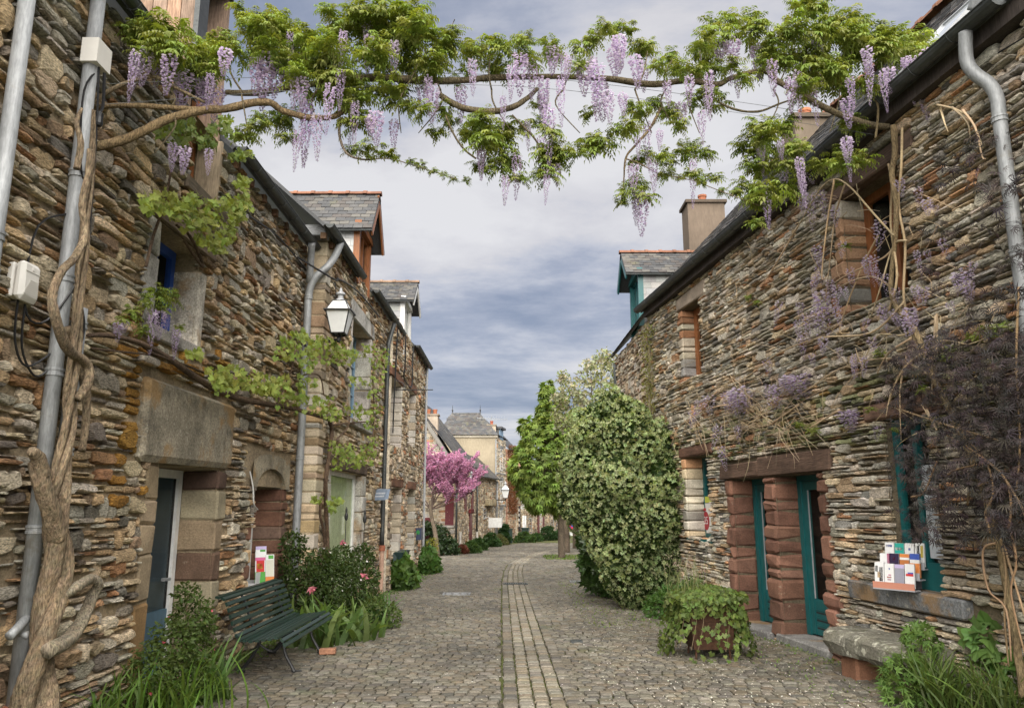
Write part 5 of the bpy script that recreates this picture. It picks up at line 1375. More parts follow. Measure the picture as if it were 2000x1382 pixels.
# ------------------------------------------------------------------ right side things
sb = thing("stone_bench", "rough lichened stone slab bench on red stone supports below the shop window", "stone bench", FR_.p(8.3, 0, .3))
zt_ = G(8.4) + .465; su0, su1 = 7.6 * KR, 9.14 * KR
mb = MB(); N_ = 16; vs = []
for i in range(N_ + 1):
    u = su0 + (su1 - su0) * i / N_
    w = lambda s: .02 * math.sin(u * 5 + s) + rnd.uniform(-.012, .012)
    e = .04 if i in (0, N_) else 0
    ring = [(.0, zt_ - .26 + w(1)), (.0, zt_ - .02), (.03, zt_ + w(2) * .4), (.25, zt_ + .012 + w(3) * .5), (.46 - e, zt_ - .01 + w(4) * .4), (.515 + w(5) - e, zt_ - .05), (.53 + w(6) - e, zt_ - .15 + w(7)), (.47 + w(8) - e, zt_ - .25 + w(9)), (.3, zt_ - .27 + w(1))]
    vs += [FR_.p(u + (e * .5 if i == 0 else -e * .5 if i == N_ else 0), z, d) for d, z in ring]
n9 = 9
fs = [(i * n9 + k, i * n9 + (k + 1) % n9, (i + 1) * n9 + (k + 1) % n9, (i + 1) * n9 + k) for i in range(N_) for k in range(n9)] + [tuple(range(n9)), tuple(range(N_ * n9, N_ * n9 + n9))]
mb.add(vs, fs, [vary((.20, .19, .15), .1) for _ in vs])
M['lichen_slab'] = surf_mat("lichened slab", v1=(2.5, .5, 1.3), v2=(40, .5, 1.4), stretch=(1, 1, 1.2), bump=.9, bdist=.02, bscale=24, patch=[((.48, .47, .38), .56, 11, .85), ((.08, .075, .045), .58, 3.5, .7)])
mb.build("slab", M['lichen_slab'], sb)
for u, c in ((8.62 * KR, (.20, .10, .06)), (7.75 * KR, (.14, .11, .09))): block(sb, "support", FR_, u, u + .34, -.35, zt_ - .255, .04, .42, c, M['block'], .03, .015)

pl = thing("planter", "rust-brown tapered metal planter overgrown with ivy by the shop doors", "planter", (2.42, 9.95, G(9.9)))
PX, PY, PZ = 2.44, 10.05, G(10)
mb = MB()
b_, t_ = .235, .285
def sq(h, z): return [(PX - h, PY - h, z), (PX + h, PY - h, z), (PX + h, PY + h, z), (PX - h, PY + h, z)]
q0, q1, q2, q3 = sq(b_, PZ + .11), sq(.265, PZ + .43), sq(.272, PZ + .44), sq(t_, PZ + .66)
for lo_, hi_ in ((q0, q1), (q2, q3)): mb.add(lo_ + hi_, [(k, (k + 1) % 4, 4 + (k + 1) % 4, 4 + k) for k in range(4)], (1, 1, 1))
mb.add(q0, [(0, 1, 2, 3)], (1, 1, 1)); mb.add(q1 + q2, [(k, (k + 1) % 4, 4 + (k + 1) % 4, 4 + k) for k in range(4)], (1, 1, 1))
mb.build("box_body", M['rust'], pl)
mb = MB()
for k in range(4): tube(mb, [q3[k], q3[(k + 1) % 4]], .018, 5, 1)
mb.build("rim", M['rust'], pl)
mb = MB(); mb.add(sq(.27, PZ + .6), [(0, 1, 2, 3)], (1, 1, 1)); mb.build("soil", M['soil'], pl)
for sx in (-1, 1):
    for sy in (-1, 1):
        mb = MB(); tube(mb, [(PX + sx * .2, PY + sy * .2, PZ + .12), (PX + sx * .21, PY + sy * .21, PZ - .01)], .014, 5, 1); mb.build("leg", M['rust'], pl)

# rack of brochures on the sill of the shop window
zs0 = sw[2]
rk0 = U(1790, 1130, .1)
rk = thing("brochure_rack", "stepped clear rack packed with tourist brochures on the stone window sill", "brochure rack", FR_.p(rk0 + .2, zs0, .05))
FRK = Fr(FR_.p(rk0 - .02, 0, .14)[:2], (-.62, .78)).side((0, 0)); FRK.u = Vector((-.55, .835, 0)).normalized(); FRK.n = Vector((-.835, -.55, 0)).normalized()
mb = MB()
for k in range(3):
    fbox(mb, FRK, .0, .44, zs0 + .10 * k, zs0 + .10 * k + .012, -.11 * k - .10, -.11 * k + .012, (.3, .3, .32))
    fbox(mb, FRK, .0, .44, zs0 + .10 * k + .012, zs0 + .10 * k + .075, -.11 * k + .002, -.11 * k + .010, (.45, .2, .14) if k == 0 else (.35, .35, .37))
fbox(mb, FRK, .0, .44, zs0, zs0 + .30, -.345, -.335, (.1, .1, .11))
mb.build("rack", M['print'], rk)
BRO = [[("white brochure with blue tips, at the shop end of the rack's front row", [(0, 1, 0, .5, WH), (.1, .9, .5, .6, RD), (.1, .7, .6, .66, BL), (0, 1, .7, 1, WH)]),
        ("grey brochure with dim purple cover in the rack's front row", [(0, 1, 0, .85, (.25, .25, .3)), (0, 1, .85, 1, LI)]),
        ("white brochure with red lettering block, middle of the rack's front row", [(0, 1, 0, 1, WH), (.3, .7, .3, .36, PK), (.25, .75, .4, .46, RD), (.3, .6, .5, .55, PK), (.4, .55, .75, .82, BL)]),
        ("black and white portrait brochure, street end of the rack's front row", [(0, 1, 0, .12, RD), (0, 1, .12, .95, WH), (.1, .5, .2, .8, BK), (.4, .7, .35, .6, (.5, .35, .2)), (.65, .95, .6, .85, BK)])],
       [("brochure with violet head band in the rack's middle row", [(0, 1, 0, .6, OR), (0, 1, .6, .75, WH), (0, 1, .75, 1, BL)]),
        ("orange headed brochure in the rack's middle row", [(0, 1, 0, .5, YE), (0, 1, .5, .75, (.4, .15, .05)), (0, 1, .75, .85, WH), (0, 1, .85, 1, OR)]),
        ("near-black brochure with a red dot in the rack's middle row", [(0, 1, 0, 1, (.03, .02, .05)), (.4, .6, .72, .84, RD)]),
        ("plain white brochure at the street end of the rack's middle row", [(0, 1, 0, 1, WH), (0, .2, 0, 1, PK)])],
       [("white and green brochure with yellow strip in the rack's back row", [(0, 1, 0, 1, WH), (.1, .4, .4, .9, YE), (.5, .8, .4, .9, BK)]),
        ("white brochure with small dark heart in the rack's back row", [(0, 1, 0, 1, WH), (.35, .6, .7, .8, BL)]),
        ("teal brochure with white title in the rack's back row", [(0, 1, 0, 1, TE), (.15, .9, .7, .82, WH)]),
        ("white brochure with blue title and red foot in the rack's back row", [(0, 1, 0, .45, RD), (0, 1, .45, 1, WH), (.2, .9, .8, .9, BL)])]]
for k, rowb in enumerate(BRO):
    for j, (lab, bands) in enumerate(rowb):
        leaflet("brochure", FRK, .012 + j * .108, zs0 + .10 * k + .015 + rnd.uniform(0, .015), -.11 * k - .02, .098, .235, .12, bands, lab, "brochures in the rack on the shop sill", "brochure", th=rnd.uniform(.012, .04))
# things on show behind the second door
def inside(name, label, cat, u, z, d): return thing(name, label, cat, FR_.p(u, z, d), None)
shd = -REC - .42
shelfo = thing("shop_shelf", "dark shelf unit with glassware seen through the nearer teal door", "shelf", FR_.p(d2b, 0, shd))
for k, zz_ in enumerate((.5, .78, 1.02, 1.26, 1.5)):
    mb = MB(); fbox(mb, FR_, d2a + .1, d2b + .25, zz_, zz_ + .025, shd - .15, shd + .12); mb.build("shelf_board", M['shelf'], shelfo)
ub0, ub1 = U(1606, 1000, shd), U(1580, 1000, shd)
BOT = [("slender clear bottle on the upper shelf inside the nearer door", 1.525, .35, .32), ("short jar on the upper shelf inside the nearer door", 1.525, .75, .13), ("wide jar beside the slender bottle inside the nearer door", 1.525, .1, .13),
       ("white flask on the second shelf inside the nearer door, nearest the frame", 1.285, .8, .18), ("white flask on the second shelf inside the nearer door, in the middle", 1.285, .5, .18), ("white flask on the second shelf inside the nearer door, by the stone jamb", 1.285, .2, .18)]
for lab, zz_, f_, h in BOT:
    uu = ub0 + (ub1 - ub0) * f_
    t = inside("bottle", lab, "bottle", uu, zz_, shd); t["group"] = "bottles behind the nearer door"
    mb = MB(); lathe(mb, FR_.p(uu, zz_ + .002, shd), [(.035, 0), (.037, h * .45), (.03, h * .6), (.012, h * .7), (.012, h * .96), (.016, h)], 12); mb.build("bottle_body", M['bottle'], t, smooth=True)
ORD = ("first", "second", "third", "fourth", "fifth")
for k in range(5):
    uu = ub0 + (ub1 - ub0) * (k + .5) / 5
    for zz_, rw in ((.805, "lowest jar row"), (1.045, "jar row under the white flasks")):
        t = inside("preserve_jar", ORD[k] + " amber jar from the stone jamb, " + rw, "jar", uu, zz_, shd); t["group"] = "amber jars inside the nearer door"
        mb = MB(); lathe(mb, FR_.p(uu, zz_ + .002, shd), [(.025, 0), (.027, .06), (.022, .075)], 10, (.32, .22, .1)); mb.build("glass_body", M['print'], t)
        mb = MB(); lathe(mb, FR_.p(uu, zz_ + .08, shd), [(.024, 0), (.024, .018)], 10, (.45, .38, .2)); mb.build("lid", M['print'], t)
for k, f_ in enumerate((.25, .75)):
    uu = ub0 + (ub1 - ub0) * f_
    t = inside("red_tin", ("red patterned tin low inside the nearer door, by the stone jamb", "red patterned tin low inside the nearer door, by the teal frame")[k], "tin", uu, .525, shd); t["group"] = "red tins inside the nearer door"
    mb = MB(); fbox(mb, FR_, uu - .06, uu + .06, .527, .75, shd - .05, shd + .1, (.30, .02, .02)); mb.build("tin_body", M['print'], t)
    mb = MB()
    for a, b, c, d in ((-.04, .04, .70, .73), (-.035, -.01, .60, .68), (.01, .035, .60, .68), (-.03, .03, .55, .58)): fbox(mb, FR_, uu + a, uu + b, c, d, shd + .1005, shd + .102, (.62, .5, .3))
    mb.build("tin_print", M['print'], t)
# poster with 35 in the narrow window; white sheets in the shop window
def text_mesh(s, size):
    cu = bpy.data.curves.new("t", 'FONT'); cu.body = s; cu.size = size; cu.align_x = 'CENTER'; cu.align_y = 'CENTER'; cu.resolution_u = 3
    o = bpy.data.objects.new("t", cu); COL.objects.link(o)
    bpy.context.view_layer.update()
    me = o.to_mesh(); v = [tuple(p.co) for p in me.vertices]; f = [tuple(p.vertices) for p in me.polygons]; o.to_mesh_clear()
    bpy.data.objects.remove(o); bpy.data.curves.remove(cu)
    return v, f
pd = -.325
pu0, pu1 = nw[0] + .07, nw[1] - .07
pz0, pz1 = nw[2] + .08, nw[2] + .62
po = thing("poster", "white poster with red oval reading 35 in the narrow teal window", "poster", FR_.p(pu0, pz0, pd))
mb = MB(); fbox(mb, FR_, pu0, pu1, pz0, pz1, pd - .004, pd, (.60, .58, .56)); mb.build("sheet", M['print'], po)
# the lit strip that can be seen beside the frame carries the print
vis0, vis1 = pu1 - .55, pu1 - .02
mb = MB(); cu_, cz_ = (U(1384, 1028, pd) + U(1376, 1028, pd)) / 2 , pz0 + .22
for rr, c in ((1, (.30, .03, .04)),):
    vs = [FR_.p(cu_ + .16 * math.cos(2 * math.pi * k / 28), cz_ + .17 * math.sin(2 * math.pi * k / 28), pd + .002) for k in range(28)]; mb.add(vs, [tuple(range(28))], c)
mb.add([FR_.p(cu_ + .15, pz1 - .14, pd + .002), FR_.p(cu_ - .02, pz1 - .14, pd + .002), FR_.p(cu_ - .02, pz1 - .09, pd + .002), FR_.p(cu_ + .15, pz1 - .09, pd + .002)], [(0, 1, 2, 3)], (.35, .03, .04))
mb.build("emblem", M['print'], po)
tv, tf = text_mesh("35", .17)
mb = MB(); mb.add([FR_.p(cu_ - a * 1.1, cz_ + b * 1.15, pd + .004) for a, b, _ in tv], tf, (.62, .6, .6)); mb.build("lettering", M['print'], po)
mb = MB(); fbox(mb, FR_, pu0, pu1, pz1 + .01, pz1 + .12, pd - .004, pd, (.42, .46, .06)); mb.build("strip", M['print'], po)
for (a, b, c, d), lab in (((.08, .32, .32, .95), "tall white notice sheet with lines of text inside the shop window, lower of two"), ((.08, .33, 1.0, 1.25), "small white notice sheet inside the shop window, above the tall one")):
    pw = thing("notice_sheet", lab, "notice", FR_.p(sw[0] + a, sw[2] + c, -.12), "notices inside the shop window")
    mb = MB(); fbox(mb, FR_, sw[0] + a, sw[0] + b, sw[2] + c, sw[2] + d, -.125, -.121, (.42, .45, .48)); mb.build("sheet", M['print'], pw)
    mb = MB()
    for k in range(int((d - c) / .09)): fbox(mb, FR_, sw[0] + .12, sw[0] + rnd.uniform(.2, .28), sw[2] + c + .06 + k * .08, sw[2] + c + .072 + k * .08, -.1205, -.119, (.2, .22, .25))
    mb.build("lettering", M['print'], pw, kind='stuff')

# covers let into the street
def cover(label, px, py, w, l, name="drain_cover", bars=7, mat='zinc_dark'):
    c = onG(px, py); t = thing(name, label, "drain cover", c, None)
    z = c.z
    mb = MB()
    for a, b, c0, d in ((-w / 2, w / 2, -l / 2, -l / 2 + .04), (-w / 2, w / 2, l / 2 - .04, l / 2), (-w / 2, -w / 2 + .04, -l / 2 + .04, l / 2 - .04), (w / 2 - .04, w / 2, -l / 2 + .04, l / 2 - .04)):
        wbox(mb, c.x + a, c.x + b, c.y + c0, c.y + d, z - .02, z + .024)
    mb.build("frame", M[mat], t)
    for k in range(bars):
        mb = MB(); x = c.x - w / 2 + .05 + (w - .1) * (k + .15) / bars; wbox(mb, x, x + (w - .1) / bars * .6, c.y - l / 2 + .042, c.y + l / 2 - .042, z - .02, z + .02); mb.build("bar", M[mat], t)
cover("grey rectangular inspection cover in the cobbles left of the channel", 892, 1160, .62, .42, bars=3, mat='lead')
cover("dark slotted grating across the cobbled channel", 1007, 1140, .64, .3, bars=9)
cover("grey rectangular cover in the cobbles beside the dark shrub", 1133, 1136, .55, .5, bars=3, mat='lead')
cover("small round-worn dark cover in the cobbles right of the channel", 1126, 1253, .16, .13, bars=2)

# ------------------------------------------------------------------ plants
def rot_np(ax, ang):
    """rotation matrices for arrays of axes (k,3) and angles (k,)"""
    ax = ax / (np.linalg.norm(ax, axis=1, keepdims=True) + 1e-9)
    c, s = np.cos(ang), np.sin(ang); C = 1 - c; x, y, z = ax.T
    return np.stack([np.stack([c + x * x * C, x * y * C - z * s, x * z * C + y * s], 1), np.stack([y * x * C + z * s, c + y * y * C, y * z * C - x * s], 1), np.stack([z * x * C - y * s, z * y * C + x * s, c + z * z * C], 1)], 1)
def basis_np(Yd, Zd):
    """local y along Yd, local z near Zd"""
    Yd = Yd / (np.linalg.norm(Yd, axis=1, keepdims=True) + 1e-9)
    X = np.cross(Yd, Zd); X = X / (np.linalg.norm(X, axis=1, keepdims=True) + 1e-9)
    Z = np.cross(X, Yd)
    return np.stack([X, Yd, Z], 2)
def scatter(pv, pf, pc, Rm, T, sc, tint):
    k, n = len(T), len(pv)
    V = np.einsum('kij,nj->kni', Rm, pv) * sc[:, None, None] + T[:, None, :]
    F = pf[None] + (np.arange(k) * n)[:, None, None]
    C = pc[None] * tint[:, None, :]
    return V.reshape(-1, 3), F.reshape(-1, pf.shape[1]), C.reshape(-1, 3)
def join(parts):
    V, F, C, b = [], [], [], 0
    for v, f, c in parts: V.append(v); F.append(f + b); C.append(c); b += len(v)
    return np.concatenate(V), np.concatenate(F), np.concatenate(C)
def tint(k, base, a=.15, hue=.08):
    t = np.array(base)[None] * (1 + npr.uniform(-a, a, (k, 1)))
    return t * (1 + npr.uniform(-hue, hue, (k, 3)))
def unit(k, up=None):
    v = npr.normal(size=(k, 3)); v /= np.linalg.norm(v, axis=1, keepdims=True)
    return v
# single leaves: length 1 along +y, face +z; quads
def leaf_proto(w=.34, fold=.12, droop=.15, c=(1, 1, 1), edge=None):
    e = edge or c
    v = np.array([[0, 0, 0], [-w * .5, .38, fold], [0, .42, 0], [w * .5, .38, fold], [0, 1, -droop]])
    f = np.array([[0, 2, 1, 1], [0, 3, 2, 2], [1, 2, 4, 4], [2, 3, 4, 4]])
    f = np.array([[0, 2, 4, 1], [0, 3, 4, 2]])
    return v, f, np.array([c, e, c, e, e], float)
def palm_proto(n=5, w=.3, spread=1.9, c=(1, 1, 1), droop=.25):
    P = []
    for i in range(n):
        a = (i / (n - 1) - .5) * spread * 1.4
        v, f, cc = leaf_proto(w, .06, droop, c)
        L = 1 - .3 * abs(i / (n - 1) - .5) * 2
        Rz = np.array([[math.cos(a), -math.sin(a), 0], [math.sin(a), math.cos(a), 0], [0, 0, 1]])
        P.append(((v * L) @ Rz.T, f, cc))
    return join(P)
def vine_leaf():
    ang = [(-2.55, .42), (-2.1, .72), (-1.75, .50), (-1.35, .92), (-1.0, .62), (-.42, .78), (0, 1.0), (.42, .78), (1.0, .62), (1.35, .92), (1.75, .5), (2.1, .72), (2.55, .42)]
    v = [[0, 0, 0]] + [[math.sin(a) * r * .55, math.cos(a) * r * .55 + .0, .05 * (i % 2) - .10 * r] for i, (a, r) in enumerate(ang)]
    f = [[0, i, i + 1, i + 2] for i in range(1, 12, 2)]
    return np.array(v), np.array(f), np.ones((14, 3))
def grass_proto(n=5, w=.035, bend=.5):
    v, f = [], []
    for i in range(n + 1):
        t = i / n; ww = w * (1 - t ** 2 * .95)
        y = bend * t ** 2; z = t * (1 - .35 * bend * t * t)
        v += [[-ww, y, z], [ww, y + .0, z]]
    for i in range(n): f.append([2 * i, 2 * i + 1, 2 * i + 3, 2 * i + 2])
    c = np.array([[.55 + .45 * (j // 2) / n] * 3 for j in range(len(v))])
    return np.array(v), np.array(f), c

# ---- wisteria: leaf clusters and racemes that the copies share
def wisteria_cluster_mesh(seed):
    g = np.random.default_rng(seed); P = []
    lv, lf, lc = leaf_proto(.36, .10, .22)
    for i in range(24):
        az = g.uniform(0, 6.28); el = g.uniform(-.2, 1.25)
        d = np.array([math.cos(az) * math.cos(el), math.sin(az) * math.cos(el), math.sin(el)])
        p = np.array([g.uniform(-.35, .35), g.uniform(-.35, .35), g.uniform(-.35, .3)]) + d * .15
        L = g.uniform(.75, 1.15); n = 6
        base = g.uniform(.75, 1.25); yel = g.uniform(.9, 1.18)
        young = g.random() < .12
        for s in range(n + 1):
            t = (s + .6) / (n + .6)
            q = p + d * L * t + np.array([0, 0, -1]) * L * .55 * t * t
            tang = d + np.array([0, 0, -1.1]) * t; tang /= np.linalg.norm(tang)
            side = np.cross(tang, [0, 0, 1]); side /= np.linalg.norm(side) + 1e-6
            for sg in ((-1, 1) if s < n else (0,)):
                yd = tang * (.55 if sg else 1) + side * sg * .8 + np.array([0, 0, -.45]) + g.normal(size=3) * .12
                zd = np.array([0, 0, 1.0]) + tang * .5 + g.normal(size=3) * .2
                B = basis_np(yd[None], zd[None]); sc = (.36 if sg else .40) * (1 - .25 * abs(t - .5)) * g.uniform(.85, 1.15)
                col = np.array([[.172 * base * yel, .232 * base, .042 * base]]) * g.uniform(.88, 1.12)
                if young: col = np.array([[.22, .24, .07]])
                P.append(scatter(lv, lf, lc, B, q[None], np.array([sc]), col))
        # the stalk
        side = np.cross(d, [0, 0, 1.0]); side /= np.linalg.norm(side) + 1e-6
        a, b = p, p + d * L + np.array([0, 0, -.55 * L]); m_ = p + d * L * .5 + np.array([0, 0, -.14 * L])
        P.append((np.array([a - side * .012, a + side * .012, m_ + side * .01, m_ - side * .01, b]), np.array([[0, 1, 2, 3], [3, 2, 4, 4]])[:1], np.array([[.16, .2, .05]] * 5)))
    return join(P)
def raceme_mesh(seed, open_=1.0, pale=0.0, n=120):
    g = np.random.default_rng(seed); P = []
    pv = np.array([[0, 0, 0], [-.5, .55, .12], [0, .9, .3], [.5, .55, .12], [-.3, .35, -.38], [0, .8, -.5], [.3, .35, -.38]], float)
    pf = np.array([[0, 1, 2, 3], [0, 4, 5, 6]])
    for i in range(n):
        t = (i + g.random()) / n
        rad = .5 * (1 - t) ** .75 * (.55 + .45 * min(1, t * 6)) * g.uniform(.75, 1.15) + .03
        az = i * 2.4 + g.uniform(-.4, .4)
        o = np.array([math.cos(az), math.sin(az), 0])
        q = np.array([0, 0, -t]) * 1.0 + o * rad * .78 * np.array([1, 1, 1]) + np.array([0, 0, -.02])
        yd = o + np.array([0, 0, -.35]) + g.normal(size=3) * .25
        B = basis_np(yd[None], (np.array([0, 0, 1.0]) + g.normal(size=3) * .2)[None])
        sz = (.27 - .16 * t) * g.uniform(.8, 1.2)
        white = g.random()
        ban = np.array([.66, .57, .69]) * g.uniform(.85, 1.12) if white > .25 else np.array([.74, .70, .74])
        wing = np.array([.37, .25, .47]) * g.uniform(.75, 1.35)
        if t > .72: ban = ban * .72; wing = wing * .8
        ban = ban * (1 - pale) + np.array([.74, .70, .74]) * pale
        c = np.array([ban * .8, ban, ban * 1.08, ban, wing, wing, wing])
        S_ = np.diag([sz, sz, sz * .55]);  # flattened in z because the raceme is stretched when placed
        V = (pv @ B[0].T) * np.array([sz, sz, sz * .30]) + q
        P.append((V, pf, c))
    tw = .012
    P.append((np.array([[-tw, 0, .15], [tw, 0, .15], [tw, 0, -.95], [-tw, 0, -.95]]), np.array([[0, 1, 2, 3]]), np.array([[.2, .22, .1]] * 4)))
    return join(P)
def mesh_only(name, VFC, mat):
    o = build_np(name, *VFC, mat, off=(0, 0, 0)); me = o.data; bpy.data.objects.remove(o); return me
WC = [mesh_only("leaf_cluster", wisteria_cluster_mesh(s), M['leaf']) for s in range(7)]
RS = [mesh_only("flower_cluster", raceme_mesh(80 + s, pale=.55, n=58), M['petal']) for s in range(4)]
RC = [mesh_only("flower_cluster", raceme_mesh(40 + s, pale=.25 * (s % 3 == 0)), M['petal']) for s in range(6)]
def place_mesh(name, me, parent, loc, rz=0, sc=(1, 1, 1), tilt=(0, 0)):
    o = bpy.data.objects.new(name, me); COL.objects.link(o); o.parent = parent
    o.location = Vector(loc) - LOC[parent.name]; o.rotation_euler = (tilt[0], tilt[1], rz); o.scale = sc
    return o
def canopyY(px): return 5.55 + 2.0 * (px - 170) / 1570
wl_ = thing("wisteria", "wisteria with thick twisted trunk climbing the zinc pipe and reaching across the street", "climbing plant", (-3.15, 5.5, 0), "wisteria vines arching over the street")
wr_ = thing("wisteria", "wisteria growing from the shop wall with bare tan shoots and small lilac flowers", "climbing plant", (3.9, 6.6, 0), "wisteria vines arching over the street")
def own(px): return wl_ if px < 1130 else wr_
LEAFC = [(300,70,60),(258,62,36),(340,95,58),(385,112,48),(275,95,36),(410,132,42),(432,98,36),(480,40,42),(520,28,46),(500,75,40),(560,50,42),(470,100,42),(520,95,46),(590,75,50),(560,112,46),(630,85,56),(640,120,56),(600,150,42),(650,165,54),(690,185,46),(620,195,38),(690,50,52),(740,25,58),(790,48,54),(760,92,50),(820,70,54),(860,100,50),(848,138,40),(800,130,42),(720,130,50),(760,168,42),(700,222,40),(790,185,40),(812,222,28),(560,232,34),(510,240,30),(560,268,26),(480,262,26),(715,290,26),(688,296,20),(750,300,22),(640,20,26),(880,70,30),
 (930,98,42),(980,95,42),(960,138,30),(1010,88,32),(1040,108,38),(900,145,28),(950,258,42),(990,270,46),(920,258,32),(990,318,38),(952,338,32),(930,235,22),(1010,350,26),(850,260,22),(880,240,20),(870,215,22),
 (1060,250,32),(1050,205,22),(1060,300,36),(1095,308,36),(1075,338,30),(1120,300,26),(1185,65,30),(1215,58,28),(1150,85,32),(1090,95,32),(1130,118,28),(1250,108,36),(1290,122,32),(1320,138,32),(1350,132,30),(1370,88,36),(1400,62,42),(1440,52,38),(1482,68,42),(1500,100,32),(1400,128,36),(1440,145,34),(1500,130,32),(1540,128,32),
 (1180,270,42),(1212,260,36),(1150,280,26),(1250,220,32),(1290,212,36),(1320,232,30),(1370,188,32),(1400,200,26),(1350,298,30),(1300,308,30),(1250,310,26),(1376,300,22),(1150,222,22),(1235,378,30),(1262,384,26),(1215,396,16),(1240,358,24),(1300,340,18),
 (1480,250,38),(1510,238,42),(1500,280,36),(1470,300,36),(1500,340,42),(1520,384,42),(1490,402,32),(1480,370,32),(1450,360,22),(1540,290,32),(1560,300,30),(1352,342,20),(1392,350,20),(1440,376,16),(1475,435,18),
 (1560,40,48),(1590,20,42),(1620,58,48),(1650,70,50),(1530,70,36),(1510,118,38),(1560,120,48),(1600,140,46),(1640,130,46),(1690,90,46),(1730,82,46),(1770,82,46),(1800,102,40),(1650,170,36),(1580,180,36),(1700,122,36),(1660,250,30),(1650,310,32),(1680,312,26),(1630,310,26),(1600,322,22),(1770,252,16),(1850,182,22),(1832,170,20),(1530,330,30),(1590,95,42),(1690,160,30)]
FLOW = [(262,115,172,28),(290,100,178,38),(330,105,192,38),(365,140,218,38),(395,150,224,42),(425,165,238,34),(350,150,212,28),(310,110,172,28),(335,275,332,25),(365,290,348,28),(405,285,342,20),(440,95,152,34),(525,115,206,58),(508,120,196,38),(545,130,202,38),(590,150,216,30),(600,195,332,42),(618,220,312,28),(582,250,336,22),(720,92,142,28),(735,70,132,28),(770,85,152,28),(735,225,292,38),(725,228,270,28),(770,235,302,24),(845,160,242,34),(900,170,242,28),(720,65,102,26),(1017,105,192,38),(1000,130,202,24),(1080,95,152,34),(1062,150,242,30),(1095,145,252,24),(1072,205,332,34),(1060,185,260,28),(1088,315,362,20),(1070,330,402,18),(988,340,402,20),(982,185,252,18),(938,270,346,22),(1030,230,292,18),
 (1140,120,186,38),(1165,125,242,40),(1200,75,142,44),(1196,100,162,34),(1240,115,182,34),(1256,120,182,28),(1172,165,246,40),(1188,175,240,30),(1215,185,232,24),(1300,165,216,22),(1345,150,212,24),(1330,200,252,28),(1370,215,282,22),(1290,250,292,18),(1275,310,382,24),(1252,382,468,36),(1243,385,440,22),(1405,80,122,34),(1432,75,126,38),(1476,90,162,32),(1545,150,222,28),(1690,95,152,28),(1655,190,252,32),(1650,270,332,28),(1565,340,402,20),(1775,105,162,26),(1825,95,168,44),(1808,100,150,30),(1846,110,168,32),(1740,130,182,28),(1880,150,172,26),(1810,212,248,24),(1490,282,312,18),(1525,272,312,18),(1440,150,190,18),(1380,160,230,18),(1110,110,160,20)]
LEAFC += [(770,306,12),(800,316,12),(822,322,14),(845,336,12),(868,342,10),(885,350,10),(720,306,14),(910,352,10),(1330,348,12),(1370,356,12),(1410,372,12)]
for px, py, r_ in LEAFC:
    k = max(1, round((r_ / 18)))
    for i in range(k):
        Y = canopyY(px) + rnd.uniform(-.25, .3)
        if px > 1590 and py > 200: Y = max(Y, 7.1)
        p = at(px + rnd.uniform(-.55, .55) * r_ * (k > 1), py + rnd.uniform(-.45, .45) * r_ * (k > 1), Y)
        s = (r_ if k == 1 else r_ * .78) * Y * .00070 * rnd.uniform(.9, 1.15)
        place_mesh("leaf_cluster", rnd.choice(WC), own(px), p, rnd.uniform(0, 6.28), (s, s, s * .9), (rnd.uniform(-.3, .3), rnd.uniform(-.3, .3)))
for q in range(46):
    px, py, r_ = rnd.choice(LEAFC[:150])
    if r_ > 24: FLOW.append((px + rnd.uniform(-.6, .6) * r_, py + r_ * rnd.uniform(.1, .7), py + r_ * .7 + rnd.uniform(50, 95), rnd.uniform(18, 27)))
for px, t_, b_, w in FLOW:
    Y = canopyY(px) + rnd.uniform(-.3, .12)
    if px > 1640: Y = min(Y, 7.2)
    p = at(px, t_, Y); q = at(px, b_, Y); L_ = (p - q).length
    n = 2 if w >= 42 else 1
    for i in range(n):
        place_mesh("flower_cluster", rnd.choice(RC), own(px), p + Vector((rnd.uniform(-.5, .5) * w * .0042 * .5 * (n > 1), rnd.uniform(-.06, .06), 0)), rnd.uniform(0, 6.28), (w * Y * .00060 / (1.25 if n > 1 else 1), w * Y * .00060 / (1.25 if n > 1 else 1), L_ * rnd.uniform(.9, 1.0)), (rnd.uniform(-.06, .06), rnd.uniform(-.06, .06)))
def limb(parent, pts, r, col=(.17, .13, .075), Yo=0.0, name="branch", lump=.12, Yf=None, mat='bark', sides=7):
    P = [at(x, y, (Yf(x, y) if Yf else canopyY(x)) + Yo + rnd.uniform(-.03, .03)) for x, y in pts]
    if isinstance(r, (int, float)): r = [r] * len(P)
    mb = MB(); tube(mb, P, r, sides, 5, col, lump=lump, cvar=.1); return mb.build(name, M[mat], parent, smooth=True)
BL_ = (.15, .12, .07)
limb(wl_, [(172,290),(250,270),(330,232),(400,215),(440,213),(491,201),(528,201),(552,216),(595,228),(631,230),(661,224),(683,198)], [.040,.038,.036,.034,.033,.032,.03,.028,.026,.025,.024,.018], (.24, .17, .09))
limb(wl_, [(166,212),(230,206),(300,208),(360,212),(405,215)], [.024,.022,.022,.022,.025], (.24, .17, .09))
limb(wl_, [(172,215),(195,190),(240,165),(300,150),(340,170),(400,200)], [.022,.02,.018,.015,.014,.012], (.26, .2, .12))
limb(wl_, [(440,180),(491,182),(560,172),(640,160),(720,152),(800,155),(830,158),(900,157),(960,152),(1020,150),(1100,150),(1160,152)], [.022,.028,.028,.03,.034,.038,.036,.032,.030,.028,.026,.025], BL_, .08)
limb(wr_, [(1150,152),(1200,155),(1280,165),(1340,157),(1400,165),(1430,152),(1490,138),(1520,160),(1560,182),(1620,215),(1690,242),(1735,248)], [.025,.03,.034,.03,.03,.026,.026,.03,.032,.034,.036,.036], BL_, .0)
limb(wl_, [(858,185),(890,205),(920,214),(960,218),(1000,210),(1030,192),(1050,172)], [.026,.03,.03,.03,.028,.024,.018], BL_)
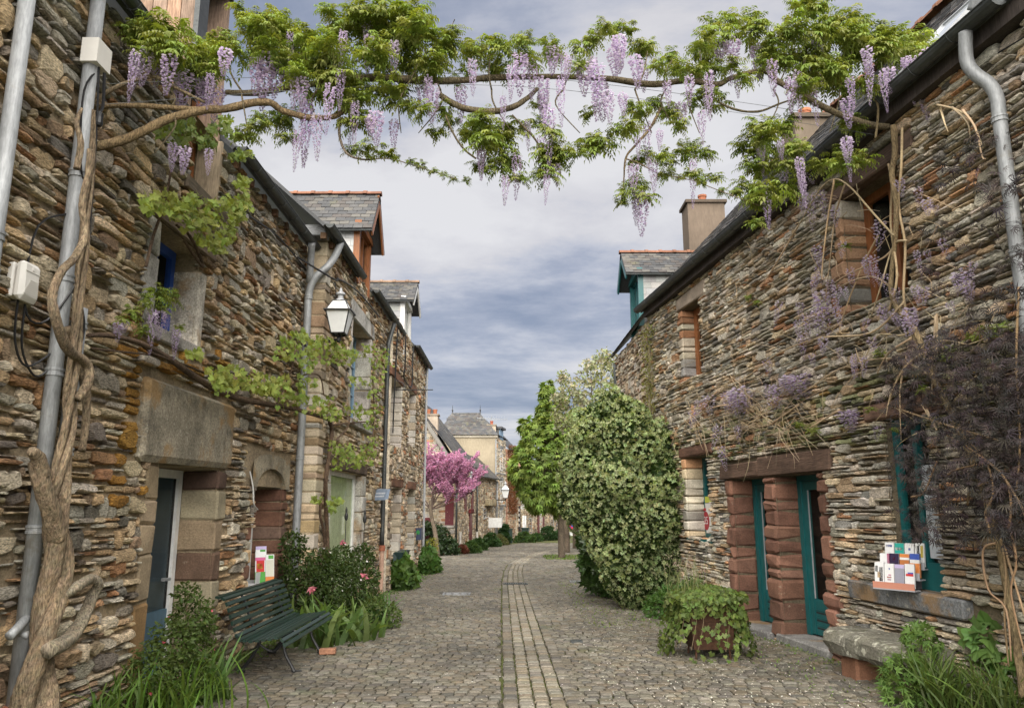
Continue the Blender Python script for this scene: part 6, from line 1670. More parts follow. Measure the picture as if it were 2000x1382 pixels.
limb(wl_, [(663,232),(664,270),(680,302),(715,312),(760,310),(830,330),(892,350)], [.014,.012,.010,.008,.005,.004,.003], (.2, .16, .12))
limb(wl_, [(664,232),(680,240),(694,255)], [.016,.015,.012], BL_)
limb(wl_, [(740,75),(745,110),(760,135),(775,155)], .009, BL_); limb(wl_, [(870,225),(885,260),(905,290),(930,310)], .009, BL_); limb(wl_, [(1000,225),(1025,250),(1050,280),(1062,320)], .009, BL_)
limb(wl_, [(880,55),(885,45),(888,38)], .004, (.2, .16, .12))
limb(wr_, [(1290,212),(1270,250),(1240,285),(1222,310),(1218,360),(1212,395)], [.014,.014,.012,.010,.006,.005], (.22, .16, .09))
limb(wr_, [(1222,310),(1250,320),(1290,340),(1350,352),(1420,378),(1500,408)], [.008,.006,.005,.004,.004,.004], (.22, .16, .1))
limb(wr_, [(1400,130),(1390,185),(1430,212),(1480,218),(1530,200),(1600,180)], [.009,.010,.012,.012,.010,.008], BL_)
limb(wr_, [(1690,182),(1740,172),(1800,170),(1815,140)], [.013,.014,.012,.008], (.3, .24, .13), -.1)
limb(wr_, [(1575,100),(1572,60),(1580,30)], .012, BL_); limb(wr_, [(1570,130),(1574,100)], .013, BL_); limb(wr_, [(1710,270),(1715,210),(1700,170),(1690,120)], .012, (.25, .19, .1))
for px in (330, 470, 620, 790, 860, 960, 1100, 1240, 1300, 1350, 1510, 1640):     # hanging and rising shoots
    y0 = 175 if px > 400 else 215
    limb(own(px), [(px, y0), (px + rnd.uniform(-25, 25), y0 - 30), (px + rnd.uniform(-45, 45), y0 - 75)], [.009, .007, .004], BL_)
    limb(own(px), [(px, y0), (px + rnd.uniform(-20, 20), y0 + 30), (px + rnd.uniform(-45, 45), y0 + 85)], [.009, .007, .004], BL_)
for za, pm, zb_, lab in ((4.72, at(1000, 168, 6.5), 5.5, "lower thin steel wire stretched across the street under the wisteria limb"), (4.9, at(1000, 148, 6.7), 5.65, "upper thin steel wire stretched across the street along the wisteria limb")):
    wires = thing("support_wire", lab, "wire", FA.p(5.5, za, .05), "support wires over the street")
    mb = MB(); tube(mb, [FA.p(5.5, za, .05), pm, FR_.p(7.65, zb_, .05)], .0022, 4, 8); mb.build("wire", M['zinc_dark'], wires)

# ---- the twisted trunk of the left wisteria
onA = lambda x, y, d=.26: FA.p(*FA.hit(x, y, d), d)
TP = [(45,1470),(62,1380),(80,1290),(97,1180),(106,1090),(104,1000),(114,920),(128,840),(134,760),(141,680),(151,560),(159,470),(166,390),(176,300),(177,215)]
RB = [.118,.10,.082,.07,.066,.056,.056,.046,.042,.038,.034,.032,.030,.022,.012]
base = [Vector(onA(x, y)) for x, y in TP]
for s in range(3):
    pts = []; rr = []
    for i, p in enumerate(base):
        a = i * 1.25 + s * 2.1; am = RB[i] * (1.0 if i < 6 else .85)
        pts.append(p + Vector((math.cos(a) * am * .7 + .02, math.sin(a) * am * 1.0, 0))); rr.append(RB[i] * (.86 if i < 6 else .58) * (1.0, .9, .75)[s])
    if s == 2: pts, rr = pts[3:], rr[3:]
    mb = MB(); tube(mb, pts, rr, 18, 12, (.28, .21, .135), lump=.05, cvar=.25, ridge=.11); mb.build("trunk", M['bark'], wl_, smooth=True)
def wl_limb(pts, r, col=(.28, .21, .135), d=.3, lump=.1, name="branch"):
    mb = MB(); tube(mb, [onA(x, y, d + rnd.uniform(-.03, .03)) for x, y in pts], r, 14, 10, col, lump=.05, cvar=.22, ridge=.10); return mb.build(name, M['bark'], wl_, smooth=True)
wl_limb([(72,900),(80,940),(100,1000),(112,1050)], [.05, .055, .06, .06]); wl_limb([(62,880),(75,895),(84,930)], [.03, .045, .05])
wl_limb([(150,780),(172,745),(168,710),(132,680),(108,620),(102,575),(120,530),(148,500),(166,455),(160,400),(172,340),(176,292)], [.03,.032,.034,.036,.034,.030,.028,.026,.025,.024,.022,.02], d=.34)
wl_limb([(160,880),(168,820),(168,760),(150,700),(132,640)], [.026,.028,.03,.03,.03], d=.2)
wl_limb([(95,1270),(130,1250),(158,1215),(180,1165),(192,1140),(178,1130),(150,1145),(122,1162)], [.05,.05,.046,.040,.034,.034,.036,.04], (.33, .28, .2), d=.36)
wl_limb([(150,330),(158,280),(150,240),(160,212)], [.024,.022,.018,.010], d=.22)

# ---- shoots and sparse flowers of the right wisteria, on the wall
onR = lambda x, y, d=.10: FR_.p(*FR_.hit(x, y, d), d)
def wr_limb(pts, r, col=(.36, .27, .16), d=.12, parent=None, mat='twig', name="shoot", sides=6):
    mb = MB(); tube(mb, [onR(x, y, d + rnd.uniform(-.02, .03)) for x, y in pts], r, sides, 5, col, lump=.06, cvar=.1); return mb.build(name, M[mat], parent or wr_, smooth=True)
wr_limb([(1745,245),(1748,300),(1742,340),(1750,400),(1748,470),(1740,560),(1752,600),(1790,650),(1815,720),(1850,790),(1900,900),(1945,1040),(1965,1140),(1990,1290),(2000,1360)], [.034,.034,.03,.028,.026,.026,.026,.028,.03,.03,.03,.032,.032,.034,.036], (.27, .2, .11), mat='bark', name="trunk", sides=8)
wr_limb([(1762,250),(1760,330),(1755,400),(1768,480),(1765,580),(1780,640),(1800,700)], .014); wr_limb([(1735,320),(1742,360),(1740,440),(1752,540),(1735,610)], .013)
for pts in ([(1745,460),(1700,410),(1660,365),(1630,350),(1600,372),(1560,440),(1535,475)], [(1755,470),(1730,500),(1690,520),(1640,545),(1590,580),(1555,590)], [(1770,470),(1745,480),(1720,560),(1700,620),(1697,610)],
            [(1630,350),(1615,440),(1605,540),(1618,535)], [(1650,360),(1632,420),(1622,500),(1612,590)], [(1790,640),(1760,655),(1715,655),(1690,700),(1680,740)], [(1780,660),(1735,690),(1715,725),(1716,728)],
            [(1800,690),(1765,720),(1740,770),(1730,815)], [(1770,700),(1750,745),(1735,790),(1708,825)], [(1772,690),(1758,760),(1760,860)], [(1810,670),(1850,665),(1890,672),(1925,660)], [(1830,690),(1830,620),(1828,615)], [(1828,615),(1822,700),(1820,780)],
            [(1790,735),(1830,700),(1890,690),(1920,660),(1950,600),(1975,585),(2000,590)], [(1860,790),(1900,740),(1940,715)], [(1740,560),(1700,540),(1640,560),(1580,600),(1530,610)], [(1765,590),(1700,650),(1600,660),(1520,690),(1450,740),(1380,760)],
            [(1830,740),(1740,700),(1640,720),(1560,770),(1480,790),(1420,810)], [(1810,800),(1830,840),(1800,790)], [(1560,440),(1500,540),(1480,560)], [(1830,205),(1870,215),(1900,240),(1920,290)], [(1860,210),(1890,240),(1895,280)], [(1835,205),(1845,240),(1852,258)],
            [(1880,215),(1905,250),(1918,305),(1925,310)], [(1560,790),(1500,830),(1470,830)], [(1420,790),(1380,800),(1330,830),(1310,870)], [(1400,765),(1345,820),(1325,880)], [(1640,800),(1590,830),(1580,835)], [(1715,460),(1680,530),(1640,640),(1660,650)]):
    n = len(pts); wr_limb(pts, [.013 - .009 * i / (n - 1) for i in range(n)], vary((.40, .30, .19), .2), d=rnd.uniform(.08, .2))
TW = MB()                                                # fine dry shoots
for k in range(270):
    x, y = (rnd.uniform(1420, 1900), rnd.uniform(350, 860)) if k < 110 else (rnd.uniform(1310, 1560), rnd.uniform(730, 840))
    if y < 1000 - x * .42: continue
    a = rnd.choice((2.7, .5, 1.4, -.4)) + rnd.uniform(-.5, .5); L_ = rnd.uniform(25, 85)
    pts = [onR(x + math.cos(a) * L_ * t + rnd.uniform(-6, 6), y + math.sin(a) * L_ * t + 12 * t * t, rnd.uniform(.06, .14)) for t in (0, .35, .7, 1)]
    tube(TW, pts, [.004, .0035, .003, .002], 4, 2, vary((.40, .31, .20), .3), cap=False)
TW.build("fine_twigs", M['twig'], wr_, kind='stuff')
FLR = [(1600,368,432,20),(1585,375,440,22),(1570,385,415,18),(1630,400,440,18),(1602,568,644,34),(1590,600,640,20),(1720,430,482,26),(1745,560,590,18),(1878,530,582,32),(1868,535,570,22),(1772,602,654,30),(1785,620,650,20),(1805,560,592,22),(1650,800,838,36),(1662,798,830,24),(1555,730,772,40),(1540,735,765,30),(1498,748,795,28),(1440,758,802,40),(1425,765,800,30),(1460,765,790,26),(1408,828,872,18),(1412,870,912,18),(1720,830,856,18),(1640,470,500,16),(1560,590,620,16),(1500,700,730,18),(1390,770,800,26),(1370,780,815,18),(1520,750,790,26),(1350,800,830,16),(1760,350,380,18),(1800,365,400,18),(1812,390,420,20),(1830,400,415,14),(1905,510,530,18),(1855,590,612,16),(1610,660,690,18),(1690,620,650,16),(1580,690,715,14),(1590,545,575,14),(1650,560,585,14),(1600,480,520,18),(1440,830,862,14),(1580,330,360,18)]
for q in range(46):
    x, y = rnd.uniform(1480, 1850), rnd.uniform(380, 720)
    if y > 1180 - x * .42: FLR.append((x, y, y + rnd.uniform(22, 50), rnd.uniform(12, 20)))
for px, t_, b_, w in FLR:
    for k in range(2 if w > 28 else 1):
        p = Vector(onR(px + rnd.uniform(-6, 6), t_, .16)); q = Vector(onR(px, b_, .16)); L_ = (p - q).length
        place_mesh("flower_cluster", rnd.choice(RS), wr_, p, rnd.uniform(0, 6.28), (w * p.y * .00072, w * p.y * .00072, L_ * 1.15), (rnd.uniform(-.3, .3), rnd.uniform(-.25, .25)))
for px, py, r_ in [(1720,690,12),(1590,840,14),(1640,360,12),(1700,800,10),(1560,830,12),(1850,690,14),(1930,650,16),(1900,660,12),(1960,640,12),(1480,590,10),(1460,580,10),(1750,840,10),(1650,480,10),(1800,760,10)]:
    s = r_ * 7.5 * .0008; place_mesh("leaf_cluster", rnd.choice(WC), wr_, onR(px, py, .12), rnd.uniform(0, 6.28), (s, s, s))
# small flowering spur of the left wisteria beside the blue window
for px, py, r_ in ((305,572,26),(335,580,22),(290,590,18),(320,600,16),(255,610,18),(240,625,14),(280,645,16),(350,640,12)):
    s = r_ * 6.6 * .0007; place_mesh("leaf_cluster", rnd.choice(WC), wl_, onA(px, py, .25), rnd.uniform(0, 6.28), (s, s, s))
for px, t_, b_, w in ((300,600,692,22),(315,605,665,22),(328,600,650,16),(345,640,702,18),(232,630,668,22),(245,625,650,16)):
    p = Vector(onA(px, t_, .27)); q = Vector(onA(px, b_, .27)); place_mesh("flower_cluster", RC[rnd.choice((0, 3))], wl_, p, rnd.uniform(0, 6), (w * p.y * .00066, w * p.y * .00066, (p - q).length))

# ---- grape vine along the left houses
gv = thing("grape_vine", "grape vine with pale new leaves trained along the wall from beside the glazed door", "climbing plant", FB.p(13.6, -.2, .15))
onB = lambda x, y, d=.12: (FA.p(*FA.hit(x, y, d + .12), d + .12) if x < 590 else FB.p(*FB.hit(x, y, d), d))
def gv_limb(pts, r, d=.12, name="branch"):
    mb = MB(); tube(mb, [onB(x, y, d + rnd.uniform(-.02, .03)) for x, y in pts], r, 7, 5, (.13, .085, .055), lump=.14, cvar=.15); return mb.build(name, M['bark'], gv, smooth=True)
gv_limb([(637,1125),(640,1060),(637,1000),(636,940),(644,880),(648,840),(640,815)], [.04,.036,.034,.032,.032,.034,.03], name="trunk")
gv_limb([(632,1110),(634,1050),(625,1000),(630,960)], [.025,.022,.02,.02], name="trunk")
gv_limb([(640,818),(600,805),(560,795),(500,785),(440,770),(380,735),(330,700),(270,668),(210,655),(172,655)], [.03,.032,.034,.036,.036,.032,.028,.024,.02,.016])
gv_limb([(270,668),(300,690),(360,712),(420,735)], [.012,.012,.012,.01]); gv_limb([(180,680),(250,688),(340,697)], [.009,.009,.008])
gv_limb([(648,830),(690,825),(740,822)], [.018,.016,.01]); gv_limb([(645,870),(665,850),(680,832),(684,800)], [.02,.016,.014,.01]); gv_limb([(585,740),(600,730),(625,735),(632,770)], [.012,.012,.012,.01])
gv_limb([(540,790),(548,770),(570,720),(575,680)], [.014,.014,.012,.01]); gv_limb([(285,520),(300,460),(320,400),(335,330)], [.014,.013,.012,.01]); gv_limb([(360,470),(395,520),(390,500),(370,460),(345,440)], [.016,.015,.015,.015,.014])
gv_limb([(728,870),(730,800),(728,730),(733,700)], [.012,.012,.01,.008])
vlv, vlf, vlc = vine_leaf()
def vine_clump(px, py, r_, dens=1.0, col=(.27, .35, .10), on=None, parent=None, size=.085, name="leaves"):
    k = int((9 + r_ * 1.15) * dens)
    P = []
    ax = [npr.uniform(-1, 1, k) for _ in range(2)]
    T = np.array([(on or onB)(px + ax[0][i] * r_, py + ax[1][i] * r_ * .72, .10 + rnd.uniform(0, .2)) for i in range(k)])
    n = np.array([.75, -.5, .55]) + npr.normal(size=(k, 3)) * .45
    yd = np.array([0, 0, -1.0]) + npr.normal(size=(k, 3)) * .7
    P.append(scatter(vlv, vlf, vlc, basis_np(yd, n), T, npr.uniform(.7, 1.4, k) * size, tint(k, col, .25, .1)))
    return build_np(name, *join(P), M['leaf'], parent or gv)
for c in [(555,690,18),(650,670,16),(672,680,18),(700,695,16),(620,665,14),(585,655,16),(545,745,18),(700,745,16),(745,690,14),(720,680,14),(300,400,18),(350,415,20),(450,440,16),(480,400,14),(665,905,16),(700,900,16),(300,390,26),(325,395,26),(355,400,22),(380,430,24),(400,405,24),(415,440,26),(430,400,22),(440,460,20),(425,478,18),(465,420,16),(465,385,20),(470,360,14),(478,350,12),(460,405,16),(430,730,26),(455,735,28),(485,742,28),(515,750,24),(380,690,14),(440,755,20),(545,760,26),(575,765,22),(600,790,26),(630,790,22),(560,780,20),(600,745,18),(640,805,16),(660,810,12),(570,665,22),(585,680,20),(610,690,26),(640,690,26),(660,695,24),(685,690,14),(600,715,16),(690,800,18),(710,810,20),(725,830,16),(740,715,22),(755,705,14),(735,745,16),(735,800,14),(672,880,22),(690,890,26),(710,885,24),(725,895,18),(655,870,14),(650,985,12),(660,975,10),(650,995,8),(620,975,10),(525,760,16),(730,770,14),(732,860,12),(470,400,10),(400,470,14),(375,390,16)]:
    vine_clump(c[0], c[1], c[2], col=(.26, .31, .07) if c[0] < 560 else (.21, .27, .06))
# wisteria/vine green upon house A's eave
for c in [(330,250,24),(360,245,20),(395,262,22),(430,250,20),(455,262,16),(410,280,18),(480,300,14),(350,270,18),(465,305,14),(440,235,14)]:
    vine_clump(c[0], c[1], c[2], col=(.15, .20, .045), parent=gv, size=.08)

# ---- bushes
def sph(k): return unit(k)
def bush_points(lumps, n, inner=.0):
    """points on the outside of a union of spheres (x, y, z, r), with outward directions"""
    L = np.array(lumps, float); w = L[:, 3] ** 2; idx = npr.choice(len(L), n, p=w / w.sum())
    d = sph(n); rr = L[idx, 3] * (npr.uniform(1 - inner, 1.04, n) if inner else npr.uniform(.93, 1.05, n))
    P = L[idx, :3] + d * rr[:, None]
    keep = np.ones(n, bool)
    for j in range(len(L)): keep &= ~((np.linalg.norm(P - L[j, :3], axis=1) < L[j, 3] * .86) & (idx != j))
    return P[keep], d[keep]
def foliage(lumps, n, proto, size, col, mat, parent, name="foliage", inner=.25, up=.35, var=.22, hue=.1, jit=.6, ground=None, out=.8):
    P, d = bush_points(lumps, n, inner)
    if ground is not None:
        k = P[:, 2] > ground; P, d = P[k], d[k]
    k = len(P)
    yd = d * out + np.array([0, 0, -.25]) + npr.normal(size=(k, 3)) * jit
    zd = d * .6 + np.array([0, 0, up]) + npr.normal(size=(k, 3)) * .4
    return scatter(*proto, basis_np(yd, zd), P, npr.uniform(.7, 1.3, k) * size, tint(k, col, var, hue))
def rosette(n, w, c, e, droop=.1, spread=1.0):
    P = []
    for i in range(n):
        a = 2 * math.pi * i / n + .3 * (i % 2); v, f, cc = leaf_proto(w, .05, droop, c, e)
        t = .75 * spread; Rx = np.array([[1, 0, 0], [0, math.cos(t), -math.sin(t)], [0, math.sin(t), math.cos(t)]]); Rz = np.array([[math.cos(a), -math.sin(a), 0], [math.sin(a), math.cos(a), 0], [0, 0, 1]])
        P.append((v @ Rx.T @ Rz.T, f, cc))
    v, f, c = join(P)
    return v[:, [0, 2, 1]] * np.array([1, 1, -1]), f, c          # axis of the rosette along +y
vb = thing("variegated_bush", "large rounded bush of cream edged leaves against the bend of the stone wall", "bush", (2.3, 15.4, G(15.4)))
g15 = G(15.4)
VL = [(2.45,15.3,g15+.55,.72),(2.25,15.2,g15+.7,.66),(2.8,15.3,g15+.9,.6),(1.8,15.7,g15+1.35,.66),(2.35,15.2,g15+1.5,.86),(2.85,15.2,g15+1.6,.6),(1.5,15.9,g15+2.0,.66),(2.1,15.4,g15+2.25,.95),(2.75,15.3,g15+2.4,.72),(1.45,16.0,g15+2.7,.56),(1.7,15.8,g15+3.05,.72),(2.35,15.5,g15+3.1,.82),(2.85,15.5,g15+3.05,.58),(1.75,15.8,g15+3.5,.56),(2.4,15.8,g15+3.6,.55),(2.1,15.9,g15+3.85,.45),(1.65,15.6,g15+1.9,.6)]
VL = [(x + (.24 if z < g15 + 1.8 and x < 2 else 0), y, z, r_ * .84) for x, y, z, r_ in VL]
for q in range(110):
    b_ = VL[rnd.randrange(17)]; d_ = Vector((rnd.gauss(0, 1), rnd.gauss(0, 1) - .4, rnd.gauss(0, .8))).normalized()
    r2 = rnd.uniform(.10, .27); VL.append((b_[0] + d_.x * b_[3] * 1.02, b_[1] + d_.y * b_[3], b_[2] + d_.z * b_[3] * 1.02, r2))
VL = [v for v in VL if v[2] > g15 + .2]
ros = rosette(7, .38, (.062, .13, .028), (.54, .60, .32), .2)
dark = rosette(6, .42, (.02, .042, .010), (.05, .08, .02))  # near-black copy for the inside: shade between leaves put into its colour
A_ = foliage(VL, 27000, ros, .056, (1, 1, 1), None, vb, inner=.16, jit=.5, ground=g15 + .02, var=.3)
build_np("foliage", *A_, M['leaf'], vb)
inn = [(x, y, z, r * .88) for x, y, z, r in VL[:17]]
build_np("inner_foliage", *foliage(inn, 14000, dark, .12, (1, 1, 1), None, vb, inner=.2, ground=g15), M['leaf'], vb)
mb = MB()
for k in range(9):
    a = rnd.uniform(0, 6.28); tube(mb, [(2.25 + .15 * math.cos(a), 15.5 + .15 * math.sin(a), g15 - .03), (2.25 + .4 * math.cos(a), 15.5 + .3 * math.sin(a), g15 + 1.2), (2.2 + .6 * math.cos(a), 15.6 + .4 * math.sin(a), g15 + 2.7)], [.05, .035, .015], 6, 3, (.12, .09, .06))
mb.build("trunk", M['bark'], vb)
def shrub(name, label, cat, lumps, n, proto, size, col, mat='leaf', group=None, ground=None, inner=.35, flowers=None, stem=True, **kw):
    c = np.array(lumps); x, y = c[:, 0].mean(), c[:, 1].mean(); g = G(y)
    t = thing(name, label, cat, (x, y, g), group)
    build_np("foliage", *foliage(lumps, n, proto, size, col, None, t, inner=inner, ground=g + .01 if ground is None else ground, **kw), M[mat], t)
    if stem:
        mb = MB()
        for k in range(6):
            l_ = lumps[k % len(lumps)]; tube(mb, [(x + rnd.uniform(-.12, .12), y + rnd.uniform(-.08, .08), g - .02), ((x + l_[0]) / 2, (y + l_[1]) / 2, (g + l_[2]) / 2), (l_[0], l_[1], l_[2])], [.014, .011, .006], 5, 3, (.12, .09, .055))
        mb.build("stem", M['twig'], t)
    if flowers:
        for (k, col2, sz) in flowers:
            P, d = bush_points(lumps, k * 3, 0); P, d = P[:k], d[:k]
            fl = rosette(5, .7, (1, 1, 1), (1, 1, 1), 0)
            build_np("flowers", *scatter(*fl, basis_np(d, unit(len(d))), P, npr.uniform(.7, 1.2, len(P)) * sz, tint(len(P), col2, .1, .05)), M['petal'], t)
    return t
lf = leaf_proto(.42, .1, .15); lr5 = rosette(5, .45, (1, 1, 1), (1, 1, 1)); oval = leaf_proto(.6, .1, .12)
shrub("laurel_bush", "dark green broad-leaved shrub at the street side of the variegated bush", "bush", [(1.95,17.6,G(17)+.6,.46),(2.1,17.4,G(17)+.95,.5),(2.3,17.4,G(17)+.5,.5),(1.92,17.9,G(17)+1.15,.4)], 1500, rosette(5, .5, (1, 1, 1), (1, 1, 1), .2), .17, (.045, .085, .022), 'leaf_dark')
shrub("low_shrub", "bright green feathery low shrub at the foot of the variegated bush beside the planter", "bush", [(2.75,13.7,G(13.7)+.2,.34),(3.05,13.4,G(13.7)+.3,.36),(2.55,13.9,G(13.7)+.12,.25)], 2600, lf, .085, (.075, .15, .035))
bl = [(-3.12,11.45,.55,.30),(-3.1,11.5,1.0,.26),(-3.15,11.4,1.35,.18),(-2.85,11.9,.45,.36),(-2.75,12.3,.75,.34),(-2.62,12.7,.55,.38),(-2.7,12.6,1.05,.22),(-2.5,13.1,.7,.32),(-2.85,11.9,1.0,.24),(-2.45,13.2,.4,.3),(-2.5,13.3,1.05,.2)]
shrub("rose_bush", "dense dark green bush with scattered white flowers before the glazed door", "bush", [(x, y, z - .2, r) for x, y, z, r in bl], 9000, oval, .062, (.05, .08, .02), flowers=[(26, (.72, .70, .64), .035)], inner=.45)
shrub("rose_bush", "low pink-budded bush beside the blue house door near the vine trunk", "bush", [(-3.1,7.4,.42,.24),(-3.08,7.75,.62,.20),(-3.12,7.1,.25,.24),(-3.08,7.95,.50,.16),(-3.12,7.7,.82,.13),(-3.0,7.5,.1,.26),(-3.05,7.9,.25,.18)], 4600, oval, .045, (.07, .105, .025), flowers=[(9, (.6, .12, .16), .026)], inner=.5)
shrub("low_shrub", "rounded small-leaved shrub spilling onto the cobbles past the iris clumps", "bush", [(-2.12,12.35,.0,.26),(-1.95,12.6,-.02,.22),(-2.25,12.7,.05,.25)], 1600, oval, .06, (.09, .13, .035))
shrub("hydrangea_bush", "broad-leaved green bush below the slot windows of the pale stone house", "bush", [(-2.66,19.1,.08,.30),(-2.6,19.4,-.05,.27),(-2.72,19.3,.28,.22)], 480, rosette(4, .75, (1, 1, 1), (1, 1, 1), .25), .15, (.085, .155, .035))
shrub("hydrangea_bush", "broad-leaved green bush at the far corner of the pale stone house", "bush", [(-2.68,24.6,-.1,.34),(-2.58,25.1,-.2,.3),(-2.7,25.3,.1,.25)], 420, rosette(4, .75, (1, 1, 1), (1, 1, 1), .25), .16, (.07, .14, .03))
shrub("yellow_shrub", "small yellow-green shrub at the corner before the pink blossom tree", "bush", [(-2.75,26.6,.05,.28),(-2.7,26.7,.4,.22)], 500, lf, .09, (.24, .24, .04))
shrub("dark_hedge", "dark evergreen hedge at the foot of the cottage with red shutters", "hedge", [(-3.6,37.6,.1,.7),(-4.2,37.8,.2,.8),(-3.0,37.5,-.3,.45),(-4.8,37.9,.2,.8)], 1500, lr5, .18, (.03, .055, .018), 'leaf_dark')
for lab, x, y, h, w, c in (("reddish bush along the far row beyond the pink blossom tree", -2.5, 38.6, .35, .35, (.16, .06, .04)), ("green bush under the thin red shutters", -2.1, 39.4, .5, .6, (.06, .11, .03)), ("second green bush, between the clay pipe foot and the red door", -1.9, 43, .6, .6, (.045, .09, .025)),
                           ("third green bush, at the lamp house corner", -1.35, 48.3, .9, .75, (.05, .10, .03)), ("loose pale-stemmed bush below the white hanging board", -.9, 51.5, .6, .7, (.14, .15, .06)), ("tall dark creeper-like bush between the two far lamps", -.55, 54, 1.6, .6, (.03, .07, .02)),
                           ("low green bush below the banner boards", .9, 58.3, .55, 1.0, (.06, .11, .03)), ("rounded dark bush by the red shuttered door of the low row", 2.9, 63.5, 1.1, 1.1, (.035, .075, .025)), ("green bush at the end of the low row", 4.1, 67, .6, .9, (.05, .11, .035)), ("green bush half-way along the low row", 1.8, 61, .5, .7, (.05, .10, .03))):
    g = G(y); shrub("roadside_bush", lab, "bush", [(x, y, g + h * .32, w * .5), (x + w * .5, y + .3, g + h * .2, w * .36), (x - w * .4, y, g + h * .22, w * .34), (x + .1, y, g + h * .7, w * .3), (x - .2 * w, y + .4, g + h * .5, w * .34)], 700, lr5, .17, c, group="bushes along the far row", stem=False)

# ---- trees
def tree(name, label, cat, base, trunk_pts, tr, lumps, n, proto, size, col, group=None, inner=.4, extra=None, branches=True, mat='leaf', tcol=(.11, .085, .06), **kw):
    t = thing(name, label, cat, base, group)
    mb = MB(); tube(mb, trunk_pts, tr, 9, 4, tcol, lump=.05, cvar=.1); tk = mb.build("trunk", M['bark'], t, smooth=True)
    if branches:
        top = Vector(trunk_pts[-2])
        for l_ in lumps:
            m1 = MB(); e = Vector(l_[:3]); tube(m1, [top, top.lerp(e, .5) + Vector((0, 0, .1)), e], [tr[-2] * .5, tr[-2] * .3, .012], 5, 3, tcol); m1.build("limb", M['bark'], tk)
    build_np("crown", *foliage(lumps, n, proto, size, col, None, t, inner=inner, **kw), M[mat], t)
    return t
chest = palm_proto(6, .42, 2.0, (1, 1, 1), .45)
def crown(cx, cy, z0, z1, r, k, seed):
    g = random.Random(seed); L_ = []
    for i in range(k):
        t = (i + .5) / k; z = z0 + (z1 - z0) * t
        w = r * (.75 + .5 * math.sin(min(1, t * 1.25) * math.pi)) * (1.0 if t < .6 else 1.0 - (t - .6) * 1.7)
        a = i * 2.4 + g.uniform(-.4, .4); o = w * g.uniform(.3, .62)
        L_.append((cx + math.cos(a) * o, cy + math.sin(a) * o, z, max(.22, w * g.uniform(.42, .6))))
    return L_
CH1 = [(x, y, z, r_ * .72) for x, y, z, r_ in crown(1.55, 34.4, 1.6, 6.5, 1.38, 52, 3)] + [(1.55, 34.4, 6.7, .3), (1.65, 34.4, 7.05, .2), (2.25, 34.6, 6.3, .32), (2.4, 34.6, 6.75, .2), (.75, 34.3, 3.2, .45), (.65, 34.3, 5.2, .35), (1.0, 34.3, 1.9, .4)]
tree("chestnut_tree", "bright green horse chestnut with slim straight trunk, nearest of the street trees", "tree", (2.14, 34.2, G(34)), [(2.14, 34.2, G(34) - .1), (2.13, 34.2, .6), (2.08, 34.2, 1.7), (1.95, 34.3, 4.0), (1.8, 34.4, 6.2)], [.16, .14, .13, .08, .03], CH1, 7000, chest, .27, (.15, .215, .04), "chestnut trees in the street", inner=.25, up=.9, var=.5)
CH2 = crown(2.9, 40.6, 2.2, 6.6, 1.4, 14, 8)
tree("chestnut_tree", "horse chestnut half hidden behind the nearest one, trunk close at its right", "tree", (2.78, 40.4, G(40)), [(2.78, 40.4, G(40) - .1), (2.78, 40.4, .6), (2.8, 40.4, 2.0), (2.85, 40.5, 4.0), (2.9, 40.6, 6.2)], [.2, .17, .16, .09, .03], CH2, 2400, chest, .30, (.10, .20, .03), "chestnut trees in the street", up=.9)
CH3 = crown(3.9, 46.2, 2.4, 7.0, 1.4, 14, 9)
tree("chestnut_tree", "farthest street chestnut, its trunk just before the white wall", "tree", (3.73, 46.1, G(46)), [(3.73, 46.1, G(46) - .1), (3.73, 46.1, .6), (3.75, 46.1, 2.0), (3.8, 46.2, 4.0), (3.9, 46.2, 6.2)], [.2, .17, .16, .09, .03], CH3, 1600, chest, .32, (.10, .20, .03), "chestnut trees in the street", up=.9)
WB = [(2.35,26,5.4,.7),(2.9,26.2,5.7,.8),(3.0,26.2,4.7,.8),(2.3,26,4.5,.7),(1.75,25.9,5.3,.45),(1.6,26,4.6,.4),(3.2,26.3,6.6,.5),(2.7,26,6.3,.4),(1.75,26,6.0,.25),(3.4,26.4,5.6,.7)]
wt = tree("cherry_tree", "tree in pale white blossom rising behind the variegated bush", "tree", (2.9, 26.2, G(26)), [(2.9, 26.2, G(26) - .1), (2.9, 26.2, 1.5), (2.8, 26.2, 3.5), (2.7, 26.1, 5)], [.13, .1, .08, .04], WB, 2600, rosette(5, .55, (1, 1, 1), (1, 1, 1)), .10, (.36, .36, .22), inner=.75, mat='petal')
build_np("leaves", *foliage(WB, 2600, lf, .12, (.20, .23, .06), None, wt, inner=.8), M['leaf'], wt)
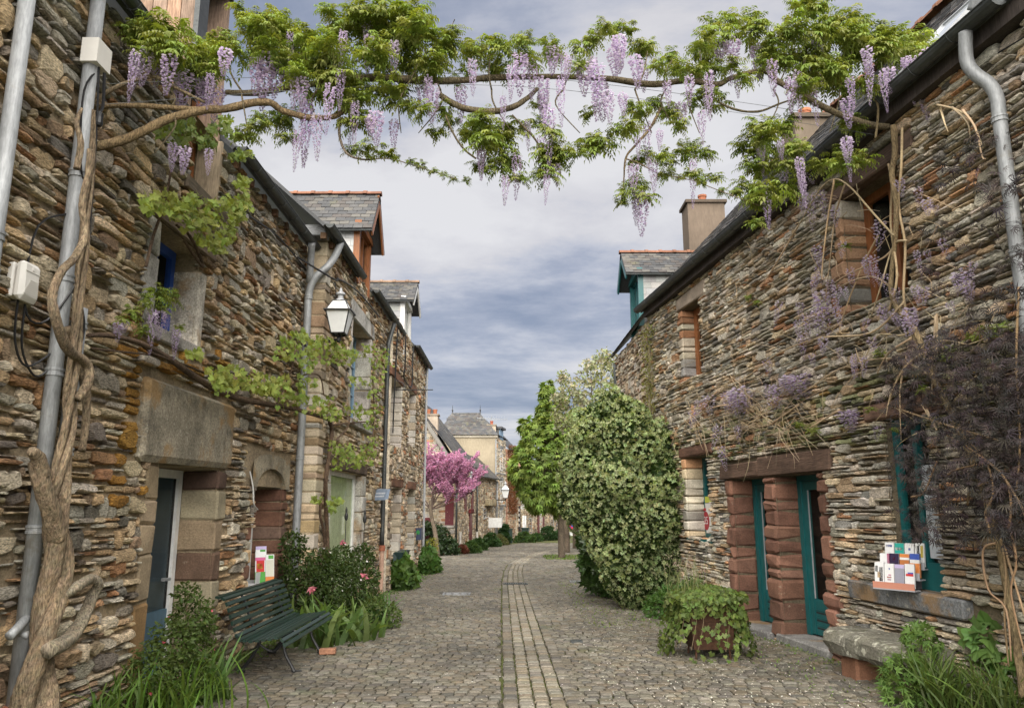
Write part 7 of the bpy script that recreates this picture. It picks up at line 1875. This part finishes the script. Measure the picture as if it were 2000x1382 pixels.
# Judas tree: bare limbs sleeved in pink blossom
jt = thing("judas_tree", "small tree smothered in magenta pink blossom before the cottage with red shutters", "tree", (-3.5, 36.2, G(36)))
JB = Vector((-3.42, 36.2, G(36)))
mb = MB(); tube(mb, [JB + Vector((.05, 0, -.1)), JB + Vector((-.1, 0, 1.0)), JB + Vector((-.32, 0, 1.9)), JB + Vector((-.35, .05, 2.5))], [.12, .1, .09, .07], 8, 4, (.16, .125, .09), lump=.06); jk = mb.build("trunk", M['bark'], jt, smooth=True)
tw_pts, tw_dir = [], []
def grow(p, d, L_, r_, depth, par):
    pts = [p]; q = p.copy(); dd2 = d.copy()
    for s in range(4):
        dd2 = (dd2 + Vector((rnd.uniform(-.25, .25), rnd.uniform(-.25, .25), rnd.uniform(-.05, .2)))).normalized(); q = q + dd2 * L_ / 4; pts.append(q)
        if depth >= 1:
            for k in range(int(7 * (1.3 if depth > 1 else .6))): tw_pts.append(q - dd2 * rnd.uniform(0, L_ / 4)); tw_dir.append(dd2)
    m1 = MB(); tube(m1, pts, [r_ * (1 - .15 * i) for i in range(5)], 5, 2, (.12, .085, .07)); m1.build("limb", M['bark'], par)
    if depth < 3:
        for k in range(4 if depth < 2 else 3):
            a = rnd.uniform(.25, 1); b = pts[0].lerp(pts[-1], a) if depth else pts[min(4, int(a * 4) + 1)]
            nd = (dd2 + Vector((rnd.uniform(-1, 1.15), rnd.uniform(-.8, .8), rnd.uniform(-.35, .75)))).normalized()
            grow(b, nd, L_ * rnd.uniform(.55, .78), r_ * .55, depth + 1, par)
for v_ in ((.6, 0, 1.1), (.3, -.1, 1), (-.5, 0, 1), (.8, .1, .55), (-.7, .1, .55), (.1, .3, 1.0), (.75, -.2, .15), (.4, -.3, .7)): grow(JB + Vector((-.34, 0, 2.1)), Vector(v_).normalized(), 1.5, .04, 0, jk)
tp = np.array([tuple(p) for p in tw_pts]); td = np.array([tuple(p) for p in tw_dir]); k = len(tp)
fl = rosette(4, .6, (1, 1, 1), (1, 1, 1), .0)
tp = np.repeat(tp, 2, 0) + npr.normal(size=(k * 2, 3)) * .03; td = np.repeat(td, 2, 0) + npr.normal(size=(k * 2, 3)) * .9
build_np("blossom", *scatter(*fl, basis_np(td, unit(k * 2)), tp, npr.uniform(.04, .075, k * 2), tint(k * 2, (.55, .28, .41), .28, .1)), M['petal'], jt)
# creeper on house F, climbers on R2
cr_ = thing("creeper", "rust coloured bare creeper covering the narrow far house", "climbing plant", (.2, 57.2, G(57)))
k = 2600; u_ = npr.uniform(0, 2.3, k); z_ = npr.uniform(1.2, 6.2, k); T = np.array([F5.p(a, b, rnd.uniform(.03, .2)) for a, b in zip(u_, z_)])
build_np("foliage", *scatter(*lf, basis_np(unit(k), unit(k)), T, npr.uniform(.08, .2, k), tint(k, (.20, .085, .04), .3, .1)), M['leaf'], cr_)
cv_ = thing("wall_climber", "thin yellow-green climber running up the wall above the variegated bush", "climbing plant", FR2.p(.2, 2, .1))
mb = MB()
for s in range(7): tube(mb, [FR_.p(UE - .15 + rnd.uniform(-.1, .25), z, rnd.uniform(.02, .1)) for z in (2.2, 3.0, 3.8, 4.6, 5.4)], [.016, .014, .012, .009, .004], 5, 3, (.18, .15, .09))
mb.build("stem", M['twig'], cv_)
k = 900; T = np.array([FR_.p(UE - .1 + rnd.gauss(0, .22), rnd.uniform(2.6, 5.5), rnd.uniform(.03, .2)) for _ in range(k)])
build_np("foliage", *scatter(*lf, basis_np(unit(k) + np.array([0, 0, -.5]), unit(k)), T, npr.uniform(.04, .09, k), tint(k, (.2, .2, .06), .3, .12)), M['leaf'], cv_)

# ---- purple elder on the right
el = thing("elder_shrub", "purple-black cut-leaved elder hanging over the right end of the shop wall", "bush", FR_.p(6.3, 0, .2))
ep = palm_proto(8, .11, 2.6, (1, 1, 1), .3); e2 = leaf_proto(.12, .04, .2)
cl = []
for k in range(430):
    while True:
        x, y = rnd.uniform(1745, 2060), rnd.uniform(270, 1055)
        lim = 1745 + max(0, 620 - y) * .30 + max(0, y - 900) * .25
        dens = 1.0 if y > 660 else .22
        if y < 640 and x < 1830 + (640 - y) * .18: dens = .1
        if x > lim and rnd.random() < dens: break
    cl.append(onR(x, y, rnd.uniform(.08, .65) if x > 1800 else rnd.uniform(.05, .3)))
cl = np.array(cl); P = []
for rep in range(6):
    k = len(cl); T = cl + npr.normal(size=(k, 3)) * .075
    n = np.array([-.7, -.55, .6]) + npr.normal(size=(k, 3)) * .5; yd = np.array([-.2, -.2, -.4]) + npr.normal(size=(k, 3)) * .8
    P.append(scatter(*ep, basis_np(yd, n), T, npr.uniform(.04, .115, k), tint(k, (.044, .035, .034), .6, .15)))
build_np("foliage", *join(P), M['elder'], el)
for pts in ([(1935,1040),(1925,1000),(1940,960),(1925,900),(1880,850)], [(1965,1050),(1975,990),(1960,930),(1900,880),(1850,850)], [(1945,1060),(1920,1075),(1930,1150),(1965,1190),(1975,1290)], [(1955,1050),(1965,1120),(1962,1200),(1970,1300)], [(1975,1040),(1985,1100),(1975,1160),(2005,1290)], [(1960,1060),(1980,1130),(2010,1230)],
            [(1838,950),(1860,920),(1920,905)], [(1780,970),(1805,960),(1830,900)], [(1990,560),(1985,700),(1992,860),(1985,960)], [(1760,800),(1850,830),(1950,860)], [(1960,930),(2000,1000),(2010,1060)], [(1890,985),(1895,960),(1930,940)]):
    wr_limb(pts, [.011 - .005 * i / len(pts) for i in range(len(pts))], vary((.25, .165, .095), .2), d=.35, parent=el, name="stem")

# ---- ivy and grass in the planter
iv = thing("ivy", "ivy with wispy flowering grass spilling over the rusty planter", "plant", (PX, PY, PZ + .6))
k = 3600; T, N = [], []
for i in range(k):
    a = rnd.uniform(0, 6.28); q = rnd.random()
    if q < .45: r_ = .46 * math.sqrt(rnd.random()); z = .66 + .13 * math.cos(r_ * 3) + rnd.uniform(-.04, .05); n = (math.cos(a) * .5, math.sin(a) * .5, 1)
    else:
        z = rnd.uniform(.02, .72); r_ = .36 + .16 * (1 - z / .75) + rnd.uniform(-.05, .06) + .03 * math.sin(5 * a)
        gap = math.cos(a + 1.75)                        # rust shows through at the front
        if gap > .82 and z < .50 and rnd.random() < .62: continue
        if gap > .5 and z < .5 and rnd.random() < .4: continue
        if math.sin(a * 3.5 + 1) > .35 and z < .22: continue
        n = (math.cos(a), math.sin(a), .35)
    T.append((PX + math.cos(a) * r_ * 1.08, PY + math.sin(a) * r_, PZ + z)); N.append(n)
T, N = np.array(T), np.array(N); k = len(T)
il = (vlv * np.array([1, 1, .6]), vlf, vlc)
build_np("leaves", *scatter(*il, basis_np(np.array([0, 0, -1.0]) + N * .3 + npr.normal(size=(k, 3)) * .45, N + npr.normal(size=(k, 3)) * .35), T, npr.uniform(.05, .10, k), tint(k, (.12, .165, .042), .45, .12)), M['leaf'], iv)
mb = MB()
for i in range(16):
    a = rnd.uniform(0, 6.28); x, y = PX + .32 * math.cos(a), PY + .32 * math.sin(a)
    tube(mb, [(x, y, PZ + .68), (PX + .40 * math.cos(a + .1), PY + .40 * math.sin(a + .1), PZ + .45), (PX + .42 * math.cos(a - .1), PY + .42 * math.sin(a), PZ + .12)], .004, 4, 3, (.2, .15, .09))
mb.build("runners", M['twig'], iv, kind='stuff')
gp = grass_proto(6, .006, .25); k = 60
T = np.array([(PX - .22 + rnd.gauss(0, .13), PY + rnd.gauss(0, .1), PZ + .62) for _ in range(k)])
def lean(k, amt): return rot_np(np.stack([npr.normal(size=k), npr.normal(size=k), np.zeros(k)], 1), npr.uniform(0, amt, k))
def blades(k, amt):
    return np.einsum('kij,kjl->kil', lean(k, amt), rot_np(np.tile([[0, 0, 1.0]], (k, 1)), npr.uniform(0, 6.28, k)))
build_np("grass_stalks", *scatter(*gp, blades(k, .25), T, npr.uniform(.4, .68, k), tint(k, (.26, .28, .12), .2)), M['leaf'], iv)
T2 = T[:34] + np.array([0, 0, .45]) + npr.normal(size=(34, 3)) * .06; T3 = np.repeat(T2, 12, 0) + npr.normal(size=(34 * 12, 3)) * np.array([.02, .02, .05])
build_np("seed_heads", *scatter(*leaf_proto(.4), basis_np(unit(408), unit(408)), T3, npr.uniform(.012, .025, 408), tint(408, (.46, .36, .28), .2)), M['petal'], iv, kind='stuff')

# ---- iris clumps, grasses and weeds
ip = grass_proto(6, .045, .55)
def clump(name, label, cat, c, n, rad, h, col, w=1.0, lean_=.6, group=None, proto=None, flowers=None, mat='leaf'):
    t = thing(name, label, cat, (c[0], c[1], G(c[1])), group); pr = proto or ip
    v, f, cc = pr; v = v * np.array([w, 1, 1])
    T = np.array([(c[0] + rnd.gauss(0, rad * .45), c[1] + rnd.gauss(0, rad * .45), G(c[1]) - .01) for _ in range(n)])
    build_np("leaves", *scatter(v, f, cc, blades(n, lean_), T, npr.uniform(.55, 1.1, n) * h, tint(n, col, .3, .12)), M[mat], t)
    for (x, y, z, col2) in (flowers or []):
        m1 = MB(); tube(m1, [(c[0], c[1], G(c[1])), (x, y, z)], .006, 5, 1, (.12, .2, .05)); m1.build("flower_stalk", M['twig'], t)
        k = 10; d = unit(k); d[:, 2] *= .6
        build_np("flower", *scatter(*leaf_proto(.75, .15, .3), basis_np(d, unit(k)), np.tile([[x, y, z]], (k, 1)), npr.uniform(.06, .10, k), tint(k, col2, .2, .1)), M['petal'], t)
    return t
PKF = (.62, .22, .26)
fx = at(608, 1150, 11.3); f2 = at(712, 1125, 12.6); f3 = at(668, 1060, 13.2)
clump("iris_clump", "iris clump with broad sword leaves and a pink bloom beside the bench", "plant", (-2.62, 10.95), 60, .42, .70, (.14, .225, .06), 1.5, .75, "iris clumps along the left wall", flowers=[(*fx, PKF)])
clump("iris_clump", "iris clump sprawling over the cobbles just past the bench", "plant", (-2.3, 11.35), 56, .42, .6, (.15, .23, .065), 1.5, 1.0, "iris clumps along the left wall")
clump("iris_clump", "iris clump with thin upright leaves and pink bloom by the clay pipe foot", "plant", (-2.2, 12.7), 80, .30, .62, (.085, .19, .045), .6, .5, "iris clumps along the left wall", flowers=[(*f2, PKF), (*f3, (.5, .15, .2))])
clump("iris_clump", "dark iris leaves at the foot of the vine trunk side flower bed", "plant", (-2.86, 7.75), 60, .34, .62, (.10, .175, .045), .7, .7, "iris clumps along the left wall")
clump("grass_clump", "bright green long grass at the street edge below the twisted trunk", "grass", (-2.95, 7.15), 130, .45, .55, (.125, .215, .035), .5, .8, "grass clumps by the walls")
clump("grass_clump", "green long grass right against the base of the twisted trunk", "grass", (-3.3, 6.6), 110, .45, .55, (.11, .19, .035), .5, .7, "grass clumps by the walls")
clump("grass_clump", "few dark leaves growing under the green bench", "grass", (-3.15, 8.95), 16, .18, .42, (.06, .11, .03), .6, .5, "grass clumps by the walls")
clump("grass_clump", "dense arching grass clump in front of the stone slab bench", "grass", (3.82, 7.35), 260, .30, .62, (.11, .17, .04), .36, .7, "grass clumps by the walls")
clump("grass_clump", "arching pale grass clump at the right end of the shop wall", "grass", (4.22, 6.95), 240, .30, .60, (.12, .175, .045), .36, .7, "grass clumps by the walls")
shrub("herb_plant", "bright cut-leaved herb leaning on the near end of the stone slab bench", "plant", [(3.6,7.5,.12,.2),(3.85,7.6,.42,.16),(3.5,7.4,.0,.16)], 420, palm_proto(5, .3, 2.2), .075, (.11, .185, .045))
shrub("herb_plant", "broad green leaves at the wall behind the arching grass", "plant", [(4.25,7.2,.45,.2),(4.4,6.9,.3,.2)], 120, (vlv, vlf, vlc), .2, (.11, .19, .05))
wd = []
def weeds_at(n, fx_, fy_, size, col):
    T = []
    for _ in range(n):
        y = fy_(); x = fx_(y); T.append((x, y, G(y) + .004))
    k = len(T); wd.append(scatter(*leaf_proto(.5, .1, .1), np.einsum('kij,kjl->kil', rot_np(np.tile([[0, 0, 1.0]], (k, 1)), npr.uniform(0, 6.28, k)), rot_np(np.tile([[1.0, 0, 0]], (k, 1)), npr.uniform(.1, 1.2, k))), np.array(T), npr.uniform(.5, 1.3, k) * size, tint(k, col, .3, .15)))
weeds_at(1500, lambda y: left_edge(y) + abs(rnd.gauss(0, .16)), lambda: rnd.uniform(7, 12), .045, (.13, .20, .045))
weeds_at(1600, lambda y: left_edge(y) + abs(rnd.gauss(0, .22)) + .05, lambda: rnd.uniform(12, 26), .06, (.10, .17, .04))
weeds_at(1500, lambda y: right_edge(y) - abs(rnd.gauss(0, .12)) if rnd.random() < .6 else right_edge(y) - rnd.uniform(0, 1.2), lambda: rnd.uniform(7.3, 15), .035, (.13, .20, .05))
weeds_at(1400, lambda y: rnd.uniform(1.2, 3.2), lambda: rnd.uniform(12.5, 22), .045, (.14, .20, .05))
weeds_at(900, lambda y: rnd.uniform(1.4, 3.2), lambda: rnd.uniform(33, 37), .09, (.12, .18, .04))
build_np("weeds", *join(wd), M['leaf'], None, kind='stuff')
k = 2800
xx = np.where(npr.random(k) < .75, npr.uniform(.9, 3.6, k), npr.uniform(-2.6, 3.4, k)); yy = 7.2 + 11 * npr.random(k) ** 1.5
T = np.stack([xx, yy, -.015 * yy + .014], 1)
flat = basis_np(np.stack([npr.normal(size=k), npr.normal(size=k), npr.normal(size=k) * .25], 1), np.tile([[0, 0, 1.0]], (k, 1)))
build_np("fallen_petals", *scatter(*leaf_proto(.8, .1, .1), flat, T, npr.uniform(.010, .024, k), tint(k, (.62, .58, .50), .2)), M['petal'], None, kind='stuff')
# garden ironwork by the glazed door
for (px, t_), lab in (((676, 1015), "thin black iron garden stake standing in front of the pale green door pane"), ((712, 1020), "thin black iron garden stake against the granite jamb beside the pale green door pane")):
    p = at(px, t_, 14.6); gs = thing("garden_stake", lab, "garden ornament", (p.x, p.y, G(p.y)), "iron garden stakes")
    mb = MB(); tube(mb, [(p.x, p.y, -.24), p], .008, 5, 1); lathe(mb, p, [(.004, -.02), (.03, .02), (.035, .08), (.018, .14), (.022, .18), (.004, .24)], 8)
    mb.build("stake", M['iron'], gs)
